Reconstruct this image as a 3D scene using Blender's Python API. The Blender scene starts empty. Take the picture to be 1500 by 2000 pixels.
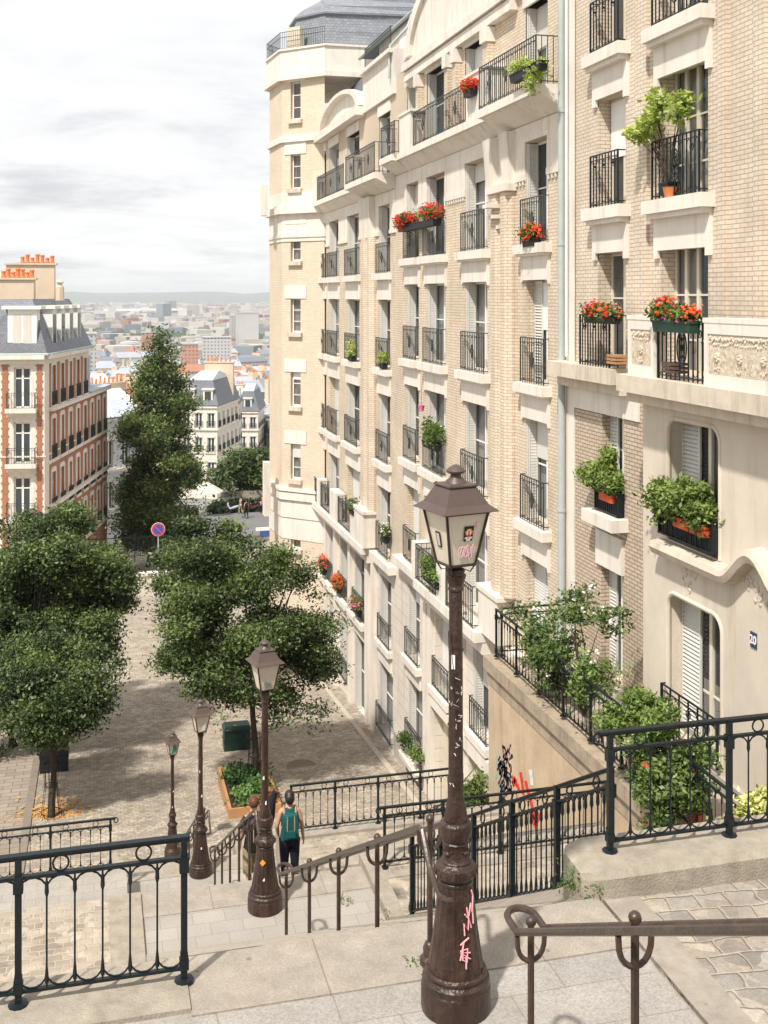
import bpy, math, random
import numpy as np
from mathutils import Vector, Matrix, noise
random.seed(7); rng = np.random.default_rng(7)
S = bpy.context.scene
R = math.radians
# ------------------------------------------------------------------ camera
# world: X = across the street (right), Y = along the street, Z up, camera at the origin
YAW = math.atan(567/2200)
cam = bpy.data.cameras.new('camera'); camo = bpy.data.objects.new('camera', cam); S.collection.objects.link(camo)
cam.sensor_fit = 'HORIZONTAL'; cam.sensor_width = 24; cam.lens = 24*2200/1500
cam.shift_x = 0; cam.shift_y = -422/1500
cam.clip_start = 0.1; cam.clip_end = 60000
camo.location = (0, 0, 0); camo.rotation_euler = (R(90), 0, -YAW)
S.camera = camo
# ------------------------------------------------------------------ world, sun, exposure
SUNV = Vector((-.50, -.52, 1.0)).normalized()
elev = math.asin(SUNV.z); az = math.atan2(SUNV.x, SUNV.y)
w = bpy.data.worlds.new('World'); S.world = w; w.use_nodes = True
nt = w.node_tree; nt.nodes.clear()
def wn(t, **k):
    n = nt.nodes.new(t)
    for a, b in k.items(): setattr(n, a, b)
    return n
out = wn('ShaderNodeOutputWorld'); bg = wn('ShaderNodeBackground')
sky = wn('ShaderNodeTexSky', sky_type='NISHITA'); sky.sun_disc = False
sky.sun_elevation = elev; sky.sun_rotation = az
tc = wn('ShaderNodeTexCoord'); sep = wn('ShaderNodeSeparateXYZ'); nt.links.new(tc.outputs['Generated'], sep.inputs[0])
mx = wn('ShaderNodeMath', operation='MAXIMUM'); nt.links.new(sep.outputs['Z'], mx.inputs[0]); mx.inputs[1].default_value = 0.0
ad = wn('ShaderNodeMath', operation='ADD'); nt.links.new(mx.outputs[0], ad.inputs[0]); ad.inputs[1].default_value = .10
dx = wn('ShaderNodeMath', operation='DIVIDE'); nt.links.new(sep.outputs['X'], dx.inputs[0]); nt.links.new(ad.outputs[0], dx.inputs[1])
dy = wn('ShaderNodeMath', operation='DIVIDE'); nt.links.new(sep.outputs['Y'], dy.inputs[0]); nt.links.new(ad.outputs[0], dy.inputs[1])
cb = wn('ShaderNodeCombineXYZ'); nt.links.new(dx.outputs[0], cb.inputs[0]); nt.links.new(dy.outputs[0], cb.inputs[1])
no = wn('ShaderNodeTexNoise'); no.inputs['Scale'].default_value = 1.05; no.inputs['Detail'].default_value = 9; no.inputs['Roughness'].default_value = .62
no.inputs['Distortion'].default_value = .3
nt.links.new(cb.outputs[0], no.inputs['Vector'])
cr = wn('ShaderNodeValToRGB'); nt.links.new(no.outputs['Fac'], cr.inputs[0])
e = cr.color_ramp.elements; e[0].position = .30; e[0].color = (.66, .67, .695, 1); e[1].position = .60; e[1].color = (1, 1, 1, 1)
e2 = cr.color_ramp.elements.new(.46); e2.color = (.90, .905, .915, 1)
cl = wn('ShaderNodeVectorMath', operation='SCALE'); nt.links.new(cr.outputs[0], cl.inputs[0]); cl.inputs['Scale'].default_value = 8.9
mixn = wn('ShaderNodeMix', data_type='RGBA'); mixn.inputs[0].default_value = .93
mA, mB = [i for i in mixn.inputs if i.type == 'RGBA']; mR = [o for o in mixn.outputs if o.type == 'RGBA'][0]
nt.links.new(sky.outputs[0], mA); nt.links.new(cl.outputs[0], mB)
nt.links.new(mR, bg.inputs['Color']); bg.inputs['Strength'].default_value = .10
nt.links.new(bg.outputs[0], out.inputs[0])
sl = bpy.data.lights.new('sun', 'SUN'); sl.energy = 4.4; sl.angle = R(2.2); sl.color = (1, .945, .87)
so = bpy.data.objects.new('sun', sl); S.collection.objects.link(so); so.rotation_euler = SUNV.to_track_quat('Z', 'Y').to_euler()
S.view_settings.view_transform = 'Standard'; S.view_settings.look = 'None'; S.view_settings.gamma = 1
S.view_settings.exposure = .32
S.cycles.max_bounces = 6; S.cycles.transparent_max_bounces = 12; S.cycles.diffuse_bounces = 4; S.cycles.volume_bounces = 0
# ------------------------------------------------------------------ measuring helpers (1500x2000 photo pixels to metres)
def at(x, y, D):
    return Vector((.00044014*D*(x-183), D*(.9683-.000113455*(x-750)), -(y-578)/2200*D))
def onX(x, X):           # distance along the view axis of a point on the plane X
    return X/(.00044014*(x-183))
def Ys(x, X=10.7): return onX(x, X)*(.9683-.000113455*(x-750))
def Zs(x, y, X=10.7): return -(y-578)/2200*onX(x, X)
def sqz(Y):              # height of the square and of the street beyond it
    return -16.5-.085*(Y-37)
# ------------------------------------------------------------------ object helpers
COL = S.collection
ORG = {}
def tag(o, label=None, cat=None, group=None, kind=None):
    if label: o['label'] = label
    if cat: o['category'] = cat
    if group: o['group'] = group
    if kind: o['kind'] = kind
    return o
def thing(name, label, cat, loc=(0, 0, 0), group=None, rz=0):
    o = bpy.data.objects.new(name, None); COL.objects.link(o); o.location = loc; o.rotation_euler.z = rz
    o.empty_display_size = .2
    ORG[o.name] = Vector((0, 0, 0)) if rz else Vector(loc)
    return tag(o, label, cat, group)
def copy_tree(o, parent=None):
    c = o.copy(); COL.objects.link(c); c.parent = parent
    for ch in list(o.children): copy_tree(ch, c)
    return c
class MB:
    def __init__(s): s.v = []; s.f = []; s.m = []; s.smooth = False; s.cur = 0
    def add(s, vs, fs):
        b = len(s.v); s.v += [tuple(p) for p in vs]
        for f in fs: s.f.append(tuple(i+b for i in f)); s.m.append(s.cur)
        return s
    def hexa(s, p):      # 0-3 bottom ring, 4-7 top ring
        return s.add(p, [(3,2,1,0),(4,5,6,7),(0,1,5,4),(1,2,6,5),(2,3,7,6),(3,0,4,7)])
    def box(s, x0, x1, y0, y1, z0, z1):
        return s.hexa([(x0,y0,z0),(x1,y0,z0),(x1,y1,z0),(x0,y1,z0),(x0,y0,z1),(x1,y0,z1),(x1,y1,z1),(x0,y1,z1)])
    def fb(s, F, s0, s1, z0, z1, d0, d1):
        P = F.P
        return s.hexa([P(s0,z0,d1),P(s1,z0,d1),P(s1,z0,d0),P(s0,z0,d0),P(s0,z1,d1),P(s1,z1,d1),P(s1,z1,d0),P(s0,z1,d0)])
    def prism(s, poly, z0, z1):
        n = len(poly); vs = [(x, y, z0) for x, y in poly]+[(x, y, z1) for x, y in poly]
        return s.add(vs, [tuple(range(n-1,-1,-1)), tuple(range(n, 2*n))]+[(i,(i+1)%n,(i+1)%n+n,i+n) for i in range(n)])
    def fprism(s, F, poly, d0, d1):    # poly in (s, z)
        n = len(poly); vs = [F.P(a, z, d0) for a, z in poly]+[F.P(a, z, d1) for a, z in poly]
        return s.add(vs, [tuple(range(n-1,-1,-1)), tuple(range(n, 2*n))]+[(i,(i+1)%n,(i+1)%n+n,i+n) for i in range(n)])
    def tube(s, pts, r, n=6, closed=False, cap=True):
        pts = [Vector(p) for p in pts]; N = len(pts)
        rr = r if isinstance(r, (list, tuple)) else [r]*N
        vs = []; up0 = None
        for i, p in enumerate(pts):
            if closed: t = pts[(i+1)%N]-pts[i-1]
            else: t = pts[min(i+1, N-1)]-pts[max(i-1, 0)]
            if t.length < 1e-9: t = Vector((0,0,1))
            t.normalize()
            if up0 is None:
                up0 = Vector((0,0,1)) if abs(t.z) < .9 else Vector((0,1,0))
            a = t.cross(up0)
            if a.length < 1e-4: a = t.cross(Vector((1,.3,0)))
            a.normalize(); b = t.cross(a); up0 = -b if b.dot(up0) < 0 else b
            a = t.cross(up0).normalized(); b = t.cross(a)
            for k in range(n):
                th = 2*math.pi*k/n+math.pi/4
                vs.append(p+(a*math.cos(th)+b*math.sin(th))*rr[i])
        fs = []
        for i in range(N if closed else N-1):
            j = (i+1)%N
            for k in range(n):
                l = (k+1)%n
                fs.append((i*n+k, i*n+l, j*n+l, j*n+k))
        if cap and not closed: fs += [tuple(range(n-1,-1,-1)), tuple((N-1)*n+k for k in range(n))]
        return s.add(vs, fs)
    def lathe(s, prof, c=(0,0,0), n=24, sq=False, rot=0, sx=1, sy=1, flute=0):
        c = Vector(c); vs = []; fs = []
        if sq: n = 4
        for r, z in prof:
            for k in range(n):
                th = 2*math.pi*k/n+rot+(math.pi/4 if sq else 0)
                q = r*(math.sqrt(2) if sq else 1)
                if flute and k%2: q *= 1-flute
                vs.append(c+Vector((q*math.cos(th)*sx, q*math.sin(th)*sy, z)))
        for i in range(len(prof)-1):
            for k in range(n):
                l = (k+1)%n; fs.append((i*n+k, i*n+l, (i+1)*n+l, (i+1)*n+k))
        fs += [tuple(range(n-1,-1,-1)), tuple((len(prof)-1)*n+k for k in range(n))]
        return s.add(vs, fs)
    def ball(s, c, r, n=10, m=6, sx=1, sy=1, sz=1):
        prof = [(max(1e-4, r*math.sin(math.pi*i/m)), -r*sz*math.cos(math.pi*i/m)) for i in range(m+1)]
        return s.lathe(prof, c, n, sx=sx, sy=sy)
    def build(s, name, mat, parent=None, org=None, smooth=None):
        me = bpy.data.meshes.new(name)
        o0 = ORG[parent.name] if parent is not None else Vector(org or (0,0,0))
        v = np.array(s.v, dtype=np.float64).reshape(-1, 3)-np.array(o0)
        me.from_pydata(v.tolist(), [], s.f)
        mats = mat if isinstance(mat, (list, tuple)) else [mat]
        for m_ in mats: me.materials.append(m_)
        if len(mats) > 1: me.polygons.foreach_set('material_index', s.m)
        set_uv(me, o0)
        if smooth is None: smooth = s.smooth
        if smooth: me.polygons.foreach_set('use_smooth', [True]*len(me.polygons)); 
        if smooth and hasattr(me, 'set_sharp_from_angle'): me.set_sharp_from_angle(angle=R(40))
        me.update()
        o = bpy.data.objects.new(name, me); COL.objects.link(o)
        if parent is not None: o.parent = parent; ORG[o.name] = o0
        else: o.location = o0; ORG[o.name] = o0
        return o
def set_uv(me, o0=(0,0,0)):
    if not me.polygons: return
    nl = len(me.loops); vi = np.empty(nl, dtype=np.int32); me.loops.foreach_get('vertex_index', vi)
    co = np.empty(len(me.vertices)*3); me.vertices.foreach_get('co', co); co = co.reshape(-1,3)+np.array(o0)
    pn = np.empty(len(me.polygons)*3); me.polygons.foreach_get('normal', pn); pn = pn.reshape(-1,3)
    lt = np.empty(len(me.polygons), dtype=np.int32); me.polygons.foreach_get('loop_total', lt)
    N = np.repeat(pn, lt, axis=0); P = co[vi]
    hor = np.abs(N[:,2]) > .8
    l = np.hypot(N[:,0], N[:,1])+1e-9
    tx, ty = -N[:,1]/l, N[:,0]/l
    u = np.where(hor, P[:,0], P[:,0]*tx+P[:,1]*ty); v = np.where(hor, P[:,1], P[:,2])
    uv = me.uv_layers.new(name='UVMap'); uv.data.foreach_set('uv', np.stack([u, v], 1).astype(np.float32).ravel())
class Fr:                # a facade frame: s runs along it, d sticks out of it
    def __init__(s, O, t, n): s.O = Vector(O); s.t = Vector(t).normalized(); s.n = Vector(n).normalized()
    def P(s, a, z, d=0): return s.O+s.t*a+s.n*d+Vector((0,0,z))
# ------------------------------------------------------------------ materials
MATS = {}
def newmat(name):
    m = bpy.data.materials.new(name); m.use_nodes = True; n = m.node_tree; n.nodes.clear()
    o = n.nodes.new('ShaderNodeOutputMaterial'); b = n.nodes.new('ShaderNodeBsdfPrincipled'); n.links.new(b.outputs[0], o.inputs[0])
    MATS[name] = m
    return m, n, b, o
def N_(n, t, ins=None, **k):
    x = n.nodes.new(t)
    for a, b in k.items(): setattr(x, a, b)
    if ins:
        for a, b in ins.items():
            if hasattr(b, 'is_output') or isinstance(b, bpy.types.NodeSocket): n.links.new(b, x.inputs[a])
            else: x.inputs[a].default_value = b
    return x
def c4(c): return (c[0], c[1], c[2], 1)
def sc(c, k): return tuple(min(1, max(0, v*k)) for v in c)
def vary(n, col, var, scale, dirt=0, dirtc=(.12,.10,.08), stretch=1, detail=5):
    """multiply a colour socket/tuple by noise; optional dirt streaks of their own shape"""
    geo = N_(n, 'ShaderNodeNewGeometry')
    mp = N_(n, 'ShaderNodeMapping', {'Vector': geo.outputs['Position'], 'Scale': (1, 1, stretch)})
    ns = N_(n, 'ShaderNodeTexNoise', {'Vector': mp.outputs[0], 'Scale': scale, 'Detail': detail, 'Roughness': .65})
    mr = N_(n, 'ShaderNodeMapRange', {'Value': ns.outputs['Fac'], 'From Min': .25, 'From Max': .75, 'To Min': 1-var, 'To Max': 1+var})
    vm = N_(n, 'ShaderNodeVectorMath', operation='SCALE')
    n.links.new(mr.outputs[0], vm.inputs['Scale'])
    if isinstance(col, tuple): vm.inputs[0].default_value = col[:3]
    else: n.links.new(col, vm.inputs[0])
    res = vm.outputs[0]
    if dirt:
        mp2 = N_(n, 'ShaderNodeMapping', {'Vector': geo.outputs['Position'], 'Scale': (2.6, 2.6, .26)})
        n2 = N_(n, 'ShaderNodeTexNoise', {'Vector': mp2.outputs[0], 'Scale': 1.3, 'Detail': 9, 'Roughness': .72})
        m2 = N_(n, 'ShaderNodeMapRange', {'Value': n2.outputs['Fac'], 'From Min': .50, 'From Max': .78, 'To Min': 0, 'To Max': dirt})
        res = cmix(n, m2.outputs[0], res, c4(dirtc))
    return res, ns
def mix_fix(n, node, fac, a, b):
    sock = [i for i in node.inputs if i.name == 'A' and i.type == 'RGBA'][0]; sb = [i for i in node.inputs if i.name == 'B' and i.type == 'RGBA'][0]
    sf = node.inputs[0]
    for so_, val in ((sf, fac), (sock, a), (sb, b)):
        if isinstance(val, (tuple, float, int)): so_.default_value = val
        else: n.links.new(val, so_)
    return [o for o in node.outputs if o.type == 'RGBA'][0]
def cmix(n, fac, a, b, blend='MIX'):
    node = n.nodes.new('ShaderNodeMix'); node.data_type = 'RGBA'; node.blend_type = blend
    return mix_fix(n, node, fac, a, b)
def spots(n, res, scale=3.2, col=(.10,.085,.07,1), amt=.55):
    geo = N_(n, 'ShaderNodeNewGeometry'); v = N_(n, 'ShaderNodeTexVoronoi', {'Vector': geo.outputs['Position'], 'Scale': scale, 'Randomness': 1.0}); 
    m_ = N_(n, 'ShaderNodeMapRange', {'Value': v.outputs['Distance'], 'From Min': .035, 'From Max': .075, 'To Min': amt, 'To Max': 0})
    return cmix(n, m_.outputs[0], res, col)
def M(name, col, rough=.8, var=.1, scale=3, bump=0, bscale=40, metal=0, spec=.3, dirt=0, dirtc=(.12,.10,.08), stretch=1, coat=0):
    if name in MATS: return MATS[name]
    m, n, b, o = newmat(name)
    res, ns = vary(n, tuple(col), var, scale, dirt, dirtc, stretch)
    if name in ('beige_concrete', 'granite_kerb'): res = spots(n, res)
    n.links.new(res, b.inputs['Base Color'])
    b.inputs['Roughness'].default_value = rough; b.inputs['Metallic'].default_value = metal; b.inputs['Specular IOR Level'].default_value = spec
    if coat: b.inputs['Coat Weight'].default_value = coat; b.inputs['Coat Roughness'].default_value = .25
    if bump:
        geo = N_(n, 'ShaderNodeNewGeometry')
        n3 = N_(n, 'ShaderNodeTexNoise', {'Vector': geo.outputs['Position'], 'Scale': bscale, 'Detail': 4})
        bp = N_(n, 'ShaderNodeBump', {'Strength': bump, 'Distance': .02, 'Height': n3.outputs['Fac']})
        n.links.new(bp.outputs[0], b.inputs['Normal'])
    return m
def Mbrick(name, c1, c2, mortar, bw, bh, ms, off=.5, distort=0, dscale=2, rough=.85, var=.12, scale=.6, dirt=0, dirtc=(.12,.1,.08), bump=.5, bdist=.01, rot=0, speck=0, squash=1, smooth=.1, freq=2, bias=0, cell=0):
    if name in MATS: return MATS[name]
    m, n, b, o = newmat(name)
    uv = N_(n, 'ShaderNodeUVMap', uv_map='UVMap')
    vec = uv.outputs[0]
    if rot: vec = N_(n, 'ShaderNodeMapping', {'Vector': vec, 'Rotation': (0,0,rot)}).outputs[0]
    if distort:
        dn = N_(n, 'ShaderNodeTexNoise', {'Vector': vec, 'Scale': dscale, 'Detail': 2})
        sb = N_(n, 'ShaderNodeVectorMath', {0: dn.outputs['Color'], 1: (.5,.5,.5)}, operation='SUBTRACT')
        sm = N_(n, 'ShaderNodeVectorMath', {0: sb.outputs[0]}, operation='SCALE'); sm.inputs['Scale'].default_value = distort
        vec = N_(n, 'ShaderNodeVectorMath', {0: vec, 1: sm.outputs[0]}, operation='ADD').outputs[0]
    bt = N_(n, 'ShaderNodeTexBrick', {'Vector': vec, 'Color1': c4(c1), 'Color2': c4(c2), 'Mortar': c4(mortar), 'Scale': 1, 'Mortar Size': ms,
            'Mortar Smooth': smooth, 'Bias': bias, 'Brick Width': bw, 'Row Height': bh}, offset=off, offset_frequency=freq, squash=squash)
    res, ns = vary(n, bt.outputs['Color'], var, scale, dirt, dirtc)
    if cell:
        vo = N_(n, 'ShaderNodeTexVoronoi', {'Vector': vec, 'Scale': cell}); hs = N_(n, 'ShaderNodeSeparateColor', {0: vo.outputs['Color']})
        r5 = N_(n, 'ShaderNodeMapRange', {'Value': hs.outputs[0], 'To Min': .68, 'To Max': 1.22}); vm = N_(n, 'ShaderNodeVectorMath', {0: res}, operation='SCALE'); n.links.new(r5.outputs[0], vm.inputs['Scale'])
        res = cmix(n, bt.outputs['Fac'], vm.outputs[0], res)
    if speck > .2: res = spots(n, res, 2.6)
    if speck:
        geo = N_(n, 'ShaderNodeNewGeometry')
        n4 = N_(n, 'ShaderNodeTexNoise', {'Vector': geo.outputs['Position'], 'Scale': 55, 'Detail': 3, 'Roughness': .8})
        r4 = N_(n, 'ShaderNodeMapRange', {'Value': n4.outputs['Fac'], 'From Min': .3, 'From Max': .7, 'To Min': 1-speck, 'To Max': 1+speck})
        vm = N_(n, 'ShaderNodeVectorMath', {0: res}, operation='SCALE'); n.links.new(r4.outputs[0], vm.inputs['Scale']); res = vm.outputs[0]
    n.links.new(res, b.inputs['Base Color']); b.inputs['Roughness'].default_value = rough; b.inputs['Specular IOR Level'].default_value = .25
    inv = N_(n, 'ShaderNodeMath', {0: 1.0, 1: bt.outputs['Fac']}, operation='SUBTRACT')
    if bump:
        bp = N_(n, 'ShaderNodeBump', {'Strength': bump, 'Distance': bdist, 'Height': inv.outputs[0]}); n.links.new(bp.outputs[0], b.inputs['Normal'])
    return m
def Mleaf(name, dark, light, rough=.55, trans=.25):
    if name in MATS: return MATS[name]
    m, n, b, o = newmat(name)
    at_ = N_(n, 'ShaderNodeAttribute', attribute_name='tone')
    col = cmix(n, at_.outputs['Fac'], c4(dark), c4(light))
    n.links.new(col, b.inputs['Base Color']); b.inputs['Roughness'].default_value = rough; b.inputs['Specular IOR Level'].default_value = .35
    tr = N_(n, 'ShaderNodeBsdfTranslucent'); tcol = cmix(n, 1.0, col, (1.0, 1.25, .55, 1), 'MULTIPLY'); n.links.new(tcol, tr.inputs[0])
    mx = N_(n, 'ShaderNodeMixShader'); mx.inputs[0].default_value = trans
    n.links.new(b.outputs[0], mx.inputs[1]); n.links.new(tr.outputs[0], mx.inputs[2]); n.links.new(mx.outputs[0], o.inputs[0])
    return m
def Mglass(name, tint=(.03,.035,.04), clear=.45, rough=.04):
    m, n, b, o = newmat(name)
    b.inputs['Base Color'].default_value = c4(tint); b.inputs['Roughness'].default_value = rough; b.inputs['Specular IOR Level'].default_value = .6
    t = N_(n, 'ShaderNodeBsdfTransparent'); mx = N_(n, 'ShaderNodeMixShader'); mx.inputs[0].default_value = clear
    n.links.new(b.outputs[0], mx.inputs[1]); n.links.new(t.outputs[0], mx.inputs[2]); n.links.new(mx.outputs[0], o.inputs[0])
    return m
cream = M('cream_stone', (.70,.64,.555), .85, .11, .8, .2, 30, dirt=.6, dirtc=(.34,.285,.22))
blocks = Mbrick('stone_blocks', (.70,.64,.555), (.67,.605,.52), (.40,.34,.27), 1.05, .42, .008, var=.12, scale=.9, dirt=.6, dirtc=(.36,.30,.23), bump=.3)
cream2 = M('pale_stone', (.72,.665,.585), .85, .10, .9, .15, 30, dirt=.62, dirtc=(.36,.30,.235))
stucco = M('beige_stucco', (.61,.535,.44), .9, .13, .7, .25, 60, dirt=.55, dirtc=(.36,.28,.19))
ledge = M('weathered_ledge', (.60,.52,.42), .9, .14, 2.5, .3, 40, dirt=.6, dirtc=(.20,.17,.13))
brickA = Mbrick('cream_brick', (.67,.57,.45), (.60,.495,.375), (.40,.32,.235), .26, .085, .010, var=.15, dirt=.38, dirtc=(.34,.24,.14))
brickC = Mbrick('cream_brick_large', (.66,.565,.455), (.60,.505,.395), (.37,.295,.225), .25, .083, .009, var=.16, dirt=.40, dirtc=(.33,.25,.16), rough=.6)
brickD = Mbrick('brown_grey_brick', (.56,.46,.36), (.47,.38,.29), (.25,.18,.13), .24, .083, .011, var=.1, dirt=.15, dirtc=(.28,.22,.16))
brickR = Mbrick('orange_red_brick', (.43,.165,.085), (.35,.125,.065), (.38,.25,.17), .24, .09, .012, var=.1)
white = M('white_paint', (.78,.77,.73), .55, .05, 3)
shut = M('shutter_paint', (.62,.60,.55), .6, .06, 3)
framec = M('cream_window_paint', (.66,.60,.48), .5, .06, 4)
glass = Mglass('window_glass', (.10,.105,.11), .5)
dark = M('room_shade', (.025,.023,.02), .9, .3, 1)  # near-black for the backing sheets: shade of unlit rooms put into colour
curt = M('net_curtain', (.60,.57,.50), .9, .12, 12, stretch=.05)
iron = M('dark_green_iron', (.007,.012,.014), .42, .4, 12, .15, 60, spec=.32)
ironA = M('balcony_iron', (.035,.043,.042), .45, .2, 12, spec=.4)
slate = Mbrick('grey_slate', (.20,.21,.235), (.15,.16,.185), (.08,.085,.10), .22, .12, .008, var=.15, rough=.5, bump=.4)
zinc = M('zinc_roof', (.42,.45,.49), .45, .12, 1.5, spec=.4)
zincp = M('drainpipe_grey_green', (.40,.44,.42), .5, .1, 3)
terra = M('terracotta', (.60,.20,.07), .7, .12, 5)
mono = M('chimney_render', (.62,.50,.37), .9, .08, 1.2, dirt=.2, dirtc=(.3,.24,.18))
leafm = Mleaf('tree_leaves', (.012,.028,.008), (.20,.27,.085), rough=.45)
leafp = Mleaf('balcony_leaves', (.035,.075,.018), (.24,.32,.08), trans=.3)
leafy = Mleaf('yellow_leaves', (.25,.32,.07), (.62,.66,.22), trans=.35)
leaff = Mleaf('tall_tree_leaves', (.025,.055,.018), (.24,.31,.10), rough=.42, trans=.3)
leafo = Mleaf('turning_leaves', (.12,.11,.03), (.42,.28,.08))
bark = M('bark', (.055,.04,.03), .95, .3, 8, .6, 25)
redf = M('red_petals', (.75,.03,.02), .6, .25, 30)
orgf = M('orange_petals', (.85,.12,.03), .6, .25, 30)
pinkf = M('pink_petals', (.80,.22,.42), .6, .2, 30)
whtf = M('white_petals', (.85,.82,.76), .6, .1, 30)
# ------------------------------------------------------------------ foliage
def leaf_mesh(centres, n_per, spread, size, tone_c, mat, name, parent=None, org=None, up=.35, extra=None):
    """many small leaf faces in loose sprays around centres"""
    C = np.repeat(np.asarray(centres, dtype=float), n_per, axis=0)
    T = np.repeat(np.asarray(tone_c, dtype=float), n_per)
    n = len(C)
    C = C+rng.normal(0, 1, (n,3))*np.array([spread, spread, spread*.62])
    nrm = rng.normal(0, 1, (n,3)); nrm[:,2] = np.abs(nrm[:,2])+up; nrm /= np.linalg.norm(nrm, axis=1)[:,None]
    a = np.cross(nrm, rng.normal(0, 1, (n,3))); a /= np.linalg.norm(a, axis=1)[:,None]+1e-9
    b = np.cross(nrm, a)
    sz = size*rng.uniform(.6, 1.35, n)[:,None]
    bend = nrm*sz*.18
    V = np.empty((n,4,3)); V[:,0] = C-a*sz*.62; V[:,1] = C+b*sz*.32-bend; V[:,2] = C+a*sz*.62; V[:,3] = C-b*sz*.32-bend
    o0 = np.array(ORG[parent.name] if parent is not None else (org or (0,0,0)), dtype=float)
    V = (V-o0).reshape(-1,3)
    me = bpy.data.meshes.new(name)
    me.vertices.add(len(V)); me.vertices.foreach_set('co', V.astype(np.float32).ravel())
    me.loops.add(n*4); me.loops.foreach_set('vertex_index', np.arange(n*4, dtype=np.int32))
    me.polygons.add(n); me.polygons.foreach_set('loop_start', np.arange(0, n*4, 4, dtype=np.int32))
    me.polygons.foreach_set('loop_total', np.full(n, 4, dtype=np.int32))
    me.update(calc_edges=True)
    t = np.clip(T+rng.normal(0, .24, n), 0, 1)
    at_ = me.attributes.new('tone', 'FLOAT', 'FACE'); at_.data.foreach_set('value', t.astype(np.float32))
    me.materials.append(mat)
    if extra: me.materials.append(extra[0]); me.polygons.foreach_set('material_index', (rng.random(n) < extra[1]).astype(np.int32))
    me.validate()
    o = bpy.data.objects.new(name, me); COL.objects.link(o)
    if parent is not None: o.parent = parent
    else: o.location = Vector(o0)
    ORG[o.name] = Vector(o0)
    return o
def sample_blobs(blobs, n, shell=.55, gap=.0, gs=1.0, seed=0):
    """points in a union of ellipsoids, denser towards their skin, thinned by a noise so that gaps open"""
    blobs = np.asarray(blobs, dtype=float)
    vol = blobs[:,3]*blobs[:,4]*blobs[:,5]; p = vol/vol.sum(); P = []; T = []; off = rng.normal(0, .16, len(blobs))
    while len(P) < n:
        k = rng.choice(len(blobs), p=p); b = blobs[k]
        d = rng.normal(0, 1, 3); d /= np.linalg.norm(d)
        r = 1-shell*rng.random()**1.6
        q = b[:3]+d*r*b[3:6]
        nv = noise.noise(Vector(q*gs+seed*7.3))
        if nv < gap-.0 and rng.random() < .9: continue
        # lumpy outline
        if r > .86 and noise.noise(Vector(q*gs*2.1+31)) < -.05: continue
        P.append(q); T.append(.36+.45*noise.noise(Vector(q*.9+5))+.20*d[2]+off[k])  # upward side of each clump toned lighter: top light put into leaf colour
    return np.array(P), np.array(T)
def pblobs(specs):       # (x, y, rx, ry, D) in photo pixels -> ellipsoids in metres
    out = []
    for x, y, rx, ry, D in specs:
        c = at(x, y, D); k = D/2200
        out.append((c.x, c.y, c.z, rx*k, (rx+ry)/2*k*.95, ry*k))
    return out
def tree(name, label, cat, specs, base, n=1500, per=16, spread=.24, leaf=.14, mat=None, trunk_r=.14, group=None, gap=-.18, gs=.8, shell=.6, extra=None, nsub=20, cz=(.14,.36)):
    bl = pblobs(specs); base = Vector(base); big = bl
    sub = []
    r0 = random.Random(len(label)*13)
    for b in bl:
        for q in range(int(nsub)):
            d = Vector((r0.gauss(0,1), r0.gauss(0,1), r0.gauss(0,.9)+.15)).normalized(); k = r0.uniform(.25, 1.14)**.8; z = r0.uniform(*cz)*(.6 if k > 1 else 1); rm_ = (b[3]+b[5])/2*z
            sub.append((b[0]+d.x*b[3]*k, b[1]+d.y*b[4]*k, b[2]+d.z*b[5]*k, rm_*r0.uniform(1,1.5), rm_*r0.uniform(1,1.4), rm_*r0.uniform(.55,.85)))
    crown_bl = sub
    t = thing(name, label, cat, base, group)
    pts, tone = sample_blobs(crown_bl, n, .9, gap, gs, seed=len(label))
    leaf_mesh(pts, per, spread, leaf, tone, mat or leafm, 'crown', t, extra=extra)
    mb = MB(); mb.smooth = True
    cen = Vector(np.average([b[:3] for b in bl], axis=0, weights=[b[3]**3 for b in bl]).tolist())
    low = min(b[2]-b[5]*.6 for b in bl)
    fork = Vector((base.x*.8+cen.x*.2, base.y*.8+cen.y*.2, low+.3))
    top = Vector((cen.x, cen.y, cen.z+1))
    path = [base-Vector((0,0,.3)), base+Vector((.03,0,.5)), base.lerp(fork, .5)+Vector((.08,.05,0)), fork, fork.lerp(top, .5)+Vector((.15,-.1,0)), top]
    mb.tube(path, [trunk_r*1.35, trunk_r*1.1, trunk_r, trunk_r*.85, trunk_r*.55, trunk_r*.2], 10)
    for b in bl:
        for q in range(3):
            e_ = Vector(b[:3])+Vector((random.uniform(-.7,.7)*b[3], random.uniform(-.7,.7)*b[4], random.uniform(-.1,.7)*b[5]))
            s0 = fork.lerp(top, random.uniform(0, .5)); md = s0.lerp(e_, .5)+Vector((0,0,-.25))
            mb.tube([s0, md, e_], [trunk_r*.4, trunk_r*.25, trunk_r*.07], 6)
    mb.build('trunk', bark, t)
    return t
def flowers(mb, centres, r, k, spread):
    for c in centres:
        for _ in range(k):
            p = Vector(c)+Vector([random.gauss(0, spread) for _ in range(3)])
            mb.ball(p, r*random.uniform(.7,1.3), 5, 3, sz=.7)
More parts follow.
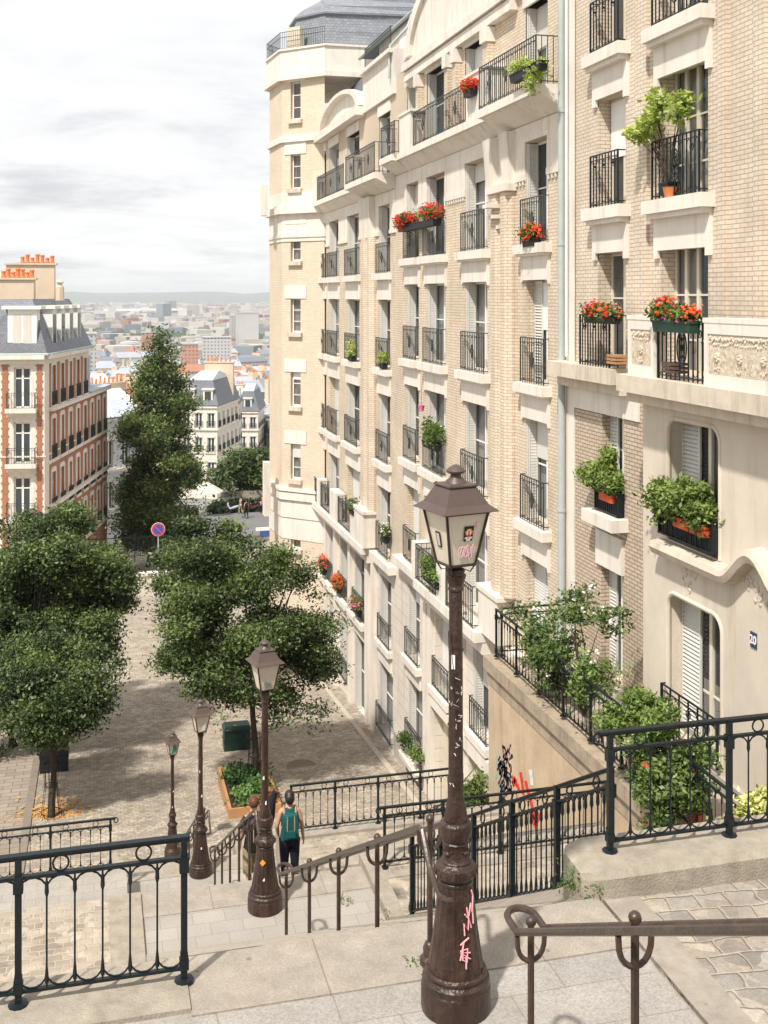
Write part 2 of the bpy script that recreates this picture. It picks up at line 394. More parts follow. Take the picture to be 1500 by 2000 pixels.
def plantbox(label, blobs, n, per, leaf, mat, box=None, boxmat=None, fl=None, group=None, name='flower_box', cat='flower box', spread=.07, shell=.8, stems=None):
    """a planter with leaves and blossoms; blobs are metre ellipsoids, box = (x0,x1,y0,y1,z0,z1)"""
    bl = np.array(blobs, dtype=float)
    org = (bl[0][0], bl[0][1], (box[4] if box else (bl[:,2]-bl[:,5]).min()))
    t = thing(name, label, cat, org, group)
    P, T = sample_blobs(bl, n, shell, -.35, 3.0, seed=int(abs(org[2]*10)))
    leaf_mesh(P, per, spread, leaf, T+.1, mat, 'foliage', t)
    if fl:
        for fm, m_, r, k in fl:
            Pf, _ = sample_blobs(bl, fm, .25, -1, 3)
            mb = MB(); flowers(mb, Pf, r, k, r*1.6); mb.build('blossom', m_, t)
    if box:
        mb = MB(); x0,x1,y0,y1,z0,z1 = box; e_ = .02
        mb.hexa([(x0+e_,y0+e_,z0),(x1-e_,y0+e_,z0),(x1-e_,y1-e_,z0),(x0+e_,y1-e_,z0),(x0,y0,z1),(x1,y0,z1),(x1,y1,z1),(x0,y1,z1)])
        mb.box(x0-.015,x1+.015,y0-.015,y1+.015,z1-.03,z1+.004); mb.build('planter', boxmat or terra, t)
    if stems:
        mb = MB()
        for p in P[::max(1, len(P)//stems)]:
            bx_ = Vector(((box[0]+box[1])/2, (box[2]+box[3])/2, box[5]-.05)) if box else Vector(org); mb.tube([bx_, Vector((bx_.x*.5+p[0]*.5, bx_.y*.5+p[1]*.5, bx_.z*.35+p[2]*.65)), Vector(p)], [.012,.009,.004], 5)
        mb.build('stem', bark, t)
    return t
# ================================================================== THE SETTING: ground, stairs, landings
slab = Mbrick('granite_slabs', (.345,.32,.285), (.315,.295,.27), (.25,.215,.17), .78, .42, .005, var=.18, scale=2.2, speck=.28, dirt=.5, dirtc=(.30,.25,.19), bump=.25, distort=.02)
slab2 = Mbrick('small_slabs', (.365,.335,.295), (.325,.30,.265), (.27,.225,.175), .42, .28, .005, var=.10, scale=1.5, speck=.2, dirt=.3, dirtc=(.30,.25,.19), bump=.25, distort=.02)
conc = M('beige_concrete', (.335,.295,.245), .92, .24, 5, .5, 90, dirt=.6, dirtc=(.24,.19,.135))
kerbm = M('granite_kerb', (.32,.28,.225), .9, .24, 6, .5, 60, dirt=.75, dirtc=(.20,.16,.11))
cobL = Mbrick('large_cobbles', (.36,.315,.255), (.27,.25,.22), (.37,.32,.255), .25, .20, .019, var=.24, scale=3.5, distort=.10, dscale=4.5, speck=.2, bump=.8, bdist=.02, smooth=.9, cell=4.5, dirt=.3, dirtc=(.42,.25,.16), rot=.10)
cobS = Mbrick('street_setts', (.43,.375,.305), (.34,.29,.235), (.28,.23,.175), .24, .15, .020, cell=6, var=.24, scale=.9, distort=.12, dscale=2.2, bump=.6, bdist=.02, smooth=.4, dirt=.30, dirtc=(.30,.23,.17), speck=.12)
cobW = Mbrick('pale_cobbles', (.40,.345,.275), (.32,.27,.215), (.40,.345,.275),   .19, .13, .015, var=.2, scale=2.5, distort=.11, dscale=4.5, bump=.6, smooth=.8, cell=5.5, dirt=.25, dirtc=(.42,.25,.15))
asph = M('grey_asphalt', (.16,.155,.15), .9, .15, .5, .2, 60)
def ground(name, mb, mat): return tag(mb.build(name, mat), kind='structure')
Z1, Z2, Z3 = -4.72, -8.2, -11.9
XL, XR = .62, 3.82
# landing above, flight down from the camera, first landing
def flight(name, x0, x1, y0, z0, y1, z1, n):
    mb = MB(); ry = (y1-y0)/(n-1); rz = (z0-z1)/n
    for i in range(1, n):
        zt = z0-rz*i; ya = y0+ry*(i-1)
        mb.box(x0, x1, ya, ya+ry, z1-.6, zt)
        mb.box(x0+.003, x1-.003, ya+ry-.02, ya+ry+.02, zt-.05, zt+.003)
    ground(name, mb, conc)
flight('upper_stairs', XL-.3, XR, .4, -1.55, 6.0, Z1, 18)
b = MB(); b.box(-12, 10.7, -6, .4, -2.2, -1.55); ground('upper_landing', b, slab)
b = MB(); b.box(XL, XR, 6.0, 7.45, -9.0, Z1); ground('landing_slabs', b, slab)
edge = Mbrick('edge_stones', (.335,.295,.245), (.31,.273,.225), (.22,.18,.14), 1.55, 3.0, .006, off=0, var=.22, scale=4, speck=.22, dirt=.65, dirtc=(.24,.19,.14), bump=.3)
b = MB(); b.box(XL, XR+.0, 7.45, 8.12, -9.0, Z1+.012); ground('landing_edge', b, edge)
b = MB(); b.box(-12, XL, .4, 7.82-.32, -9.0, Z1-.003); ground('left_platform', b, slab)
b = MB(); b.box(-12, XL, 7.5, 8.1, -9.0, Z1+.03); ground('left_platform_kerb', b, kerbm)
b = MB(); b.box(XR+.03, 10.69, .4, 8.08, -9.0, Z1+.004); ground('right_cobbles', b, cobL)
b = MB(); b.box(XR, XR+.03, .4, 8.1, -9.0, Z1-.02); b.box(XR+.03, XR+.32, .4, 8.08, Z1, Z1+.016); ground('cobble_border', b, conc)
# rounded kerb with the railing on top
b = MB(); prof = [(8.06,Z1-3.5),(8.06,Z1+.17),(8.10,Z1+.215),(8.62,Z1+.235),(8.70,Z1+.19),(8.70,Z1-5)]
kx = [3.72, 3.78, 3.92, 10.7]; sq_ = [.55, .85, 1, 1]
vs = []; 
for x, k in zip(kx, sq_):
    for y, z in prof: vs.append((x, 8.38+(y-8.38)*k, z-(1-k)*.12))
fs = []
for i in range(3):
    for j in range(6): fs.append((i*6+j, i*6+(j+1)%6, (i+1)*6+(j+1)%6, (i+1)*6+j))
fs += [tuple(range(5,-1,-1)), tuple(18+j for j in range(6))]
b.add(vs, fs); ground('right_kerb', b, kerbm)
# flight one and the second landing
flight('first_stairs', XL, XR-.12, 8.12, Z1, 14.0, Z2, 21)
b = MB()
b.hexa([(XR-.12,8.12,-9.5),(XR+.5,8.12,-9.5),(XR+.1,14.1,-9.5),(XR-.12,14.1,-9.5),(XR-.12,8.12,Z1+.02),(XR+.5,8.7,Z1-.15),(XR+.1,14.1,Z2+.16),(XR-.12,14.1,Z2+.16)])
ground('stair_kerb', b, kerbm)
b = MB(); b.box(XL, XR-.1, 14.0, 15.15, -12.5, Z2); ground('middle_landing_slabs', b, slab2)
b = MB(); b.box(XL, XR-.1, 15.15, 15.75, -12.5, Z2+.012); ground('middle_landing_edge', b, edge)
b = MB(); b.box(XR-.1, XR+.12, 14.1, 15.9, -12.5, Z2+.13); b.box(XL-.42, XL, 8.1, 15.75, -12.5, Z2+.05); ground('middle_landing_border', b, kerbm)
b = MB(); b.box(-12, XL-.42, 8.1, 15.75, -12.5, Z2+.02); ground('left_cobbles', b, cobW)
# flight two, third landing
flight('second_stairs', XL, XR-.1, 15.75, Z2, 22.0, Z3, 22)
b = MB(); b.box(XL, XR-.1, 22.0, 23.4, -16.5, Z3); ground('lower_landing_slabs', b, slab2)
b = MB(); b.box(XL, XR-.1, 23.4, 24.0, -16.5, Z3+.012); ground('lower_landing_edge', b, conc)
b = MB(); b.box(-12, XL, 15.75, 23.1, -16.5, -11.32); ground('left_lower_platform', b, slab2)
b = MB(); b.box(XR-.1, 8.90, 14.1, 18.35, -16.5, -9.55); ground('right_platform', b, cobW)
b = MB(); b.box(XR-.1, 8.90, 18.35, 18.75, -16.5, -9.50); b.box(XR+.12, 8.90, 17.85, 18.05, -9.56, -9.53); ground('right_platform_edge', b, conc)
b = MB(); b.box(XR+.5, 8.90, 8.7, 14.1, -16.5, -9.54); ground('sunken_path', b, M('path_grey', (.42,.35,.29), .9, .12, 1.2, dirt=.3, dirtc=(.25,.19,.13)))
b = MB(); b.box(XR-.1, 8.90, 18.75, 23.1, -16.5, -11.3); ground('right_lower_platform', b, cobW)
b = MB(); b.box(XR-.1, 8.90, 23.1, 23.6, -16.5, -11.24); ground('right_lower_edge', b, conc)
flight('third_stairs', XL, XR-.1, 24.0, Z3, 31.4, sqz(31.4), 24)
b = MB(); b.box(XL-.3, XL, 24.0, 31.2, -16.6, -15.0); b.box(XR-.1, XR+.2, 24.0, 31.2, -16.6, -15.0); ground('lower_stair_kerb', b, kerbm)
b = MB(); b.box(8.95, 10.7, .4, 24.5, -16.5, -8.36); ground('terrace', b, M('terrace_grey', (.42,.36,.29), .9, .1, 1.5, dirt=.3))
# the square and the street that falls away
def sheet(name, x0, x1, y0, y1, mat, dz=0, ny=8, f=sqz):
    mb = MB(); vs = []; fs = []
    for i in range(ny+1):
        y = y0+(y1-y0)*i/ny; vs += [(x0, y, f(y)+dz), (x1, y, f(y)+dz)]
    for i in range(ny): fs.append((2*i, 2*i+1, 2*i+3, 2*i+2))
    mb.add(vs, fs); return ground(name, mb, mat)
sheet('square', -26, 10.7, 23.2, 76, cobS)
b = MB()
for k in range(2): b.box(-2.55-k*.9, -2.30-k*.9, 30, 74, sqz(30)-.5, sqz(30)-.4)
# hill and plain: one sheet to the horizon
def hillz(Y):
    p = [(-400,-2),(23.6,-21),(76,-19.95),(110,-21.4),(150,-26.5),(200,-34),(300,-47),(600,-67),(1000,-77),(30000,-78)]
    for (a, za), (c, zc) in zip(p, p[1:]):
        if Y <= c: return za+(zc-za)*(Y-a)/(c-a)
    return -78
def Zg(Y): return hillz(Y)
plain = M('town_ground', (.26,.25,.22), .95, .25, .02)
b = MB(); ysn = [-300, 23.6, 76, 90, 110, 130, 150, 175, 200, 250, 300, 400, 500, 600, 800, 1000, 2000, 5000, 12000, 20000]
xsn = [-9000, -2500, -600, -120, 120, 600, 2500, 9000]
vs = [(x, y, (hillz(y) if y > 76 else -21)-.25) for y in ysn for x in xsn]; nx = len(xsn)
b.add(vs, [(j*nx+i, j*nx+i+1, (j+1)*nx+i+1, (j+1)*nx+i) for j in range(len(ysn)-1) for i in range(nx-1)]); ground('ground', b, plain)
sheet('pavement', -60, 60, 76, 97, cobW, -.02, 6, hillz)
sheet('street', -60, 60, 97, 113, asph, .02, 10, hillz)
# ================================================================== IRON RAILINGS
def iron_rail(label, p0, p1, h, bays, nper=5, group='iron railings of the stairway', curl0=False, curl1=False, thick=1.0, name='iron_railing', rings=2):
    p0 = Vector(p0); p1 = Vector(p1); t = thing(name, label, 'railing', p0, group)
    L = (Vector((p1.x,p1.y,0))-Vector((p0.x,p0.y,0))).length; dirh = Vector((p1.x-p0.x, p1.y-p0.y, 0)).normalized(); nrm = Vector((-dirh.y, dirh.x, 0))
    def P(a, z, d=0): q = p0.lerp(p1, a/L); return Vector((q.x, q.y, q.z+z))+nrm*d
    th = thick; bl = L/bays
    tb = MB(); tb.smooth = True
    a0 = -.10 if curl0 else -.03; a1 = L+.10 if curl1 else L+.03
    def bar(mb, s0, s1, z, hw, hh):
        mb.hexa([P(s0,z-hh,-hw),P(s1,z-hh,-hw),P(s1,z-hh,hw),P(s0,z-hh,hw),P(s0,z+hh,-hw),P(s1,z+hh,-hw),P(s1,z+hh,hw),P(s0,z+hh,hw)])
    bar(tb, a0, a1, h, .026*th, .008); bar(tb, a0, a1, h-.012, .013*th, .018)
    for fl, ss, sg in ((curl0, 0, -1), (curl1, L, 1)):
        if fl:
            pts = [P(ss+sg*(.10+.055*math.sin(q)*(1-q/11)), h-.055+.055*math.cos(q)*(1-q/11)) for q in [i*.45 for i in range(14)]]
            tb.tube(pts, .011*th, 6)
    tb.build('top_rail', iron, t)
    pb = MB()
    bar(pb, 0, L, h-.145, .017*th, .011); bar(pb, 0, L, .085, .015*th, .010)
    for i in range(bays):
        s0 = i*bl; sp = bl/(nper+1)
        for j in range(nper+2):
            s = s0+sp*j
            if 0 < j < nper+1:
                pb.tube([P(s,.10), P(s,h-.15)], .0068*th, 6)
                pb.tube([P(s,h-.29), P(s,h-.265), P(s,h-.20), P(s,h-.18)], [.008*th,.015*th,.012*th,.006], 6)
                pb.tube([P(s,.12), P(s,.16), P(s,.235)], [.013*th,.014*th,.007*th], 6)
            if j <= nper:
                m_ = s+sp/2; k = 7
                for dirn, zc in ((1, h-.245), (-1, .185)):
                    pts = [P(m_-sp/2*math.cos(math.pi*q/k), zc+dirn*math.sin(math.pi*q/k)*.088) for q in range(k+1)]
                    pb.tube(pts, .0068*th, 5)
        for q in range(rings):
            c = s0+bl*(q+.5)/rings
            pts = [P(c+.052*math.cos(a), h-.079+.052*math.sin(a)) for a in [2*math.pi*i_/14 for i_ in range(14)]]
            pb.tube(pts, .0075*th, 5, closed=True)
    pb.build('baluster_panel', iron, t)
    for i in range(bays+1):
        s = i*bl; mb = MB(); w_ = .021*th
        q = P(s,0)
        def pb_(z0, z1, ww): 
            c = P(s,0); e1 = dirh*ww; e2 = nrm*ww
            mb.hexa([c-e1-e2+Vector((0,0,z0)), c+e1-e2+Vector((0,0,z0)), c+e1+e2+Vector((0,0,z0)), c-e1+e2+Vector((0,0,z0)),
                     c-e1-e2+Vector((0,0,z1)), c+e1-e2+Vector((0,0,z1)), c+e1+e2+Vector((0,0,z1)), c-e1+e2+Vector((0,0,z1))])
        pb_(-.02, h, w_); pb_(h-.24, h-.13, w_*1.5); pb_(.08, .15, w_*1.45); pb_(.15,.19,w_*1.2)
        mb.lathe([(w_*3.2,-.005),(w_*3,.012),(w_*1.6,.02)], q, 10)
        mb.build('post', iron, t)
    return t
iron_rail('black iron railing at the lower left, its end post on the nearest landing', (.60,7.82,Z1+.03), (-5.9,7.82,Z1+.03), .985, 6, 5, thick=1.02)
iron_rail('black iron railing with a spiral end on the rounded stone kerb before the bushes', (4.05,8.38,Z1+.22), (10.55,8.38,Z1+.22), .97, 6, 5, curl0=True, thick=1.02)
iron_rail('sloping black iron railing of tightly seen bars beside the tall street lamp', (4.22,8.72,Z1-.30), (3.84,13.5,-7.75), 1.04, 5, 8, thick=1.15)
iron_rail('black iron railing crossing before the painted ochre wall, with a spiral end', (4.7,18.2,-9.53), (8.8,18.2,-9.53), 1.0, 4, 5, curl0=True)
iron_rail('thin black iron railing farthest down on the right, before the large square', (4.0,23.3,-11.24), (7.75,23.3,-11.24), 1.0, 4, 5)
iron_rail('low black iron railing at the left between the tree and the near railing', (.32,22.9,-11.32), (-6.5,22.9,-11.32), 1.0, 6, 5, curl0=True)
iron_rail('black iron railing full of roses on top of the ochre wall', (8.95,24.4,-8.27), (8.95,9.2,-8.27), 1.08, 12, 6, rings=1)
iron_rail('short black iron railing closing the far end of the rose terrace', (9.1,24.45,-8.27), (10.62,24.45,-8.27), 1.08, 1, 7, rings=2)
# ================================================================== BROWN TUBE HANDRAILS
brown = M('brown_paint_metal', (.050,.031,.023), .36, .45, 14, .25, 30, spec=.5, dirt=.4, dirtc=(.15,.10,.07), coat=.1)
def handrail(label, X, y0, z0, y1, z1, ny, post_h, loop0=True, loop1=True, foot0=False):
    """double tube handrail; y0,z0 = upper end ground, y1,z1 = lower end ground"""
    t = thing('handrail', label, 'handrail', (X, y1, z1), 'brown handrails on the stair axis')
    H = .98; g = .085
    def zr(y): return z0+(z1-z0)*(y-y0)/(y1-y0)+H
    mb = MB(); mb.smooth = True
    n = 10; lp = []
    def arc(yc, zc, sg, slope):
        return [(X+g*math.cos(a), yc+sg*g*1.3*math.sin(a), zc+sg*g*1.3*math.sin(a)*slope) for a in [math.pi*i/n for i in range(n+1)]]
    sl_ = 0
    pts = []
    lo = arc(y1+.13, zr(y1)-.0, 1, 0)     # right -> left round the lower loop
    pts = lo + [(X-g, y1, zr(y1)+.0), (X-g, y0, zr(y0))]
    up = [(X-g, y0-.10, zr(y0)+.02), (X-g, y0-.26, zr(y0)-.14), (X-g*1.0, y0-.42, zr(y0)-.21)] + [(X-g*math.cos(a), y0-.50-g*math.sin(a), zr(y0)-.22) for a in [math.pi*i/8 for i in range(9)]] + [(X+g, y0-.42, zr(y0)-.21), (X+g, y0-.26, zr(y0)-.14), (X+g, y0-.10, zr(y0)+.02)]
    pts += up + [(X+g, y0, zr(y0)), (X+g, y1, zr(y1))]
    mb.tube(pts, .021, 8, closed=True); mb.build('rail_tubes', brown, t)
    for i in range(ny):
        y = y0+(y1-y0)*i/(ny-1); gz = z0+(z1-z0)*i/(ny-1)
        pm = MB(); pm.smooth = True
        pm.tube([(X,y,gz-.35),(X,y,zr(y)+.03)], .0205, 8); pm.ball((X,y,zr(y)+.05), .032, 10, 6)
        if i == 0 and foot0: pm.lathe([(.075,0),(.075,.05),(.05,.07),(.052,.12),(.035,.16),(.022,.17)], (X,y,gz), 12)
        po = pm.build('post', brown, t)
        bm = MB(); bm.smooth = True
        bm.tube([(X+g*math.cos(a), y, zr(y)-.02-.155*abs(math.sin(a))**.7) for a in [math.pi*k/10 for k in range(11)]], .015, 7)
        bm.build('bracket', brown, t)
    return t
handrail('brown double handrail cropped at the lower right, nearest the camera', 2.43, 2.2, -2.50, 6.05, -4.62, 4, .98)
handrail('brown double handrail running down behind the tall near lamp', 2.3, 7.62, Z1, 13.75, Z2+.1, 5, .98, foot0=True)
handrail('dark double handrail beside the two walkers, below the second lamp', 2.3, 15.9, Z2-.05, 22.2, Z3+.02, 6, .98)
handrail('small dark double handrail behind the third lamp', 2.3, 24.4, Z3-.15, 31.0, sqz(31)+.05, 6, .98)
# ================================================================== STREET LAMPS
frost = M('frosted_lamp_glass', (.62,.55,.43), .35, .08, 8, spec=.5, dirt=.25, dirtc=(.35,.28,.2))
lampb = M('lamp_brown_paint', (.038,.021,.016), .34, .65, 12, .8, 24, spec=.42, dirt=.8, dirtc=(.15,.075,.045), stretch=.3)
lampr = M('lamp_roof_paint', (.085,.056,.046), .45, .12, 6, spec=.5)
yw = R(12)
def scribble(mb, F, s0, z0, w_, h_, n, r, d=.002, seed=1):
    rd = random.Random(seed); pts = []
    for i in range(n):
        pts.append(F.P(s0+w_*(i/(n-1)*.8+rd.uniform(0,.2)), z0+h_*rd.random(), d))
    for a, c in zip(pts, pts[1:]):
        q = [a.lerp(c, k/4)+Vector((0,0,h_*.12*math.sin(math.pi*k/4)*rd.uniform(-1,1))) for k in range(5)]
        mb.tube(q, r, 4, cap=False)
pink = M('pink_marker', (.85,.38,.40), .6, .1, 20); black = M('black_ink', (.02,.02,.02), .6, .1, 20); stk = M('white_sticker', (.75,.75,.72), .5, .05, 20)
redp = M('red_paint', (.62,.03,.02), .6, .2, 8); greenp = M('green_ink', (.02,.30,.20), .6, .2, 20); orangep = M('orange_sticker', (.85,.33,.05), .6, .1, 20)
tealp = M('pale_teal_paint', (.25,.50,.46), .7, .2, 8); greyp = M('pale_grey_paint', (.60,.62,.60), .7, .1, 8); inkp = M('blue_black_paint', (.03,.03,.06), .6, .3, 12)
def lamp(label, x, y, z, k=1.0, decor=0):
    t = thing('street_lamp', label, 'street lamp', (x,y,z), 'brown cast iron street lamps down the stairs')
    c = (x, y, z)
    def L(name, prof, n=28, **kw):
        mb = MB(); mb.smooth = True; mb.lathe(prof, c, n, **kw); return mb.build(name, kw.pop('mat', lampb), t)
    L('base', [(.228,0),(.232,.02),(.232,.20),(.226,.215),(.222,.225),(.226,.24),(.224,.27),(.205,.285),(.20,.30),(.207,.315),(.205,.335),(.192,.35)])
    mb = MB(); mb.smooth = True
    mb.lathe([(.188,.345),(.178,.42),(.162,.53),(.142,.68),(.128,.82),(.117,.93),(.114,.96)], c, 32, flute=.055)
    mb.lathe([(.105,.955),(.116,.965),(.118,.985),(.108,.995),(.133,1.02),(.141,1.05),(.133,1.085),(.112,1.10),(.098,1.115),(.102,1.13),(.090,1.145),(.086,1.22),(.084,1.30),(.092,1.315),(.084,1.33),(.102,1.345),(.110,1.375),(.104,1.40),(.090,1.41)], c, 28)
    for q in range(16): a_ = 2*math.pi*q/16; mb.ball((x+.132*math.cos(a_), y+.132*math.sin(a_), z+1.052), .020, 6, 4, sz=1.3)
    for q in range(4): a_ = 2*math.pi*q/4-1.0; mb.ball((x+.086*math.cos(a_), y+.086*math.sin(a_), z+1.23), .026, 8, 5); mb.ball((x+.084*math.cos(a_+.35), y+.084*math.sin(a_+.35), z+1.25), .014, 6, 4); mb.ball((x+.084*math.cos(a_-.35), y+.084*math.sin(a_-.35), z+1.25), .014, 6, 4)
    mb.build('pedestal', lampb, t)
    mb = MB(); mb.smooth = True
    mb.lathe([(.082,1.405),(.080,1.44),(.069,1.50),(.057,1.56),(.051,1.60)], c, 16, flute=.06)
    mb.lathe([(.051,1.59),(.049,1.7),(.048,2.0),(.046,2.4),(.044,2.72),(.042,2.73),(.051,2.74),(.051,2.765),(.046,2.775),(.050,2.80),(.066,2.86),(.071,2.885),(.060,2.90),(.058,2.915),(.066,2.925),(.062,2.945),(.045,2.955),(.030,2.965),(.028,2.99)], c, 20)
    for i in range(10):    # vine relief and rivets on the shaft
        a = i*.9; 
        mb.ball((x+.046*math.cos(a), y+.046*math.sin(a), z+1.66+i*.105), .011, 6, 4)
    for sgn in (1, -1):
        mb.tube([(x+.0475*math.cos(sgn*(.5+2.2*q)), y+.0475*math.sin(sgn*(.5+2.2*q)), z+1.6+q*.9) for q in [i/22 for i in range(23)]], .0042, 5)
    mb.build('shaft', lampb, t)
    # lantern
    def ring(r, zz): return [Vector((x+r*math.sqrt(2)*math.cos(math.pi/4+yw+math.pi/2*q), y+r*math.sqrt(2)*math.sin(math.pi/4+yw+math.pi/2*q), z+zz)) for q in range(4)]
    lo, hi = ring(.098, 3.00), ring(.166, 3.345)
    mb = MB()
    for i in range(4):
        j = (i+1)%4; mb.tube([lo[i], hi[i]], .011, 5); mb.tube([lo[i], lo[j]], .011, 5); mb.tube([hi[i], hi[j]], .017, 5)
        a = lo[i]; mb.tube([a, Vector((x,y,z+2.93))+(a-Vector((x,y,z+3.0)))*.75, Vector((x,y,z+2.955))+(a-Vector((x,y,z+3.0)))*.38, Vector((x,y,z+2.90))+(a-Vector((x,y,z+3.0)))*.40], .006, 5)
    mb.tube([(x,y,z+2.96),(x,y,z+3.03)], .012, 8)
    mb.build('lantern_frame', M('lamp_frame_paint', (.035,.024,.02), .35, .2, 10), t)
    mb = MB(); l2, h2 = ring(.094, 3.003), ring(.162, 3.342)
    for i in range(4):
        j = (i+1)%4; mb.add([l2[i], l2[j], h2[j], h2[i]], [(0,1,2,3)])
    g_ = mb.build('lantern_glass', frost, t)
    mb = MB(); rr = R(45)+yw
    pr = [(.165,3.335),(.215,3.345),(.222,3.352),(.168,3.405),(.108,3.545),(.104,3.548),(.116,3.560),(.116,3.572),(.085,3.580)]
    mb.lathe([(r_*1.0, zz) for r_, zz in pr], c, sq=True, rot=yw)
    mb.build('lantern_roof', lampr, t)
    mb = MB(); mb.smooth = True
    mb.lathe([(.078,3.575),(.070,3.60),(.044,3.625),(.036,3.655),(.040,3.66),(.066,3.675),(.070,3.69),(.052,3.715),(.024,3.735),(.008,3.745)], c, 18)
    for q in ring(.10, 3.575): mb.ball(q, .011, 6, 4)
    mb.build('finial', lampr, t)
    # marks
    def face(i):   # frame on lantern face i (s right as seen from outside)
        j = (i+1)%4; A, B_ = lo[i], lo[j]; mid = (A+B_)/2; mt = (hi[i]+hi[j])/2
        return A, B_, hi[j], hi[i]
    def onface(i, u, v, d=.004):
        A, B_, Cc, Dd = face(i); p = (A.lerp(B_, u)).lerp(Dd.lerp(Cc, u), v); nn = (B_-A).cross(Dd-A).normalized(); 
        if nn.dot(p-Vector((x,y,p.z))) < 0: nn = -nn
        return p+nn*d
    fi = min(range(4), key=lambda i: onface(i,.5,.5).y); fl_ = min(range(4), key=lambda i: onface(i,.5,.5).x)
    flip = onface(fi,0,.5).x > onface(fi,1,.5).x
    def PF(u, v, i=None, d=.004):
        i = fi if i is None else i
        A, B_ = onface(i,0,.5), onface(i,1,.5)
        fw = (A.x > B_.x) if i == fi else (A.y < B_.y)
        return onface(i, 1-u if fw else u, v, d)
    def quad(mb, u0,u1,v0,v1,i=None,d=.004): mb.add([PF(u0,v0,i,d),PF(u1,v0,i,d),PF(u1,v1,i,d),PF(u0,v1,i,d)],[(0,1,2,3)])
    if decor == 1:
        mb = MB(); quad(mb, .44,.70,.47,.75); mb.build('sticker', black, t)
        px = ['.oyo.','owrwo','rwrwr','.rrr.','wwoww','.www.']; cols = {'o':orangep,'y':M('yellow_sticker',(.8,.65,.2),.6,.05,9),'w':stk,'r':M('red_sticker',(.6,.06,.03),.6,.05,9)}
        for key, m_ in cols.items():
            mb = MB()
            for r_, row in enumerate(px):
                for q, ch in enumerate(row):
                    if ch == key: quad(mb, .465+q*.043,.465+(q+1)*.043,.70-r_*.037-.037,.70-r_*.037, None, .006)
            mb.build('sticker', m_, t)
        mb = MB(); rd = random.Random(5)
        for q in range(9):
            cu, cv = .34+q*.055, .25+rd.uniform(-.04,.05)
            mb.tube([PF(cu+.05*math.cos(a), cv+.11*math.sin(a+q*.7), None, .005) for a in [i*.7 for i in range(8)]], .0030, 4)
        for q in range(4): mb.tube([PF(.74+.09*rd.random(), .70+.12*rd.random(), None, .005) for _ in range(4)], .0034, 4)
        mb.build('marker_scribble', M('pale_pink_marker', (.80,.50,.55), .6, .05, 20), t)
        mb = MB(); quad(mb, .36,.60,.33,.62, fl_); mb.build('sticker', black, t)
        mb = MB(); quad(mb, .41,.55,.36,.59, fl_, .006); mb.build('sticker', M('grey_sticker', (.5,.47,.42), .6, .1, 40), t)
        # pink letters sprayed on the pedestal
        mb = MB(); Fp = None
        ax = Vector((-x, -y, 0)).normalized(); side = Vector((-ax.y, ax.x, 0)); side = side if side.x > 0 else -side
        def PP(u, zz, rad): 
            th = u/rad; return Vector((x,y,z+zz))+ax*math.cos(th)*rad+side*math.sin(th)*rad
        def radz(zz): return .190-(zz-.35)*.125+.008
        strokes = [[(.03,.50),(.055,.62),(.03,.60),(.09,.64)],[(.045,.50),(.05,.62)],[(.03,.56),(.08,.57),(.075,.48),(.05,.50)],[(.06,.66),(.055,.74),(.085,.69),(.09,.77),(.11,.70)],
                   [(.06,.80),(.09,.76),(.075,.84)],[(.09,.78),(.11,.86),(.12,.80)],[(.13,.72),(.125,.82),(.135,.90),(.12,.94)],[(.07,.52),(.07,.44)],[(.03,.52),(.10,.50),(.03,.55),(.10,.54)]]
        for s_ in strokes: mb.tube([PP(u, zz, radz(zz)) for u, zz in s_], .0052, 5)
        mb.build('spray_tag', pink, t)
        mb = MB(); rd = random.Random(3)
        for q in range(22):
            zz = rd.choice([rd.uniform(1.95,2.28), rd.uniform(1.95,2.2), rd.uniform(1.6,2.3)]); u = rd.uniform(-.045,.045); r_ = .0505
            mb.tube([PP(u,zz,r_), PP(u+rd.uniform(-.02,.02),zz+rd.uniform(-.02,.02),r_), PP(u+rd.uniform(-.02,.02),zz+rd.uniform(-.01,.02),r_)], rd.uniform(.0009,.0022), 4)
        mb.add([PP(-.03,2.30,.051),PP(-.005,2.30,.051),PP(-.005,2.38,.051),PP(-.03,2.38,.051)], [(0,1,2,3)])
        mb.build('torn_stickers', stk, t)
    else:
        ax = Vector((-x, -y, 0)).normalized(); side = Vector((-ax.y, ax.x, 0)); side = side if side.x > 0 else -side
        mb = MB(); rd = random.Random(decor*9)
        for q in range(3):
            zz = [rd.uniform(1.75,2.4), rd.uniform(1.5,1.8), rd.uniform(.5,.72)][q]; rad = .053 if zz > 1.5 else .190-(zz-.35)*.125+.012; u = rd.uniform(-.03,.03); s_ = rd.uniform(.008,.018)
            p = Vector((x,y,z+zz))+ax*rad+side*u
            mb.add([p-side*s_, p+side*s_, p+side*s_*.8+Vector((0,0,rd.uniform(.03,.06))), p-side*s_*.6+Vector((0,0,rd.uniform(.02,.05)))], [(0,1,2,3)])
        mb.build('torn_stickers', stk, t)
        if decor == 2:
            mb = MB(); rd = random.Random(8)
            for q in range(26): mb.tube([PF(.2+.6*rd.random(), .08+.3*rd.random()) for _ in range(3)], .0016, 4)
            mb.build('marker_scribble', M('grey_marker', (.22,.24,.22), .6, .1, 20), t)
            mb = MB(); p = Vector((x,y,z+.80))+ax*.148-side*.03
            mb.add([p+Vector((0,0,-.05)), p+side*.04, p+Vector((0,0,.05)), p-side*.04], [(0,1,2,3)]); mb.build('sticker', orangep, t)
        if decor == 3:
            mb = MB(); mb.add([PF(.35,.08),PF(.8,.1),PF(.85,.7),PF(.5,.4)], [(0,1,2,3)]); mb.build('sticker', stk, t)
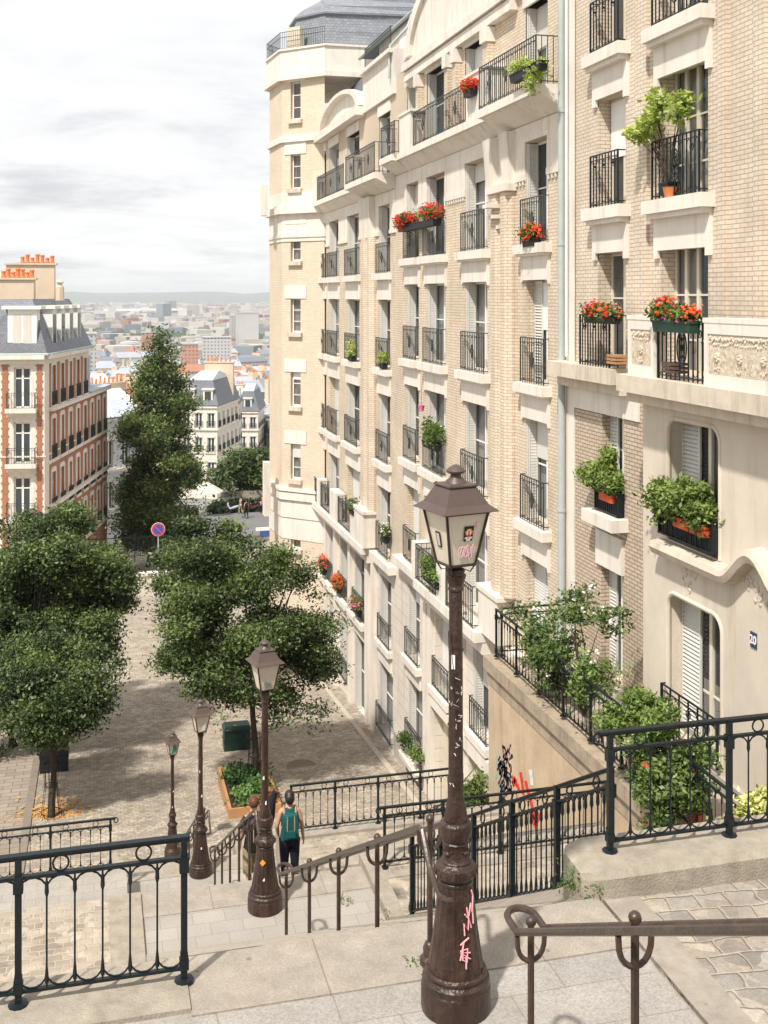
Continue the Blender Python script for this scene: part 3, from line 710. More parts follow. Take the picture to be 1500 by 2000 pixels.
        if decor == 4:
            mb = MB(); rd = random.Random(2)
            for q in range(14): mb.tube([PF(.12+.76*rd.random(), .08+.8*rd.random()) for _ in range(3)], .007, 4)
            mb.build('marker_scribble', greenp, t)
    kz = [(-1,-1),(0,0),(.35,.27),(.96,.83),(1.115,.97),(1.33,1.11),(1.41,1.24),(1.6,1.43),(2.73,2.76),(3.0,2.945),(3.345,3.305),(3.58,3.48),(3.75,3.605)]
    for ch in t.children:      # heights as measured on the photographed lamp
        co = np.empty(len(ch.data.vertices)*3); ch.data.vertices.foreach_get('co', co); co = co.reshape(-1,3)
        top_ = co[:,2] > 2.9; co[:,2] = np.interp(co[:,2], [a for a, b_ in kz], [b_ for a, b_ in kz]); co[top_,:2] *= .95
        ch.data.vertices.foreach_set('co', co.ravel()); ch.data.update()
    return t
lamp('tall brown lamp nearest the camera, pixel sticker on its lantern and pink tag below', 2.33, 7.13, Z1, decor=1)
lamp('second brown lamp, an orange spot on its foot, before the two walkers', 2.22, 15.0, Z2, decor=2)
lamp('third brown lamp with a white torn sticker on its lantern pane', 2.13, 23.4, Z3, decor=3)
lamp('farthest and smallest brown lamp, its lantern pane scribbled green', 2.2, 33.0, sqz(33), decor=4)
# ================================================================== BUILDINGS ON THE RIGHT
def wall_grid(mb, F, s0, s1, z0, z1, ops, d=0, rev=.34, reveal=True):
    """facade sheet with real openings and their reveals; ops = (s0,s1,z0,z1)"""
    ops = [o for o in ops if o[0] < s1 and o[1] > s0 and o[2] < z1 and o[3] > z0]
    ss = sorted({s0, s1} | {v for o in ops for v in o[:2] if s0 < v < s1}); zs = sorted({z0, z1} | {v for o in ops for v in o[2:4] if z0 < v < z1})
    ix = {}; vs = []; fs = []
    for i, a in enumerate(ss):
        for j, z in enumerate(zs): ix[i,j] = len(vs); vs.append(F.P(a, z, d))
    for i in range(len(ss)-1):
        for j in range(len(zs)-1):
            ca, cz = (ss[i]+ss[i+1])/2, (zs[j]+zs[j+1])/2
            if any(o[0] < ca < o[1] and o[2] < cz < o[3] for o in ops): continue
            fs.append((ix[i,j], ix[i+1,j], ix[i+1,j+1], ix[i,j+1]))
    mb.add(vs, fs)
    if reveal:
        for a, c, z, y in ops:
            P = F.P; q = [P(a,z,d),P(c,z,d),P(c,y,d),P(a,y,d)]; r_ = [P(a,z,d-rev),P(c,z,d-rev),P(c,y,d-rev),P(a,y,d-rev)]
            mb.add(q+r_, [(0,4,5,1),(1,5,6,2),(2,6,7,3),(3,7,4,0)])
wrnd = random.Random(11)
def window(B, F, o, shutter='far', depth=.30, mull=1, trans=(.55,), fm=None, curtain=None, slats=True):
    """a casement with frame, panes, shutters and net curtain set back in its opening"""
    s0, s1, z0, z1 = o; fm = fm or white; mb = MB(); w_ = .055
    mb.fb(F, s0, s1, z0, z0+w_*1.6, -depth-.06, -depth); mb.fb(F, s0, s1, z1-w_, z1, -depth-.06, -depth)
    mb.fb(F, s0, s0+w_, z0+w_*1.6, z1-w_, -depth-.06, -depth); mb.fb(F, s1-w_, s1, z0+w_*1.6, z1-w_, -depth-.06, -depth)
    W = s1-s0; n = mull
    for i in range(1, n+1):
        c = s0+W*i/(n+1); mb.fb(F, c-.05, c+.05, z0+w_*1.6, z1-w_, -depth-.05, -depth+.015)
    for q in trans:
        zc = z0+(z1-z0)*q; mb.fb(F, s0+w_, s1-w_, zc-.018, zc+.018, -depth-.045, -depth-.004)
    win = mb.build('window', fm, B)
    mb = MB(); mb.add([F.P(s0+.02,z0+.05,-depth-.03),F.P(s1-.02,z0+.05,-depth-.03),F.P(s1-.02,z1-.03,-depth-.03),F.P(s0+.02,z1-.03,-depth-.03)], [(0,1,2,3)])
    mb.build('pane', glass, win)
    if curtain is None: curtain = wrnd.random() < .85
    if curtain:
        mb = MB(); k = wrnd.choice([(0,.42,.58,1),(0,.48,.52,1),(0,.3,.75,1)])
        for a, c in ((k[0],k[1]),(k[2],k[3])):
            A, Cc = s0+W*a, s0+W*c; m_ = 8; vs = []
            for i in range(m_+1):
                x = A+(Cc-A)*i/m_; dd = -depth-.12-.02*(i%2); vs += [F.P(x,z0+.05,dd), F.P(x,z1-.05,dd)]
            mb.add(vs, [(2*i,2*i+2,2*i+3,2*i+1) for i in range(m_)])
        mb.build('curtain', curt, win)
    if slats and wrnd.random() < .25:
        mb = MB(); zb = z1-(z1-z0)*wrnd.uniform(.2,.55); mb.fb(F, s0+.06, s1-.06, zb, z1-.06, -depth+.02, -depth+.035); mb.build('blind', wrnd.choice([curt, white, shut]), win)
    def leaf(a, c, d0, d1, zz0, zz1, along):
        lb = MB(); n_ = int((zz1-zz0)/.075)
        if along == 'd':   # folded against a jamb, the leaf spans depth
            lb.fb(F, a, c, zz0, zz0+.08, d0, d1); lb.fb(F, a, c, zz1-.08, zz1, d0, d1); lb.fb(F, a, c, zz0+.08, zz1-.08, d1-.03, d1); lb.fb(F, a, c, zz0+.08, zz1-.08, d0, d0+.03)
            if slats:
                for i in range(1, n_-1):
                    z = zz0+.05+i*.075; P = F.P
                    lb.add([P(a+.004,z,d0+.03),P(a+.004,z,d1-.03),P(c,z+.05,d1-.03),P(c,z+.05,d0+.03)], [(0,1,2,3)])
            lb.fb(F, a+(.012 if a > (s0+s1)/2 else 0), c-(0 if a > (s0+s1)/2 else .012), zz0+.08, zz1-.08, d0+.03, d1-.03)
        else:
            lb.fb(F, a, c, zz0, zz0+.08, d0, d1); lb.fb(F, a, c, zz1-.08, zz1, d0, d1); lb.fb(F, a, a+.04, zz0+.08, zz1-.08, d0, d1); lb.fb(F, c-.04, c, zz0+.08, zz1-.08, d0, d1)
            for i in range(1, n_-1):
                z = zz0+.05+i*.075; P = F.P
                lb.add([P(a+.04,z,d1),P(c-.04,z,d1),P(c-.04,z+.06,d0),P(a+.04,z+.06,d0)], [(0,1,2,3)])
        lb.build('shutter', shut, win)
    if shutter in ('far', 'both'):
        for k in range(2): leaf(s1-.05-.055*k, s1-.012-.055*k, -depth+.005, -.02-.03*k, z0+.02, z1-.02, 'd')
    if shutter in ('near', 'both'): leaf(s0+.012, s0+.05, -depth+.005, -.02, z0+.02, z1-.02, 'd')
    if shutter == 'half':
        leaf(s1-W*.36, s1-.01, -depth+.03, -depth+.07, z0+.02, z1-.02, 's')
    if shutter == 'closed':
        leaf(s1-W*.5, s1-.01, -depth+.03, -depth+.07, z0+.02, z1-.02, 's'); leaf(s0+.01, s0+W*.5-.005, -depth+.03, -depth+.07, z0+.02, z1-.02, 's')
    return win
def balconet(B, F, s0, s1, z, h=1.15, d=.12, orn='block', side=True, sp=.145, mat=None, r=.0085):
    """window railing: bars with hooped heads, a cast ornament in the middle, short returns to the wall"""
    mb = MB(); W = s1-s0; n = max(4, int(W/sp)); P = F.P; mat = mat or ironA
    for zz, hh in ((z+h, .014), (z+h-.11, .008), (z+.06, .010)): mb.fb(F, s0-.012, s1+.012, zz-hh, zz+hh, d-.012, d+.012)
    for i in range(n+1):
        s = s0+W*i/n; rr = r*1.7 if i in (0, n) else r
        mb.fb(F, s-rr, s+rr, z+.0, z+h, d-rr, d+rr)
        if i < n and i%2 == 0:
            m_ = s+W/n/2; q = W/n*.5
            mb.tube([P(m_-q, z+h-.24, d), P(m_-q*.7, z+h-.16, d), P(m_, z+h-.13, d), P(m_+q*.7, z+h-.16, d), P(m_+q, z+h-.24, d)], r*.8, 4)
            mb.tube([P(m_-q, z+.18, d), P(m_-q*.7, z+.12, d), P(m_, z+.085, d), P(m_+q*.7, z+.12, d), P(m_+q, z+.18, d)], r*.8, 4)
    if side:
        for s in (s0, s1):
            for zz in (z+h, z+.06): mb.fb(F, s-.011, s+.011, zz-.012, zz+.012, 0, d)
            k = max(1, int(d/sp))
            for i in range(1, k+(1 if d > .2 else 0)): 
                dd = d*i/(k+0.0) if k > 1 else d/2
                if dd < d-.02: mb.fb(F, s-r, s+r, z, z+h, dd-r, dd+r)
    if orn: 
        c = (s0+s1)/2; zc = z+h*.52
        cs = [c] if W < 2.8 else [s0+W*q for q in (.2,.5,.8)]
        for c in cs:
            if orn == 'oval':
                mb.tube([P(c+.16*math.cos(a), zc+.30*math.sin(a), d) for a in [2*math.pi*i/18 for i in range(18)]], .014, 5, closed=True)
                mb.tube([P(c+.11*math.cos(a), zc+.24*math.sin(a), d) for a in [2*math.pi*i/18 for i in range(18)]], .007, 4, closed=True)
                for a in range(6): mb.tube([P(c, zc, d), P(c+.12*math.cos(a*1.047+.5), zc+.22*math.sin(a*1.047+.5), d)], .010, 4)
                mb.ball(P(c, zc, d), .055, 8, 5); mb.ball(P(c, zc+.15, d), .035, 8, 5); mb.ball(P(c, zc-.15, d), .035, 8, 5)
                for e_ in (-.37, .37):
                    for zz, rr in ((z+h-.27, .065),):
                        mb.tube([P(c+e_*W*.95+rr*math.cos(a), zz+rr*math.sin(a), d) for a in [2*math.pi*i/12 for i in range(12)]], .009, 4, closed=True)
                        for a in range(4): mb.tube([P(c+e_*W*.95, zz, d), P(c+e_*W*.95+rr*math.cos(a*1.57+.4), zz+rr*math.sin(a*1.57+.4), d)], .008, 4)
            elif orn == 'rosette':
                for e_ in (-.33, 0, .33):
                    cc = c+e_*W; zz = z+h-.24; rr = .075
                    mb.tube([P(cc+rr*math.cos(a), zz+rr*math.sin(a), d) for a in [2*math.pi*i/12 for i in range(12)]], .009, 4, closed=True)
                    mb.tube([P(cc-rr, zz+.01, d), P(cc, zz-.03, d), P(cc+rr, zz+.01, d)], .008, 4); mb.ball(P(cc, zz, d), .028, 6, 4)
            else:
                mb.fb(F, c-.045, c+.045, zc-.19, zc+.19, d-.015, d+.022); mb.fb(F, c-.12, c+.12, zc-.06, zc+.06, d-.012, d+.02)
                mb.fb(F, c-.055, c+.055, zc-.10, zc-.07, d-.012, d+.02); mb.fb(F, c-.055, c+.055, zc+.07, zc+.10, d-.012, d+.02)
    return mb.build('balcony_rail', mat, B)
RF = Fr((10.7,0,0), (0,1,0), (-1,0,0))
def Y(x): return Ys(x)
sC = Y(1106); sA = Y(774); sB = Y(624)
# ---------------------------------------------------------------- middle house (A)
A_ = thing('apartment_house', 'tall cream brick house with red geraniums, between the grey drainpipe and the stepped house beyond', 'house', (10.7, (sC+sA)/2, -16), 'cream brick houses on the right')
colsA = [(Y(1070), Y(1027)), (Y(952), Y(909)), (Y(870), Y(834)), (Y(818), Y(795))]
flA = [1.3, -2.2, -5.7, -9.2]
opsA = []
for ci, (a, c) in enumerate(colsA):
    for f in flA: opsA.append((a, c, f, f+2.6, ci, f))
for ci, (a, c) in enumerate(colsA): opsA.append((a, c, 4.95, 7.35, ci, 4.95))
low = [(Y(955),Y(924),-12.6,-9.95), (Y(880),Y(850),-12.6,-9.95), (Y(820),Y(796),-12.6,-10.1)]
low2 = [(Y(985),Y(916),-17,-13.5), (Y(895),Y(848),-17,-13.4), (Y(826),Y(796),-15.75,-13.3)]
oo = [o[:4] for o in opsA]
mb = MB(); wall_grid(mb, RF, sC, sA, -9.4, 3.1, oo); wall_grid(mb, RF, sC, sA, 3.35, 8.0, oo, reveal=False)
mb.build('brick_wall', brickA, A_)
mb = MB(); wall_grid(mb, RF, sC, sA, -17.2, -9.4, low+low2, rev=.4); wall_grid(mb, RF, sC, sA, 3.1, 3.35, oo, reveal=False)
mb.box(10.72, 20, sC, sC+.2, -17, 8); mb.build('stone_wall', blocks, A_)
mb = MB(); mb.fb(RF, sC+.1, sA-.1, -17, 7.9, -1.7, -1.5); mb.build('dark_backing', dark, A_)
# stone dressing
for a, c, f, t_, ci, f0 in opsA:
    mb = MB()
    if f0 > 4: 
        mb.fb(RF, a-.12, c+.12, t_, t_+.42, -.02, .05); mb.build('lintel', cream2, A_); continue
    if f0 > -9:
        mb.fb(RF, a-.26, c+.26, f-.24, f-.002, -.05, .27); mb.fb(RF, a-.20, c+.20, f-.30, f-.24, -.05, .20)
        mb.fprism(RF, [(a-.10,f-.90+.001),(a-.02,f-.90+.001),(a-.02,f-.899),(c+.02,f-.899),(c+.02,f-.90+.001),(c+.16,f-.90-.10),(c+.16,f-.30),(a-.16,f-.30),(a-.16,f-.90-.10)], -.02, .075); mb.build('window_surround', cream2, A_)

# band with dentils under the big balcony, corbels and slabs
mb = MB(); segs = [(sC, colsA[0][0]), (colsA[0][1], colsA[1][0]), (colsA[1][1], colsA[2][0]), (colsA[2][1], colsA[3][0]), (colsA[3][1], sA)]
for a, c in segs:
    mb.fb(RF, a+.01, c-.01, 2.95, 3.12, -.02, .06)
    k = int((c-a)/.22)
    for i in range(k): mb.fb(RF, a+.06+i*.22, a+.15+i*.22, 2.84, 2.95, -.02, .05)
for a, c in segs: mb.fb(RF, a+.005, c-.005, 3.12, 4.35, -.02, .03)
mb.fb(RF, sC, sA, 3.92, 4.35, -.02, .035)
mb.build('stone_band', cream, A_)
mb = MB()
def coveslab(mb, F, a, c, ztop, d, th=.30):
    mb.fb(F, a, c, ztop-th, ztop, -.02, d); 
    P = F.P; mb.hexa([P(a,ztop-th-.35,.02),P(c,ztop-th-.35,.02),P(c,ztop-th-.35,-.02),P(a,ztop-th-.35,-.02),P(a,ztop-th-.002,d-.12),P(c,ztop-th-.002,d-.12),P(c,ztop-th-.002,-.02),P(a,ztop-th-.002,-.02)])
coveslab(mb, RF, sC+.02, Y(985)-.0, 4.95, .78, .22); coveslab(mb, RF, Y(985), Y(800), 4.94, .50, .22); coveslab(mb, RF, Y(800), sA-.02, 4.95, .66, .22)
mb.fb(RF, Y(985), Y(941), 4.94, 6.15, .02, .48); mb.fb(RF, Y(829), Y(806), 4.94, 6.15, .02, .48)     # solid parapet blocks
mb.fb(RF, Y(987), Y(939), 6.15, 6.23, 0, .52); mb.fb(RF, Y(831), Y(804), 6.15, 6.23, 0, .52)
mb.build('balcony', cream2, A_)
balconet(A_, RF, sC+.08, Y(985)-.06, 4.96, 1.12, .73, 'block'); balconet(A_, RF, Y(939)+.0, Y(831), 4.95, 1.12, .42, 'block'); balconet(A_, RF, Y(803), sA-.1, 4.96, 1.12, .6, 'block')
for a, c, f, t_, ci, f0 in opsA:
    sh = wrnd.choice(['far','far','far','both'])
    if f0 in (-9.2,) and ci in (0,3): sh = 'closed'
    if f0 == -2.2 and ci == 0: sh = 'half'
    window(A_, RF, (a,c,f,t_), sh)
    if -9 < f0 < 4: balconet(A_, RF, a-.04, c+.04, f+.02, 1.13, .13)
for i, (a, c, f, t_) in enumerate(low):
    window(A_, RF, (a,c,f,t_), 'closed' if i == 1 else 'far', trans=(.5,)); balconet(A_, RF, a-.02, c+.02, f+.02, .95, .10, None)
window(A_, RF, low2[2], 'far', trans=(.5,)); balconet(A_, RF, low2[2][0], low2[2][1], low2[2][2]+.02, .9, .1, None)
mb = MB()
for o in low2[:2]:
    mb.fb(RF, o[0]+.01, o[1]-.01, -17, o[3]-.01, -.40, -.32)
    for k in range(4): mb.fb(RF, o[0]+.15+k*.6, o[0]+.6+k*.6, -15.6, o[3]-.4, -.33, -.29)
mb.build('door', M('cream_door', (.60,.53,.42), .6, .06, 3), A_)
# long stone balcony of the lowest brick floor, ledges and pilasters below
mb = MB()
mb.fb(RF, Y(968), Y(842), -9.5, -9.22, -.02, .62); mb.fb(RF, Y(968)+.02, Y(842)-.02, -9.85, -9.5, -.02, .38)
mb.fb(RF, Y(1000), Y(962), -9.22, -8.05, -.02, .42); mb.fb(RF, Y(1003), Y(960), -8.05, -7.93, -.02, .47)
mb.fb(RF, Y(905), Y(887), -9.22, -8.1, .3, .58); mb.fb(RF, Y(842), Y(832), -9.22, -8.1, 0, .5)
mb.fb(RF, Y(832), Y(784), -9.52, -9.25, -.02, .35); mb.fb(RF, Y(1098), Y(1005), -9.5, -9.22, -.02, .25)
mb.build('long_balcony', cream2, A_)
balconet(A_, RF, Y(960)+.05, Y(905)-.02, -9.2, 1.14, .55); balconet(A_, RF, Y(887)+.02, Y(843)-.05, -9.2, 1.14, .55); balconet(A_, RF, colsA[3][0]-.05, colsA[3][1]+.05, -9.2, 1.13, .13)
mb = MB()
for a, c, f, t_ in low: mb.fb(RF, a-.22, c+.22, f-.22, f-.002, -.02, .22); mb.fb(RF, a-.12, c+.12, f-.75, f-.25, -.02, .05)
for xx in (1004, 968, 906, 893, 845, 836): mb.fb(RF, Y(xx)-.18, Y(xx)+.18, -17, -9.87, -.02, .14)
mb.fb(RF, Y(968)+.2, Y(906)-.2, -13.3, -12.9, -.02, .18); mb.fb(RF, Y(893)+.2, Y(846)-.2, -13.2, -12.9, -.02, .18)
mb.build('stone_trim', cream2, A_)
mb = MB(); mb.fb(RF, Y(846)+.2, sA, -17.2, -15.85, .0, .10); mb.build('plinth', M('grey_plinth', (.42,.38,.33), .9, .12, 2, dirt=.4), A_)
# twin brick ribs between the first two columns, up to the balcony
mb = MB()
for xa, xb in ((1008, 992), (990, 973)):
    a, c = Y(xa), Y(xb); mb.prism([(10.72,a),(10.60,a),(10.42,a+(c-a)*.25),(10.42,a+(c-a)*.75),(10.60,c),(10.72,c)], -7.93, 2.9)
mb.build('brick_rib', brickA, A_)
mb = MB()
for xx in (1008, 975):
    a = Y(xx); P = RF.P
    mb.hexa([P(a,2.95,.16),P(a+.6,2.95,.16),P(a+.6,2.95,0),P(a,2.95,0),P(a+.0,4.3,.28),P(a+.6,4.3,.28),P(a+.65,4.3,0),P(a-.05,4.3,0)])
mb.fb(RF, Y(1010), Y(971), 2.75, 2.95, 0, .34)
for k in range(3): mb.fb(RF, Y(985)-.2, Y(985)+.2, 2.35-.28*k, 2.45-.28*k, 0, .55-.14*k)
mb.build('corbel', cream, A_)
# upper storey: brick piers, cornice, curved pediment, slate roof
mb = MB()
mb.fb(RF, Y(1012), Y(800), 7.8, 8.05, -.02, .30); mb.fb(RF, Y(1012), Y(800), 7.45, 7.75, -.02, .22)
mb.fb(RF, sC, Y(1012), 7.9, 8.1, -.02, .2)
s_l, s_r = Y(1010), Y(802); mid = (s_l+s_r)/2; half = (s_r-s_l)/2
arc = [(s_l, 8.06)]+[(mid+half*math.cos(a), 8.3+2.3*math.sin(a)) for a in [math.pi-math.pi*i/18 for i in range(19)]]+[(s_r, 8.06)]
mb.fprism(RF, arc, -.3, .05)
for i in range(18):
    a0, a1 = math.pi-math.pi*i/18, math.pi-math.pi*(i+1)/18
    q = [(mid+half*k*math.cos(a), 8.3+2.3*k*math.sin(a)) for a, k in ((a0,1.04),(a1,1.04),(a1,.92),(a0,.92))]
    mb.fprism(RF, q[::-1], .04, .18)
for xx, w_ in ((962,.5),(900,.35),(884,.35),(826,.3)): mb.fb(RF, Y(xx)-w_/2, Y(xx)+w_/2, 7.0, 7.4, 0, .3)
mb.build('pediment', cream2, A_)
mb = MB()
for xx, w_ in ((962,.42),(900,.3),(884,.3),(826,.25)): mb.fb(RF, Y(xx)-w_/2, Y(xx)+w_/2, 4.96, 7.0, 0, .22)
mb.build('brick_pier', brickA, A_)
mb = MB(); P = RF.P
mb.hexa([P(sC,8.0,-.1),P(sA,8.0,-.1),P(sA,8.0,-9),P(sC,8.0,-9),P(sC,12.5,-2.4),P(sA,12.5,-2.4),P(sA,12.5,-9),P(sC,12.5,-9)])
mb.build('roof', slate, A_)
mb = MB()
for xx in (1055,):
    a = Y(xx); mb.fb(RF, a-.9, a+.9, 8.1, 10.3, -.9, .1); mb.fb(RF, a-1.1, a+1.1, 10.3, 10.5, -.9, .3)
mb.build('dormer', cream, A_)
# brackets of cast iron shelf and the drainpipe on the joint of the houses
mb = MB(); mb.smooth = True
mb.tube([P(sC-.05, z, .14) for z in (12, 4, -4, -8.2)], .085, 10)
for z in (7.5, 4.3, 1.2, -2, -5): mb.tube([P(sC-.05, z-.03, .14), P(sC-.05, z+.03, .14)], .10, 10)
mb.build('drainpipe', zincp, A_)
# ---------------------------------------------------------------- stepped house beyond (B)
B_ = thing('apartment_house', 'stepped cream house with arched gable and flower-filled loggia, joined to the round cornered tower', 'house', (10.7, (sA+sB)/2, -17), 'cream brick houses on the right')
colsB = [(Y(762), Y(741)), (Y(702), Y(679)), (Y(662), Y(644)), (Y(637), Y(628))]
flB = [.85, -2.75, -6.3]
opsB = [(a, c, f, f+2.6, ci, f) for ci, (a, c) in enumerate(colsB) for f in flB]+[(a, c, 4.5, 6.9, ci, 4.5) for ci, (a, c) in enumerate(colsB)]
opsB += [(colsB[0][0], colsB[0][1], -9.85, -7.3, 0, -9.85)]+[(a, c, -9.85, -7.3, ci+1, -9.85) for ci, (a, c) in enumerate(colsB[1:])]
lowB = [(Y(764),Y(742),-13.2,-10.7), (Y(716),Y(692),-13.3,-10.4), (Y(683),Y(664),-13.3,-10.4), (Y(655),Y(642),-13.3,-10.4), (Y(636),Y(629),-13.3,-10.4)]
lowB2 = [(Y(768),Y(740),-16.6,-14.1), (Y(718),Y(692),-17.5,-14.2), (Y(683),Y(664),-16.8,-14.2), (Y(655),Y(642),-17,-14.2)]
oo = [o[:4] for o in opsB]
mb = MB(); wall_grid(mb, RF, sA, sB, -10.1, 3.1, oo); wall_grid(mb, RF, sA, sB, 3.1, 7.5, oo, reveal=False); mb.build('brick_wall', brickA, B_)
mb = MB(); wall_grid(mb, RF, sA, sB, -18.2, -10.1, lowB+lowB2, rev=.4); mb.build('stone_wall', blocks, B_)
mb = MB(); mb.fb(RF, sA+.1, sB-.1, -17, 7.4, -1.7, -1.5); mb.build('dark_backing', dark, B_)
for a, c, f, t_, ci, f0 in opsB:
    mb = MB()
    if f0 > 4: mb.fb(RF, a-.12, c+.12, t_, t_+.4, -.02, .05); mb.build('lintel', cream2, B_); continue
    if f0 > -9:
        mb.fb(RF, a-.22, c+.22, f-.24, f-.002, -.05, .27)
        mb.fb(RF, a-.14, c+.14, f-.99, f-.24, -.02, .075); mb.build('window_surround', cream2, B_)

mb = MB(); mb.fb(RF, sA, sB, 3.45, 3.9, -.02, .04)
segs = [(sA, colsB[0][0]), (colsB[0][1], colsB[1][0]), (colsB[1][1], colsB[2][0]), (colsB[2][1], colsB[3][0])]
for a, c in segs:
    mb.fb(RF, a+.01, c-.01, 2.45, 3.45, -.02, .03); mb.fb(RF, a+.01, c-.01, 2.32, 2.46, -.02, .06)
mb.build('stone_band', cream, B_)
mb = MB()
coveslab(mb, RF, sA+.02, Y(712), 4.5, .85, .22); coveslab(mb, RF, Y(712), Y(630), 4.49, .5, .22); coveslab(mb, RF, Y(630), sB-.02, 4.5, .65, .22)
mb.fb(RF, Y(712), Y(694), 4.49, 5.75, .02, .48); mb.fb(RF, Y(636), Y(628), 4.49, 5.75, .02, .48)
mb.build('balcony', cream2, B_)
balconet(B_, RF, sA+.1, Y(712)-.05, 4.5, 1.12, .8); balconet(B_, RF, Y(693), Y(637), 4.5, 1.12, .42); balconet(B_, RF, Y(627), sB-.1, 4.5, 1.12, .55)
for a, c, f, t_, ci, f0 in opsB:
    window(B_, RF, (a,c,f,t_), wrnd.choice(['far','far','closed'] if f0 < -5 else ['far','far','both']), slats=False)
    if f0 < 4: balconet(B_, RF, a-.04, c+.04, f+.02, 1.13, .13 if f0 > -9 or ci == 0 else .42)
for i, (a, c, f, t_) in enumerate(lowB):
    window(B_, RF, (a,c,f,t_), 'far', slats=False)
    balconet(B_, RF, a-.02, c+.02, f+.02, .95, .10, None)
for a, c, f, t_ in lowB2: window(B_, RF, (a,c,f,t_), 'far', slats=False, trans=(.5,))
balconet(B_, RF, lowB2[0][0], lowB2[0][1], lowB2[0][2], .95, .12, None); balconet(B_, RF, lowB2[2][0], lowB2[2][1], lowB2[2][2], .95, .12, None)
mb = MB()
mb.fb(RF, Y(732), sB, -10.15, -9.87, -.02, .55); mb.fb(RF, Y(732)+.02, sB, -10.5, -10.15, -.02, .3)
mb.fb(RF, Y(734), Y(706), -9.87, -8.55, -.02, .50); mb.fb(RF, Y(735), Y(705), -8.55, -8.43, -.02, .55)
mb.fb(RF, Y(678), Y(665), -9.87, -8.6, .1, .50); mb.fb(RF, Y(643), Y(639), -9.87, -8.6, .1, .50)
mb.fb(RF, sA+.0, Y(735), -10.2, -9.92, -.02, .3)
for xx in (734, 722, 688, 659, 640): mb.fb(RF, Y(xx)-.25, Y(xx)+.25, -18.1, -10.52, -.02, .16)
for a, c, f, t_ in lowB: mb.fb(RF, a-.2, c+.2, f-.22, f-.002, -.02, .3 if a > Y(740) else .2); mb.fb(RF, a-.1, c+.1, f-.8, f-.25, -.02, .06)
mb.build('stone_trim', cream2, B_)
mb = MB(); mb.fb(RF, sA, Y(734)-.25, -18.2, -16.75, .0, .10); mb.build('plinth', MATS['grey_plinth'], B_)
mb = MB()
for xa, xb in ((735, 727), (725, 714)):
    a, c = Y(xa), Y(xb); mb.prism([(10.72,a),(10.60,a),(10.44,a+(c-a)*.25),(10.44,a+(c-a)*.75),(10.60,c),(10.72,c)], -8.43, 2.3)
mb.build('brick_rib', brickA, B_)
mb = MB(); a = Y(733); P = RF.P
mb.hexa([P(a,2.3,.2),P(a+1.8,2.3,.2),P(a+1.8,2.3,0),P(a,2.3,0),P(a+.0,3.9,.28),P(a+1.8,3.9,.28),P(a+1.85,3.9,0),P(a-.05,3.9,0)]); mb.build('corbel', cream, B_)
mb = MB()
s_l, s_r = Y(712), Y(632); mid = (s_l+s_r)/2; half = (s_r-s_l)/2
mb.fb(RF, s_l-.2, s_r+.2, 7.35, 7.7, -.02, .45)
arc = [(s_l, 7.7)]+[(mid+half*math.cos(a), 7.75+1.15*math.sin(a)) for a in [math.pi-math.pi*i/16 for i in range(17)]]+[(s_r, 7.7)]
mb.fprism(RF, arc, -.3, .03)
for i in range(16):
    a0, a1 = math.pi-math.pi*i/16, math.pi-math.pi*(i+1)/16
    mb.fprism(RF, [(mid+half*k*math.cos(a), 7.75+1.15*k*math.sin(a)) for a, k in ((a0,1.04),(a1,1.04),(a1,.9),(a0,.9))][::-1], .02, .3)
mb.fb(RF, sA, Y(712)-.2, 7.4, 8.9, -.3, .12); mb.fb(RF, sA, Y(712)-.2, 8.9, 9.05, -.3, .3)
mb.build('pediment', cream2, B_)
mb = MB(); mb.fb(RF, sA+.05, Y(700), 7.5, 10.6, -6, -.9); mb.build('attic_wall', cream, B_)
mb = MB(); mb.fb(RF, Y(745)-.6, Y(745)+.6, 9.05, 10.4, -.93, -.88); mb.build('attic_door', white, B_)
mb = MB()
mb.hexa([P(sA-.1,10.5,-.75),P(Y(672),10.5,-.75),P(Y(672),10.5,-7),P(sA-.2,10.5,-7),P(sA-.2,12.4,-3.4),P(Y(672),12.4,-3.4),P(Y(672),12.4,-7),P(sA-.2,12.4,-7)])
mb.hexa([P(Y(700),7.6,-.4),P(sB,7.6,-.4),P(sB,7.6,-7),P(Y(700),7.6,-7),P(Y(700),10.3,-1.6),P(sB,10.3,-1.6),P(sB,10.3,-7),P(Y(700),10.3,-7)])
mb.build('roof', slate, B_)
mb = MB(); mb.smooth = True; mb.tube([P(sA-.1,10.5,-.70),P(Y(672),10.5,-.70)], .07, 8); mb.tube([P(sA+.3,10.4,-.68),P(sA+.3,9.9,-.5),P(sA+.3,9.2,.15),P(sA+.3,8,.2)], .05, 8); mb.build('gutter', zincp, B_)
balconet(B_, RF, sA+.4, Y(712)-.5, 9.05, .9, .1, None)
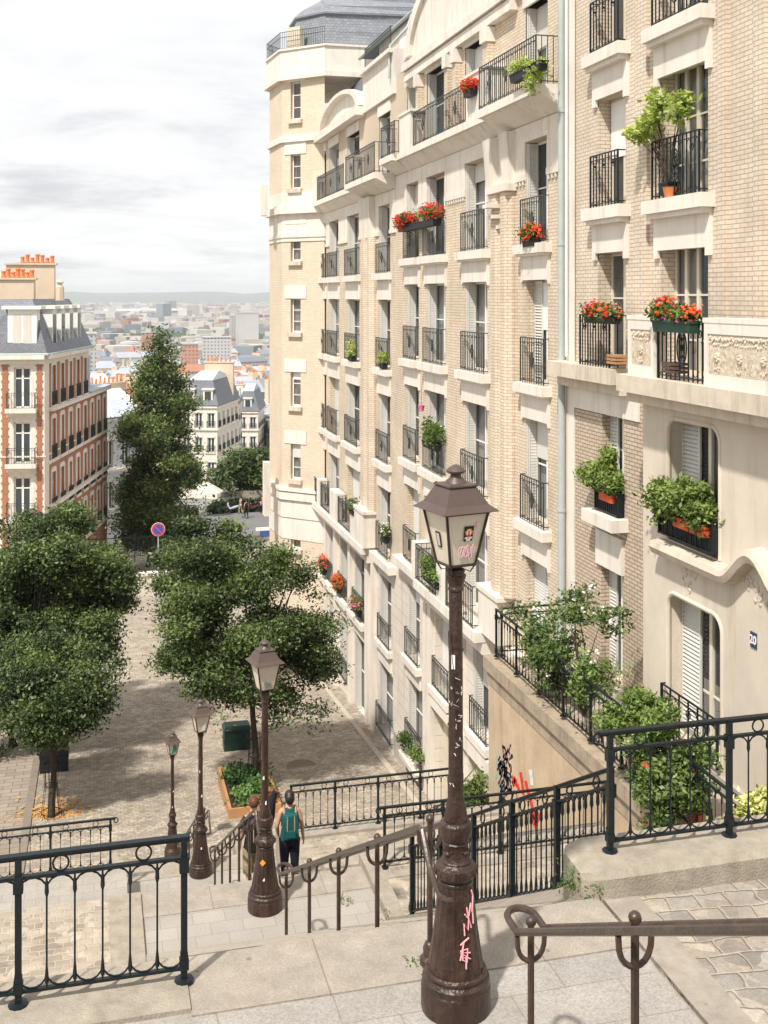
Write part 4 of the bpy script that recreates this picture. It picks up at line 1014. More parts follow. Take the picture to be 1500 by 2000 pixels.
# ---------------------------------------------------------------- the tower at the far corner
T_ = thing('corner_tower', 'pale brick corner tower with narrow windows, slate dome and railed terrace', 'tower', (9, 56, -18), None)
pts_ = [(10.7, 52.9), (8.95, 54.75), (8.72, 57.3), (10.9, 59.8), (16, 60.2), (16, 52.75)]
def tring(off):
    cx, cy = 11.5, 57; o = []
    for x, y in pts_[:4]:
        v_ = Vector((x-cx, y-cy)); v_ = v_.normalized()*(v_.length+off); o.append((cx+v_.x, cy+v_.y))
    return o+[(16, 60.2+off), (16, 52.75-off*.3)]
faces = [(pts_[0], pts_[1]), (pts_[1], pts_[2]), (pts_[2], pts_[3])]
twz = [(10.4-1.85*0, 10.4)]
tw_rows = [(158,232),(300,368),(437,510),(583,650),(727,795),(868,938),(1008,1075)]
mb = MB(); ms_ = MB(); glz = []
for fi_, (p, q) in enumerate(faces):
    t_ = Vector((q[0]-p[0], q[1]-p[1], 0)); L = t_.length; t_.normalize(); n_ = Vector((t_.y, -t_.x, 0)); 
    if n_.x > 0 and fi_ < 2: n_ = -n_
    if fi_ == 0: n_ = Vector((-abs(t_.y), -abs(t_.x), 0))
    if fi_ == 1: n_ = Vector((-1, t_.x/t_.y if abs(t_.y) > 1e-6 else 0, 0)).normalized()
    if fi_ == 2: n_ = Vector((-t_.y, t_.x, 0))
    F = Fr((p[0], p[1], 0), t_, n_); ops = []
    if fi_ == 0:
        for ya, yb in tw_rows:
            za, zb = -(ya-578)/2200*54.6, -(yb-578)/2200*54.6
            ops.append((L*.56, L*.56+.60, zb, za))
        TF = F; TO = ops
    wall_grid(mb, F, 0, L, -18.5, 11.2, ops, rev=.22)
wall = mb.build('brick_wall', Mbrick('tower_brick', (.69,.59,.46), (.64,.535,.41), (.50,.41,.31), .26, .085, .009, var=.08, dirt=.15, dirtc=(.36,.27,.18)), T_)
for o in TO:
    window(T_, TF, o, None, depth=.18, trans=(.33,.66), mull=0)
for i, o in enumerate(TO):
    mb = MB(); mb.fb(TF, o[0]-.12, o[1]+.12, o[2]-.2, o[2]-.002, -.02, .16); mb.build('window_sill', ledge, T_)
    mb = MB(); mb.fb(TF, o[0]-.35, o[1]+.35, o[3]+.001, o[3]+.62, -.02, .04); mb.build('lintel', cream2, T_)
mb = MB()
def zt(y): return -(y-578)/2200*55
for y0, y1, off in ((1010,960,.08),(975,960,.20),(1052,1010,.03),(958,952,.26),(415,375,.06),(418,404,.28),(470,415,.02),(278,266,.14),(148,100,.16),(158,148,.30),(100,96,.24)):
    r_ = tring(off); mb.prism(r_, zt(y0), zt(y1))
mb.build('cornice', cream2, T_)
mb = MB()
for i in range(26):
    for (p, q) in faces[:1]:
        pass
r_ = tring(.08); mb.prism(r_, zt(464), zt(457)); mb.prism(tring(.05), zt(472), zt(468)); mb.build('stone_band', cream, T_)
mb = MB(); mb.box(8.1, 8.4, 54.9, 55.5, zt(1010), zt(905)); mb.box(8.0, 8.3, 55, 55.6, zt(420), zt(360)); mb.build('chimney_block', cream2, T_)
mb = MB()
prof = [(-.75,zt(98)),(-.95,zt(60)),(-1.15,zt(28)),(-1.0,zt(26)),(-1.0,zt(23)),(-1.6,zt(5)),(-3.0,zt(-25)),(-3.1,zt(-26))]
rs = [tring(o_) for o_, z in prof]; vs = []; fs = []
for (o_, z), r__ in zip(prof, rs): vs += [(x, y, z) for x, y in r__[:4]]+[(19, 60, z), (19, 53, z)]
for i in range(len(prof)-1):
    for k in range(6): fs.append((i*6+k, i*6+(k+1)%6, (i+1)*6+(k+1)%6, (i+1)*6+k))
fs.append(tuple((len(prof)-1)*6+k for k in range(6)))
mb.add(vs, fs); mb.build('dome', Mbrick('pale_slate', (.27,.285,.31), (.21,.225,.25), (.13,.14,.16), .22, .14, .01, var=.15, rough=.5, bump=.4), T_)
mb = MB(); mb.fb(Fr((10.2,53.9,0), TF.t, TF.n), .5, 1.3, zt(96), zt(52), -.2, .18); mb.build('dormer_window', M('dormer_cream', (.62,.55,.42), .7, .05, 3), T_)
mb = MB(); r_ = tring(.14)
for i in range(3):
    a, c = Vector((*r_[i], zt(96))), Vector((*r_[i+1], zt(96))); n_ = int((c-a).length/.13)
    for zz in (.0, .55, .8): mb.tube([a+Vector((0,0,zz+.03)), c+Vector((0,0,zz+.03))], .016, 4)
    for k in range(n_+1): q = a.lerp(c, k/n_); mb.tube([q, q+Vector((0,0,.83))], .011, 4)
mb.build('balcony_rail', ironA, T_)
# ---------------------------------------------------------------- near house (C) with the number plate
C_ = thing('apartment_house', 'nearest cream house on the right, carved panels and wavy ledge above its number plate', 'house', (10.7, 18, -8.4), 'cream brick houses on the right')
XB = 10.2; BF = Fr((XB,0,0), (0,1,0), (-1,0,0))
def Yb(x, X=XB): return Ys(x, X)
s0C = 8.0; cut = Yb(1256)
c1 = (Y(1222), Y(1168)); c2 = (Y(1383), Y(1290))
f3 = [(c1, 1.9, 4.28), (c1, -1.5, .92), (c1, 5.25, 7.6), (c1, 8.6, 11), (c2, 1.85, 4.38), (c2, -1.5, .95), (c2, 5.2, 7.6), (c2, 8.55, 11)]
ops = [(c[0], c[1], a, b_) for c, a, b_ in f3]
lowc = [(Y(1219), Y(1176), -4.63, -2.42), (Y(1216), Y(1174), -8.15, -5.84)]
mb = MB(); wall_grid(mb, RF, s0C, sC, -1.85, 14, ops, rev=.36); mb.build('brick_wall', brickC, C_)
mb = MB(); wall_grid(mb, RF, Y(1262), sC-.5, -8.6, -1.85, lowc, rev=.3); mb.build('brown_brick_wall', brickD, C_)
mb = MB(); mb.fb(RF, Y(1250), sC-.5, -2.55, -2.06, -.02, .05); mb.fb(RF, sC-.5, sC-.06, -9, 14, -.02, .03); mb.fb(RF, sC-.55, sC-.20, -1.86, 14, .03, .06); mb.build('corner_strip', cream2, C_)
mb = MB(); mb.fb(RF, s0C, sC-.1, -8, 14, -1.9, -1.7); mb.build('dark_backing', dark, C_)
for o in ops:
    a, c, f, t_ = o
    if f < 0: continue
    mb = MB()
    mb.fb(RF, a-.24, c+.24, f-.26, f-.002, -.05, .30); mb.fb(RF, a-.16, c+.16, f-.36, f-.26, -.05, .22)
    mb.fb(RF, a-.16, c+.16, f-1.0+.03, f-.36, -.02, .07)
    for e0, e1 in ((a-.16, a-.0), (c+.0, c+.16)): mb.fb(RF, e0, e1, f-1.12, f-.97, -.02, .07)
    mb.build('window_surround', cream2, C_)
mb = MB()
a, c, f, t_ = lowc[0]; mb.fb(RF, a-.2, c+.25, f-.26, f-.002, -.05, .38); mb.fb(RF, a-.02, c+.2, f-1.2, f-.45, -.02, .07)
mb.build('window_surround', cream2, C_)
for o in ops:
    wide = o[1]-o[0] > 1.6
    window(C_, RF, o, None, depth=.32, mull=3 if wide else 1, trans=(.62,.27) if wide else (.6,), fm=framec, curtain=wide)
    if o[2] > 0: balconet(C_, RF, o[0]+.02, o[1]+.02, o[2]+.02, 1.12, .17, 'oval' if wide else 'rosette', sp=.14, mat=iron, r=.010)
for o in lowc: window(C_, RF, o, 'half', depth=.26, trans=(.6,), curtain=False)
# big slab, carved parapet panels
mb = MB()
mb.fb(RF, Y(1235), sC-.0, -1.82, -1.5, -.02, .50); mb.fb(RF, Y(1235), sC-.05, -2.05, -1.82, -.02, .25)
mb.fb(RF, s0C, Yb(1208,9.7), -1.80, -1.48, -.02, 1.05); mb.fb(RF, s0C, Yb(1208,9.7)-.04, -2.0, -1.80, -.02, .85)
mb.build('balcony_slab', ledge, C_)
PX = 9.8; PF_ = Fr((PX,0,0), (0,1,0), (-1,0,0))
p1 = (Ys(1279, PX), Ys(1229, PX)); p2 = (s0C, Ys(1378, PX))
relief = M('carved_relief', (.58,.50,.395), .9, .25, 9, 1.0, 14, dirt=.5, dirtc=(.28,.19,.11))
mb = MB()
for a, c in (p1, p2):
    mb.fb(PF_, a, c, -1.48, -.44, -.25, 0); mb.fb(PF_, a-.03, c+.03, -.44, -.36, -.30, .04)
    mb.fb(PF_, a, a+.10, -1.48, -.44, 0, .03); mb.fb(PF_, c-.10, c, -1.48, -.44, 0, .03); mb.fb(PF_, a+.10, c-.10, -1.48, -1.28, 0, .03); mb.fb(PF_, a+.10, c-.10, -.62, -.44, 0, .03)
mb.build('parapet', cream2, C_)
mb = MB(); rd = random.Random(4)
for a, c in (p1, p2):
    mb.fb(PF_, a+.12, c-.12, -1.27, -.64, 0, .012)
    n_ = int((c-a-.24)/.035)
    for i in range(n_):
        s = a+.13+i*.035
        mb.ball(PF_.P(s, -.70+rd.uniform(-.03,.03), .012), rd.uniform(.022,.034), 6, 4); 
        if i%2: mb.ball(PF_.P(s, -.78+rd.uniform(-.03,.03), .012), rd.uniform(.02,.03), 6, 4)
        h_ = rd.uniform(.12,.34); mb.tube([PF_.P(s, -1.24, .012), PF_.P(s+rd.uniform(-.03,.03), -1.24+h_*.5, .02), PF_.P(s+rd.uniform(-.05,.05), -1.24+h_, .012)], .006, 4)
    for cc in ([ (a+c)/2 ] if c-a < 1.2 else [c-.38, c-1.05, c-1.7, c-2.3, c-3]):
        for q in range(7): mb.ball(PF_.P(cc+.055*math.cos(q*.9), -1.0+.055*math.sin(q*.9), .02), .03, 6, 4)
        mb.ball(PF_.P(cc, -1.0, .03), .035, 8, 5)
        for q in range(5): mb.ball(PF_.P(cc+rd.uniform(-.08,.08), -1.22+rd.uniform(0,.06), .015), .025, 6, 4)
mb.build('carved_panel', relief, C_)
balconet(C_, PF_, p1[1]+.0 if False else p2[1]+.03, p1[0]-.03, -1.47, 1.10, -.05, 'oval', side=False, sp=.15, mat=iron, r=.011)
balconet(C_, RF, c1[0]-.02, c1[1]+.1, -1.49, 1.08, .38, 'rosette', sp=.13, mat=iron, r=.010)
# stucco ground floors with rounded windows
w1 = (Yb(1406), Yb(1303), -4.45, -2.22); w2 = (Yb(1410), Yb(1303), -7.95, -5.40)
mb = MB(); wall_grid(mb, BF, s0C, cut, -8.6, -1.99, [w1, w2], rev=.42)
mb.hexa([BF.P(cut,-8.6,-.5),BF.P(cut+.0,-8.6,0),BF.P(cut+.25,-8.6,-.5),BF.P(cut+.25,-8.6,-.5),BF.P(cut,-1.99,-.5),BF.P(cut,-1.99,0),BF.P(cut+.25,-1.99,-.5),BF.P(cut+.25,-1.99,-.5)])
for o in (w1, w2):   # rounded upper corners and a raised edge
    a, c, f, t_ = o; r = .28
    for (cx, sg) in ((a, 1), (c, -1)):
        poly = [(cx, t_)]+[(cx+sg*r*(1-math.cos(q)), t_-r*(1-math.sin(q))) for q in [math.pi/2*(1-i/6) for i in range(7)]]
        mb.fprism(BF, poly if sg > 0 else poly[::-1], -.42, 0.001)
mb.build('stucco_wall', stucco, C_)
mb = MB(); mb.smooth = True
for a, c, f, t_ in (w1, w2):
    r = .28; ps = [(a, f)]+[(a+r*(1-math.cos(q)), t_-r*(1-math.sin(q))) for q in [math.pi/2*i/6 for i in range(7)]]+[(c-r*(1-math.cos(q)), t_-r*(1-math.sin(q))) for q in [math.pi/2*(1-i/6) for i in range(7)]]+[(c, f)]
    mb.tube([BF.P(s, z, -.02) for s, z in ps], .05, 8)
mb.build('window_surround', stucco, C_)
for o in (w1, w2): window(C_, BF, o, 'half', depth=.36, mull=1, trans=(.35,) if o is w2 else (), fm=framec, curtain=(o is w2))
balconet(C_, BF, w2[0]-.02, w2[1]+.02, -7.93, .82, .10, 'rosette', sp=.28, mat=iron, r=.012)
# wavy ledge that humps over the entrance
hx = Yb(1405, 9.9)
pts2 = [(w1[1]+.15, -4.62), (w1[1]-.1, -4.62)]+[(hx+.1-1.75*k/18, -4.62+.26*(1-math.cos(2*math.pi*k/18))) for k in range(19)]+[(hx-2.4, -4.62), (s0C, -4.62)]
mb = MB(); P = BF.P; vs = []; fs = []
for s, z in pts2: vs += [P(s,z-.13,-.02),P(s,z-.10,.24),P(s,z+.02,.30),P(s,z+.12,.27),P(s,z+.15,-.02)]
for i in range(len(pts2)-1):
    for k in range(5): fs.append((i*5+k, i*5+(k+1)%5, (i+1)*5+(k+1)%5, (i+1)*5+k))
fs.append((4,3,2,1,0)); mb.add(vs, fs); mb.build('wavy_ledge', ledge, C_)
mb = MB(); rd = random.Random(6)
for cc, zc, n_, wd in ((w1[1]-.75, -4.85, 26, .30), (hx-.8, -4.50, 60, .7)):
    for q in range(n_):
        u = rd.uniform(-1,1); mb.ball(BF.P(cc+u*wd, zc-rd.random()*.45*(1-abs(u)**1.3), .0), rd.uniform(.03,.055), 6, 4, sx=.6)
mb.build('carved_flowers', relief, C_)
mb = MB(); mb.fb(BF, s0C, cut+.02, -8.6, -8.05, -.02, .06); mb.fb(RF, Y(1262), sC, -8.6, -8.25, -.02, .10); mb.build('plinth', MATS['grey_plinth'], C_)
# brick piers on the upper storeys
mb = MB()
for xa, xb, d_ in ((1268,1246,.06),(1424,1408,.06),(1500,1476,.05)):
    mb.fb(RF, Y(xa), Y(xb), (-1.48 if d_ else 0), 14, 0, d_)
mb.build('brick_pier', brickC, C_)
mb = MB(); mb.smooth = True
mb.tube([RF.P(sC-.30, z, .13) for z in (14, 4, -1.4)], .035, 8); mb.build('downpipe', white, C_)
# enamel number plate
def text_mesh(txt, size, M4, mat, name, parent, ext=.004):
    cu = bpy.data.curves.new('t', 'FONT'); cu.body = txt; cu.size = size; cu.extrude = ext; cu.align_x = 'CENTER'; cu.align_y = 'CENTER'; cu.offset = size*.02
    o = bpy.data.objects.new('t', cu); COL.objects.link(o)
    dg = bpy.context.evaluated_depsgraph_get(); me = bpy.data.meshes.new_from_object(o.evaluated_get(dg)); bpy.data.objects.remove(o)
    me.name = name; me.transform(M4); me.materials.clear(); me.materials.append(mat)
    q = bpy.data.objects.new(name, me); COL.objects.link(q)
    if parent: q.parent = parent; me.transform(Matrix.Translation(-ORG[parent.name]))
    return q
pc = Vector((XB-.03, Yb(1473), Zs(1473, 1250, XB)))
np_ = thing('number_plate', 'blue enamel house number plate reading 20 on the beige wall', 'house number', pc)
mb = MB(); mb.fb(BF, pc.y-.085, pc.y+.085, pc.z-.125, pc.z+.125, .004, .02); mb.build('plate', M('blue_enamel', (.015,.04,.11), .3, .1, 9, spec=.6), np_)
MT = Matrix.Translation((XB-.024, pc.y, pc.z)) @ Matrix(((0,0,-1,0),(-1,0,0,0),(0,1,0,0),(0,0,0,1)))
text_mesh('20', .19, MT, stk, 'number', np_, .003)
# ---------------------------------------------------------------- ochre retaining wall of the terrace
WX = 8.85
ochre = M('ochre_render', (.50,.385,.26), .92, .16, 1.6, .35, 30, dirt=.65, dirtc=(.26,.17,.095))
Wt = thing('retaining_wall', 'ochre rendered wall with painted graffiti, carrying the rose terrace', 'wall', (WX, 17, -12))
mb = MB(); mb.box(WX, WX+.3, 8.7, 24.62, -16.4, -8.62); mb.box(WX+.3, 10.7, 24.42, 24.62, -16.4, -8.62); mb.build('wall', ochre, Wt)
mb = MB(); mb.box(WX-.10, WX+.42, 8.7, 24.75, -8.62, -8.34); mb.box(WX-.02, WX+.3, 8.7, 24.68, -8.95, -8.62); mb.build('coping', M('weathered_coping', (.36,.29,.21), .95, .22, 4, .5, 40, dirt=.75, dirtc=(.12,.09,.065)), Wt)
WF = Fr((WX,0,0), (0,1,0), (-1,0,0))
def Yw(x): return Ys(x, WX)
def Zw(x, y): return Zs(x, y, WX)
def stroke(mb, pts, r, jag=0, seed=0):
    rd = random.Random(seed); P_ = [Vector((WX-.004, Yw(x), Zw(x, y))) for x, y in pts]
    for a, c in zip(P_, P_[1:]):
        dr = (c-a); sd = Vector((0, -dr.z, dr.y)).normalized()*r
        mb.add([a-sd*rd.uniform(.5,1), a+sd*rd.uniform(.5,1), c+sd*rd.uniform(.5,1), c-sd*rd.uniform(.5,1)], [(0,1,2,3)])
rd = random.Random(12)
mb = MB()
for k in range(75):
    x, y = rd.uniform(977, 1000), rd.uniform(1455, 1585); stroke(mb, [(x, y), (x+rd.uniform(-6,6), y+rd.uniform(-8,16)), (x+rd.uniform(-8,8), y+rd.uniform(4,22))], .035, seed=k)
mb.build('graffiti', inkp, Wt)
mb = MB()
for k in range(14): x = 966+rd.uniform(-2,9); y = rd.uniform(1455,1600); stroke(mb, [(x,y),(x+rd.uniform(-4,4),y+rd.uniform(10,26))], .025, seed=k)
mb.build('graffiti', tealp, Wt)
mb = MB()
for pts in ([(1004,1520),(1010,1532),(1014,1548)],[(1017,1508),(1020,1530),(1021,1552)],[(1027,1525),(1030,1542),(1033,1556)],[(1034,1550),(1040,1580),(1044,1600)],[(1040,1592),(1044,1612),(1048,1618)],[(1004,1518),(1003,1535)],[(1052,1585),(1046,1610)]):
    stroke(mb, pts, .12, seed=len(pts))
for k in range(6): x = 992+rd.uniform(-4,6); y = 1462+rd.uniform(0,40); stroke(mb, [(x,y),(x+3,y+8)], .02, seed=k)
mb.build('graffiti', redp, Wt)
mb = MB(); stroke(mb, [(1036,1503),(1038,1516),(1040,1534)], .13); 
for k in range(5): stroke(mb, [(985+k*3,1580+k*6),(982+k*3,1620+k*4)], .03, seed=k)
mb.build('graffiti', greyp, Wt)
# ================================================================== HOUSES BEYOND THE SQUARE
def simple_house(label, px0, D0, px1, D1, depth, z_top, z_bot, cols, floors, wallm, roof='mansard', rh=2.8, roofm=None, side=None, name='town_house', group=None, rail=True, wh=1.9, ww=.95, frame=None, chim=None, dorm=0):
    """house whose street front runs between two measured corners; windows are real openings"""
    a = at(px0, 578, D0); c = at(px1, 578, D1); a.z = c.z = 0
    t_ = (c-a); L = t_.length; t_.normalize(); n_ = Vector((t_.y, -t_.x, 0)); F = Fr(a, t_, n_)
    H = thing(name, label, 'house', (a.x, a.y, z_bot), group)
    def face(F, L, cols):
        ops = []
        for f in floors:
            for k in range(cols):
                cc = L*(k+.5)/cols; ops.append((cc-ww/2, cc+ww/2, f, f+wh))
        mb = MB(); wall_grid(mb, F, 0, L, z_bot, z_top, ops, rev=.22); mb.build('wall', wallm, H)
        rb = MB()
        for o in ops:
            wv = MB(); s0,s1,z0,z1 = o
            for q in ((s0,s0+.09,z0,z1),(s1-.09,s1,z0,z1),(s0,s1,z0,z0+.1),(s0,s1,z1-.09,z1),((s0+s1)/2-.06,(s0+s1)/2+.06,z0,z1)): wv.fb(F, *q, -.21, -.15)
            wd = wv.build('window', frame or white, H)
            pv = MB(); pv.add([F.P(s0,z0,-.19),F.P(s1,z0,-.19),F.P(s1,z1,-.19),F.P(s0,z1,-.19)], [(0,1,2,3)]); pv.build('pane', glassd, wd)
            if rail:
                for k in range(9): rb.fb(F, s0-.08+(ww+.16)*k/8-.016, s0-.08+(ww+.16)*k/8+.016, z0, z0+.85, .08, .11)
                for zz in (.0, .8): rb.fb(F, s0-.1, s1+.1, z0+zz, z0+zz+.06, .07, .12)
            rb2.fb(F, s0-.15, s1+.15, z0-.16, z0-.001, -.02, .16); rb2.fb(F, s0-.12, s1+.12, z1+.001, z1+.2, -.02, .07)
        if rail: rb.build('balcony_rail', ironA, H)
        for zb in sorted({f-.35 for f in floors[::2]}|{z_top-.35}): rb2.fb(F, -.05, L+.05, zb, zb+.22, -.02, .20)
    rb2 = MB(); face(F, L, cols)
    n2 = -n_
    if side:
        sd, sc_ = side   # 1: the far end (px1) face, runs backwards; 0: near end
        F2 = Fr(a+t_*L if sd else a+n2*depth, n2 if sd else -n2, t_ if sd else -t_); face(F2, depth, sc_)
    rb2.build('stone_trim', cream2, H)
    P = F.P
    mb = MB()
    if not (side and side[0] == 1): mb.add([P(L,z_bot,0),P(L,z_bot,-depth),P(L,z_top,-depth),P(L,z_top,0)], [(0,1,2,3)])
    if not (side and side[0] == 0): mb.add([P(0,z_bot,-depth),P(0,z_bot,0),P(0,z_top,0),P(0,z_top,-depth)], [(0,1,2,3)])
    mb.add([P(0,z_bot,-depth),P(L,z_bot,-depth),P(L,z_top,-depth),P(0,z_top,-depth)], [(0,1,2,3)]); mb.build('gable_wall', wallm, H)
    mb = MB(); rm = roofm or zinc; e_ = .25
    if roof == 'mansard':
        i = .8; k = rh
        lo = [P(-e_,z_top,e_),P(L+e_,z_top,e_),P(L+e_,z_top,-depth-e_),P(-e_,z_top,-depth-e_)]; hi = [P(i,z_top+k,-i),P(L-i,z_top+k,-i),P(L-i,z_top+k,-depth+i),P(i,z_top+k,-depth+i)]
        mb.hexa(lo+hi); rr = mb.build('roof', slate, H)
        mb = MB(); mid = [P(L*.25,z_top+k+1.0,-depth/2),P(L*.75,z_top+k+1.0,-depth/2)]
        mb.add([h+Vector((0,0,.01)) for h in hi]+mid, [(0,1,5,4),(1,2,5),(2,3,4,5),(3,0,4)]); mb.build('roof', zinc, H)
        for q in range(dorm):
            cc = L*(q+.5)/dorm; mb = MB(); mb.fb(F, cc-.65, cc+.65, z_top+.15, z_top+2.0, -.8, .02); mb.fb(F, cc-.8, cc+.8, z_top+2.0, z_top+2.2, -.9, .15)
            d_ = mb.build('dormer', cream2, H); mb = MB(); mb.fb(F, cc-.42, cc+.42, z_top+.3, z_top+1.8, .0, .03); mb.build('pane', glassd, d_)
    elif roof == 'pitch':
        mb.add([P(-e_,z_top,e_),P(L+e_,z_top,e_),P(L+e_,z_top,-depth-e_),P(-e_,z_top,-depth-e_),P(-e_,z_top+rh,-depth/2),P(L+e_,z_top+rh,-depth/2)], [(0,1,5,4),(2,3,4,5),(1,2,5),(3,0,4),(3,2,1,0)]); mb.build('roof', rm, H)
    else:
        mb.fb(F, 0, L, z_top, z_top+.35, -depth, 0); mb.build('roof', rm, H)
    if chim:
        for (s_, d_, w_, zt_, np_) in chim:
            mb = MB(); mb.fb(F, s_, s_+w_, z_top-.5, zt_, d_-.6, d_); mb.fb(F, s_-.12, s_+w_+.12, zt_, zt_+.16, d_-.72, d_+.12); ch = mb.build('chimney', mono, H)
            pt = MB(); pt.smooth = True
            for q in range(np_): hh = rd.uniform(.45,.85); pt.lathe([(.13,0),(.15,.1),(.12,.15),(.11,hh),(.14,hh+.02),(.10,hh+.03)], F.P(s_+w_*(q+.6)/(np_+.4), zt_+.16, d_-.3), 8)
            pt.build('chimney_pots', terra, ch)
    return H, F, L
rd = random.Random(21)
glassd = Mglass('far_window_glass', (.05,.06,.07), .0, .08)
# brick corner house on the left
H1 = thing('corner_house', 'orange brick corner house with grey mansard roof and tall chimney stacks on the left', 'house', at(0, 1170, 70), None)
c0 = at(86, 578, 67.8); c0.z = 0; c1_ = at(95, 578, 68.8); c1_.z = 0; ce = at(209, 578, 85.5); ce.z = 0
tf = (c0-at(-150, 578, 67.2)); tf.z = 0; tf.normalize()
Lf = 9.0; FF = Fr(c0-tf*Lf, tf, Vector((tf.y, -tf.x, 0)))
ts = (ce-c1_); Ls = ts.length; ts.normalize(); FS = Fr(c1_, ts, Vector((ts.y, -ts.x, 0)))
tc_ = (c1_-c0); Lc = tc_.length; tc_.normalize(); FC = Fr(c0, tc_, Vector((tc_.y, -tc_.x, 0)))
zm = -3.55; fl = [-6.75, -10.05, -13.35, -16.65]
quoin = cream2
ctr = Lf-1.28
fo = [(ctr-.5, ctr+.5, f, f+2.45) for f in fl]+[(ctr-5.2, ctr-4.1, f, f+2.45) for f in fl]
mb = MB(); wall_grid(mb, FF, 0, Lf, -20.5, zm, fo, rev=.25); wall_grid(mb, FC, 0, Lc, -20.5, zm, []); mb.build('stone_wall', quoin, H1)
ncol = 8; so_ = []
for f in fl:
    for k in range(ncol):
        if f > -7 and k >= 5: continue
        cc = Ls*(k+.55)/ncol; so_.append((cc-.48, cc+.48, f, f+2.45))
mb = MB(); wall_grid(mb, FS, 0, Ls, -20.5, -6.9, so_, rev=.2); wall_grid(mb, FS, 0, Ls*.62, -6.9, zm, so_, rev=.2); mb.build('brick_wall', brickR, H1)
mb = MB()
for a, c in ((Lf-2.45, Lf-2.12), (Lf-.42, Lf-.12), (Lf-6.8,Lf-5.9), (Lf-3.9, Lf-3.3)):
    mb.fb(FF, a, c, -20, zm-.5, .0, .035)
    for k in range(70):
        z = -20+k*.235
        if z > zm-.7: break
        mb.fb(FF, a-.07*(k%2), c+.07*(k%2), z, z+.118, .0, .034)
mb.build('brick_strip', brickR, H1)
mb = MB()
for z0_, z1_, d_ in ((zm-.55, zm-.25, .12), (zm-.25, zm, .45), (-9.7+.0, -9.62, .05)):
    mb.fb(FF, 0, Lf+.1, z0_, z1_, -.02, d_); mb.fb(FC, 0, Lc+.05, z0_, z1_, -.02, d_)
    mb.fb(FS, 0, Ls*.62, z0_, z1_, -.02, d_)
for zb, d_ in ((-7.05, .30), (-13.0, .30), (-10.3,.06), (-16.9,.1)): mb.fb(FS, 0, Ls+.1, zb, zb+.22, -.02, d_)
for o in so_:
    mb.fb(FS, o[0]-.16, o[0]-.001, o[2], o[3]+.2, -.02, .04); mb.fb(FS, o[1]+.001, o[1]+.16, o[2], o[3]+.2, -.02, .04); mb.fb(FS, o[0]-.001, o[1]+.001, o[3]+.001, o[3]+.3, -.02, .04)
    mb.fb(FS, o[0]-.2, o[1]+.2, o[2]-.2, o[2]-.002, -.02, .12)
for o in fo: mb.fb(FF, o[0]-.40, o[1]+.40, o[2]-.25, o[2]-.002, -.02, .55); mb.fb(FF, o[0]-.35, o[1]+.35, o[2]-.5, o[2]-.25, -.02, .25)
mb.fb(FC, 0, Lc, -20, zm, 0, .03)
mb.build('stone_trim', cream2, H1)
for F_, L_ in ((FF, fo), (FS, so_)):
    for o in L_:
        s0,s1,z0,z1 = o; wv = MB()
        for q in ((s0,s0+.09,z0,z1),(s1-.09,s1,z0,z1),(s0,s1,z0,z0+.1),(s0,s1,z1-.09,z1),((s0+s1)/2-.06,(s0+s1)/2+.06,z0,z1),(s0,s1,z0+1.75,z0+1.82)): wv.fb(F_, *q, -.2, -.14)
        wd = wv.build('window', white, H1); pv = MB(); pv.add([F_.P(s0,z0,-.18),F_.P(s1,z0,-.18),F_.P(s1,z1,-.18),F_.P(s0,z1,-.18)], [(0,1,2,3)]); pv.build('pane', glassd, wd)
        if F_ is FS and wrnd.random() < .5:
            sv = MB(); sv.fb(F_, s0+.05, s1-.05, z0+wrnd.uniform(.1,.9), z1, -.13, -.1); sv.build('shutter', shut, wd)
for o in fo: balconet(H1, FF, o[0]-.32, o[1]+.32, o[2], .95, .48, None)
for o in so_: balconet(H1, FS, o[0]-.03, o[1]+.03, o[2], .85, .09, None, r=.016)
mb = MB(); P = FF.P; back = 14
A0, A1, A2 = FF.O, c0, c1_; A3 = ce
def inset(p, k, z): 
    cen_ = (A0+A3)/2-Vector((4,0,0)); v_ = cen_-p; v_.z = 0; return p+v_.normalized()*k+Vector((0,0,z))
ring0 = [A0, A1, A2, A2+ts*Ls*.62]
vs = [inset(p, -.35, zm) for p in ring0]+[inset(p, 1.05, -.55) for p in ring0]+[inset(p, 1.3, -.2) for p in ring0]
mb.add(vs, [(0,1,5,4),(1,2,6,5),(2,3,7,6),(4,5,9,8),(5,6,10,9),(6,7,11,10),(8,9,10,11)]); mb.build('roof', slate, H1)
mb = MB(); mb.fb(FS, Ls*.62-.1, Ls, -6.83, -6.7, -6, .32)
for k in range(5): mb.fb(FS, Ls*.62+.2+k*1.2, Ls*.62+.9+k*1.2, -6.7, -4.4, -1.2, -1.1)
mb.fb(FS, Ls*.62, Ls-.5, -6.7, -4.1, -6, -1.3); mb.build('roof_terrace', zinc, H1)
mb = MB(); mb.smooth = True; mb.tube([inset(p, -.45, zm+.03) for p in ring0], .09, 6); mb.build('gutter', zincp, H1)
mb = MB(); mb.fb(FF, ctr-.85, ctr+.85, zm+.25, zm+2.75, -.9, .02); mb.fb(FF, ctr-1.15, ctr+1.15, zm+2.75, zm+2.95, -1.1, .25); dm = mb.build('dormer', white, H1)
mb = MB(); mb.fb(FF, ctr-.55, ctr-.06, zm+.4, zm+2.45, .02, .03); mb.fb(FF, ctr+.06, ctr+.55, zm+.4, zm+2.45, .02, .03); mb.build('pane', curt, dm)
for k in range(4):
    cc = 1.4+k*2.15; mb = MB(); mb.fb(FS, cc-.5, cc+.5, zm+.25, zm+2.75, -1.2, .0); mb.fb(FS, cc-.7, cc+.7, zm+2.75, zm+2.95, -1.3, .2); dm = mb.build('dormer', white, H1)
    mb = MB(); mb.fb(FS, cc-.33, cc+.33, zm+.4, zm+2.4, .0, .02); mb.build('pane', glassd, dm)
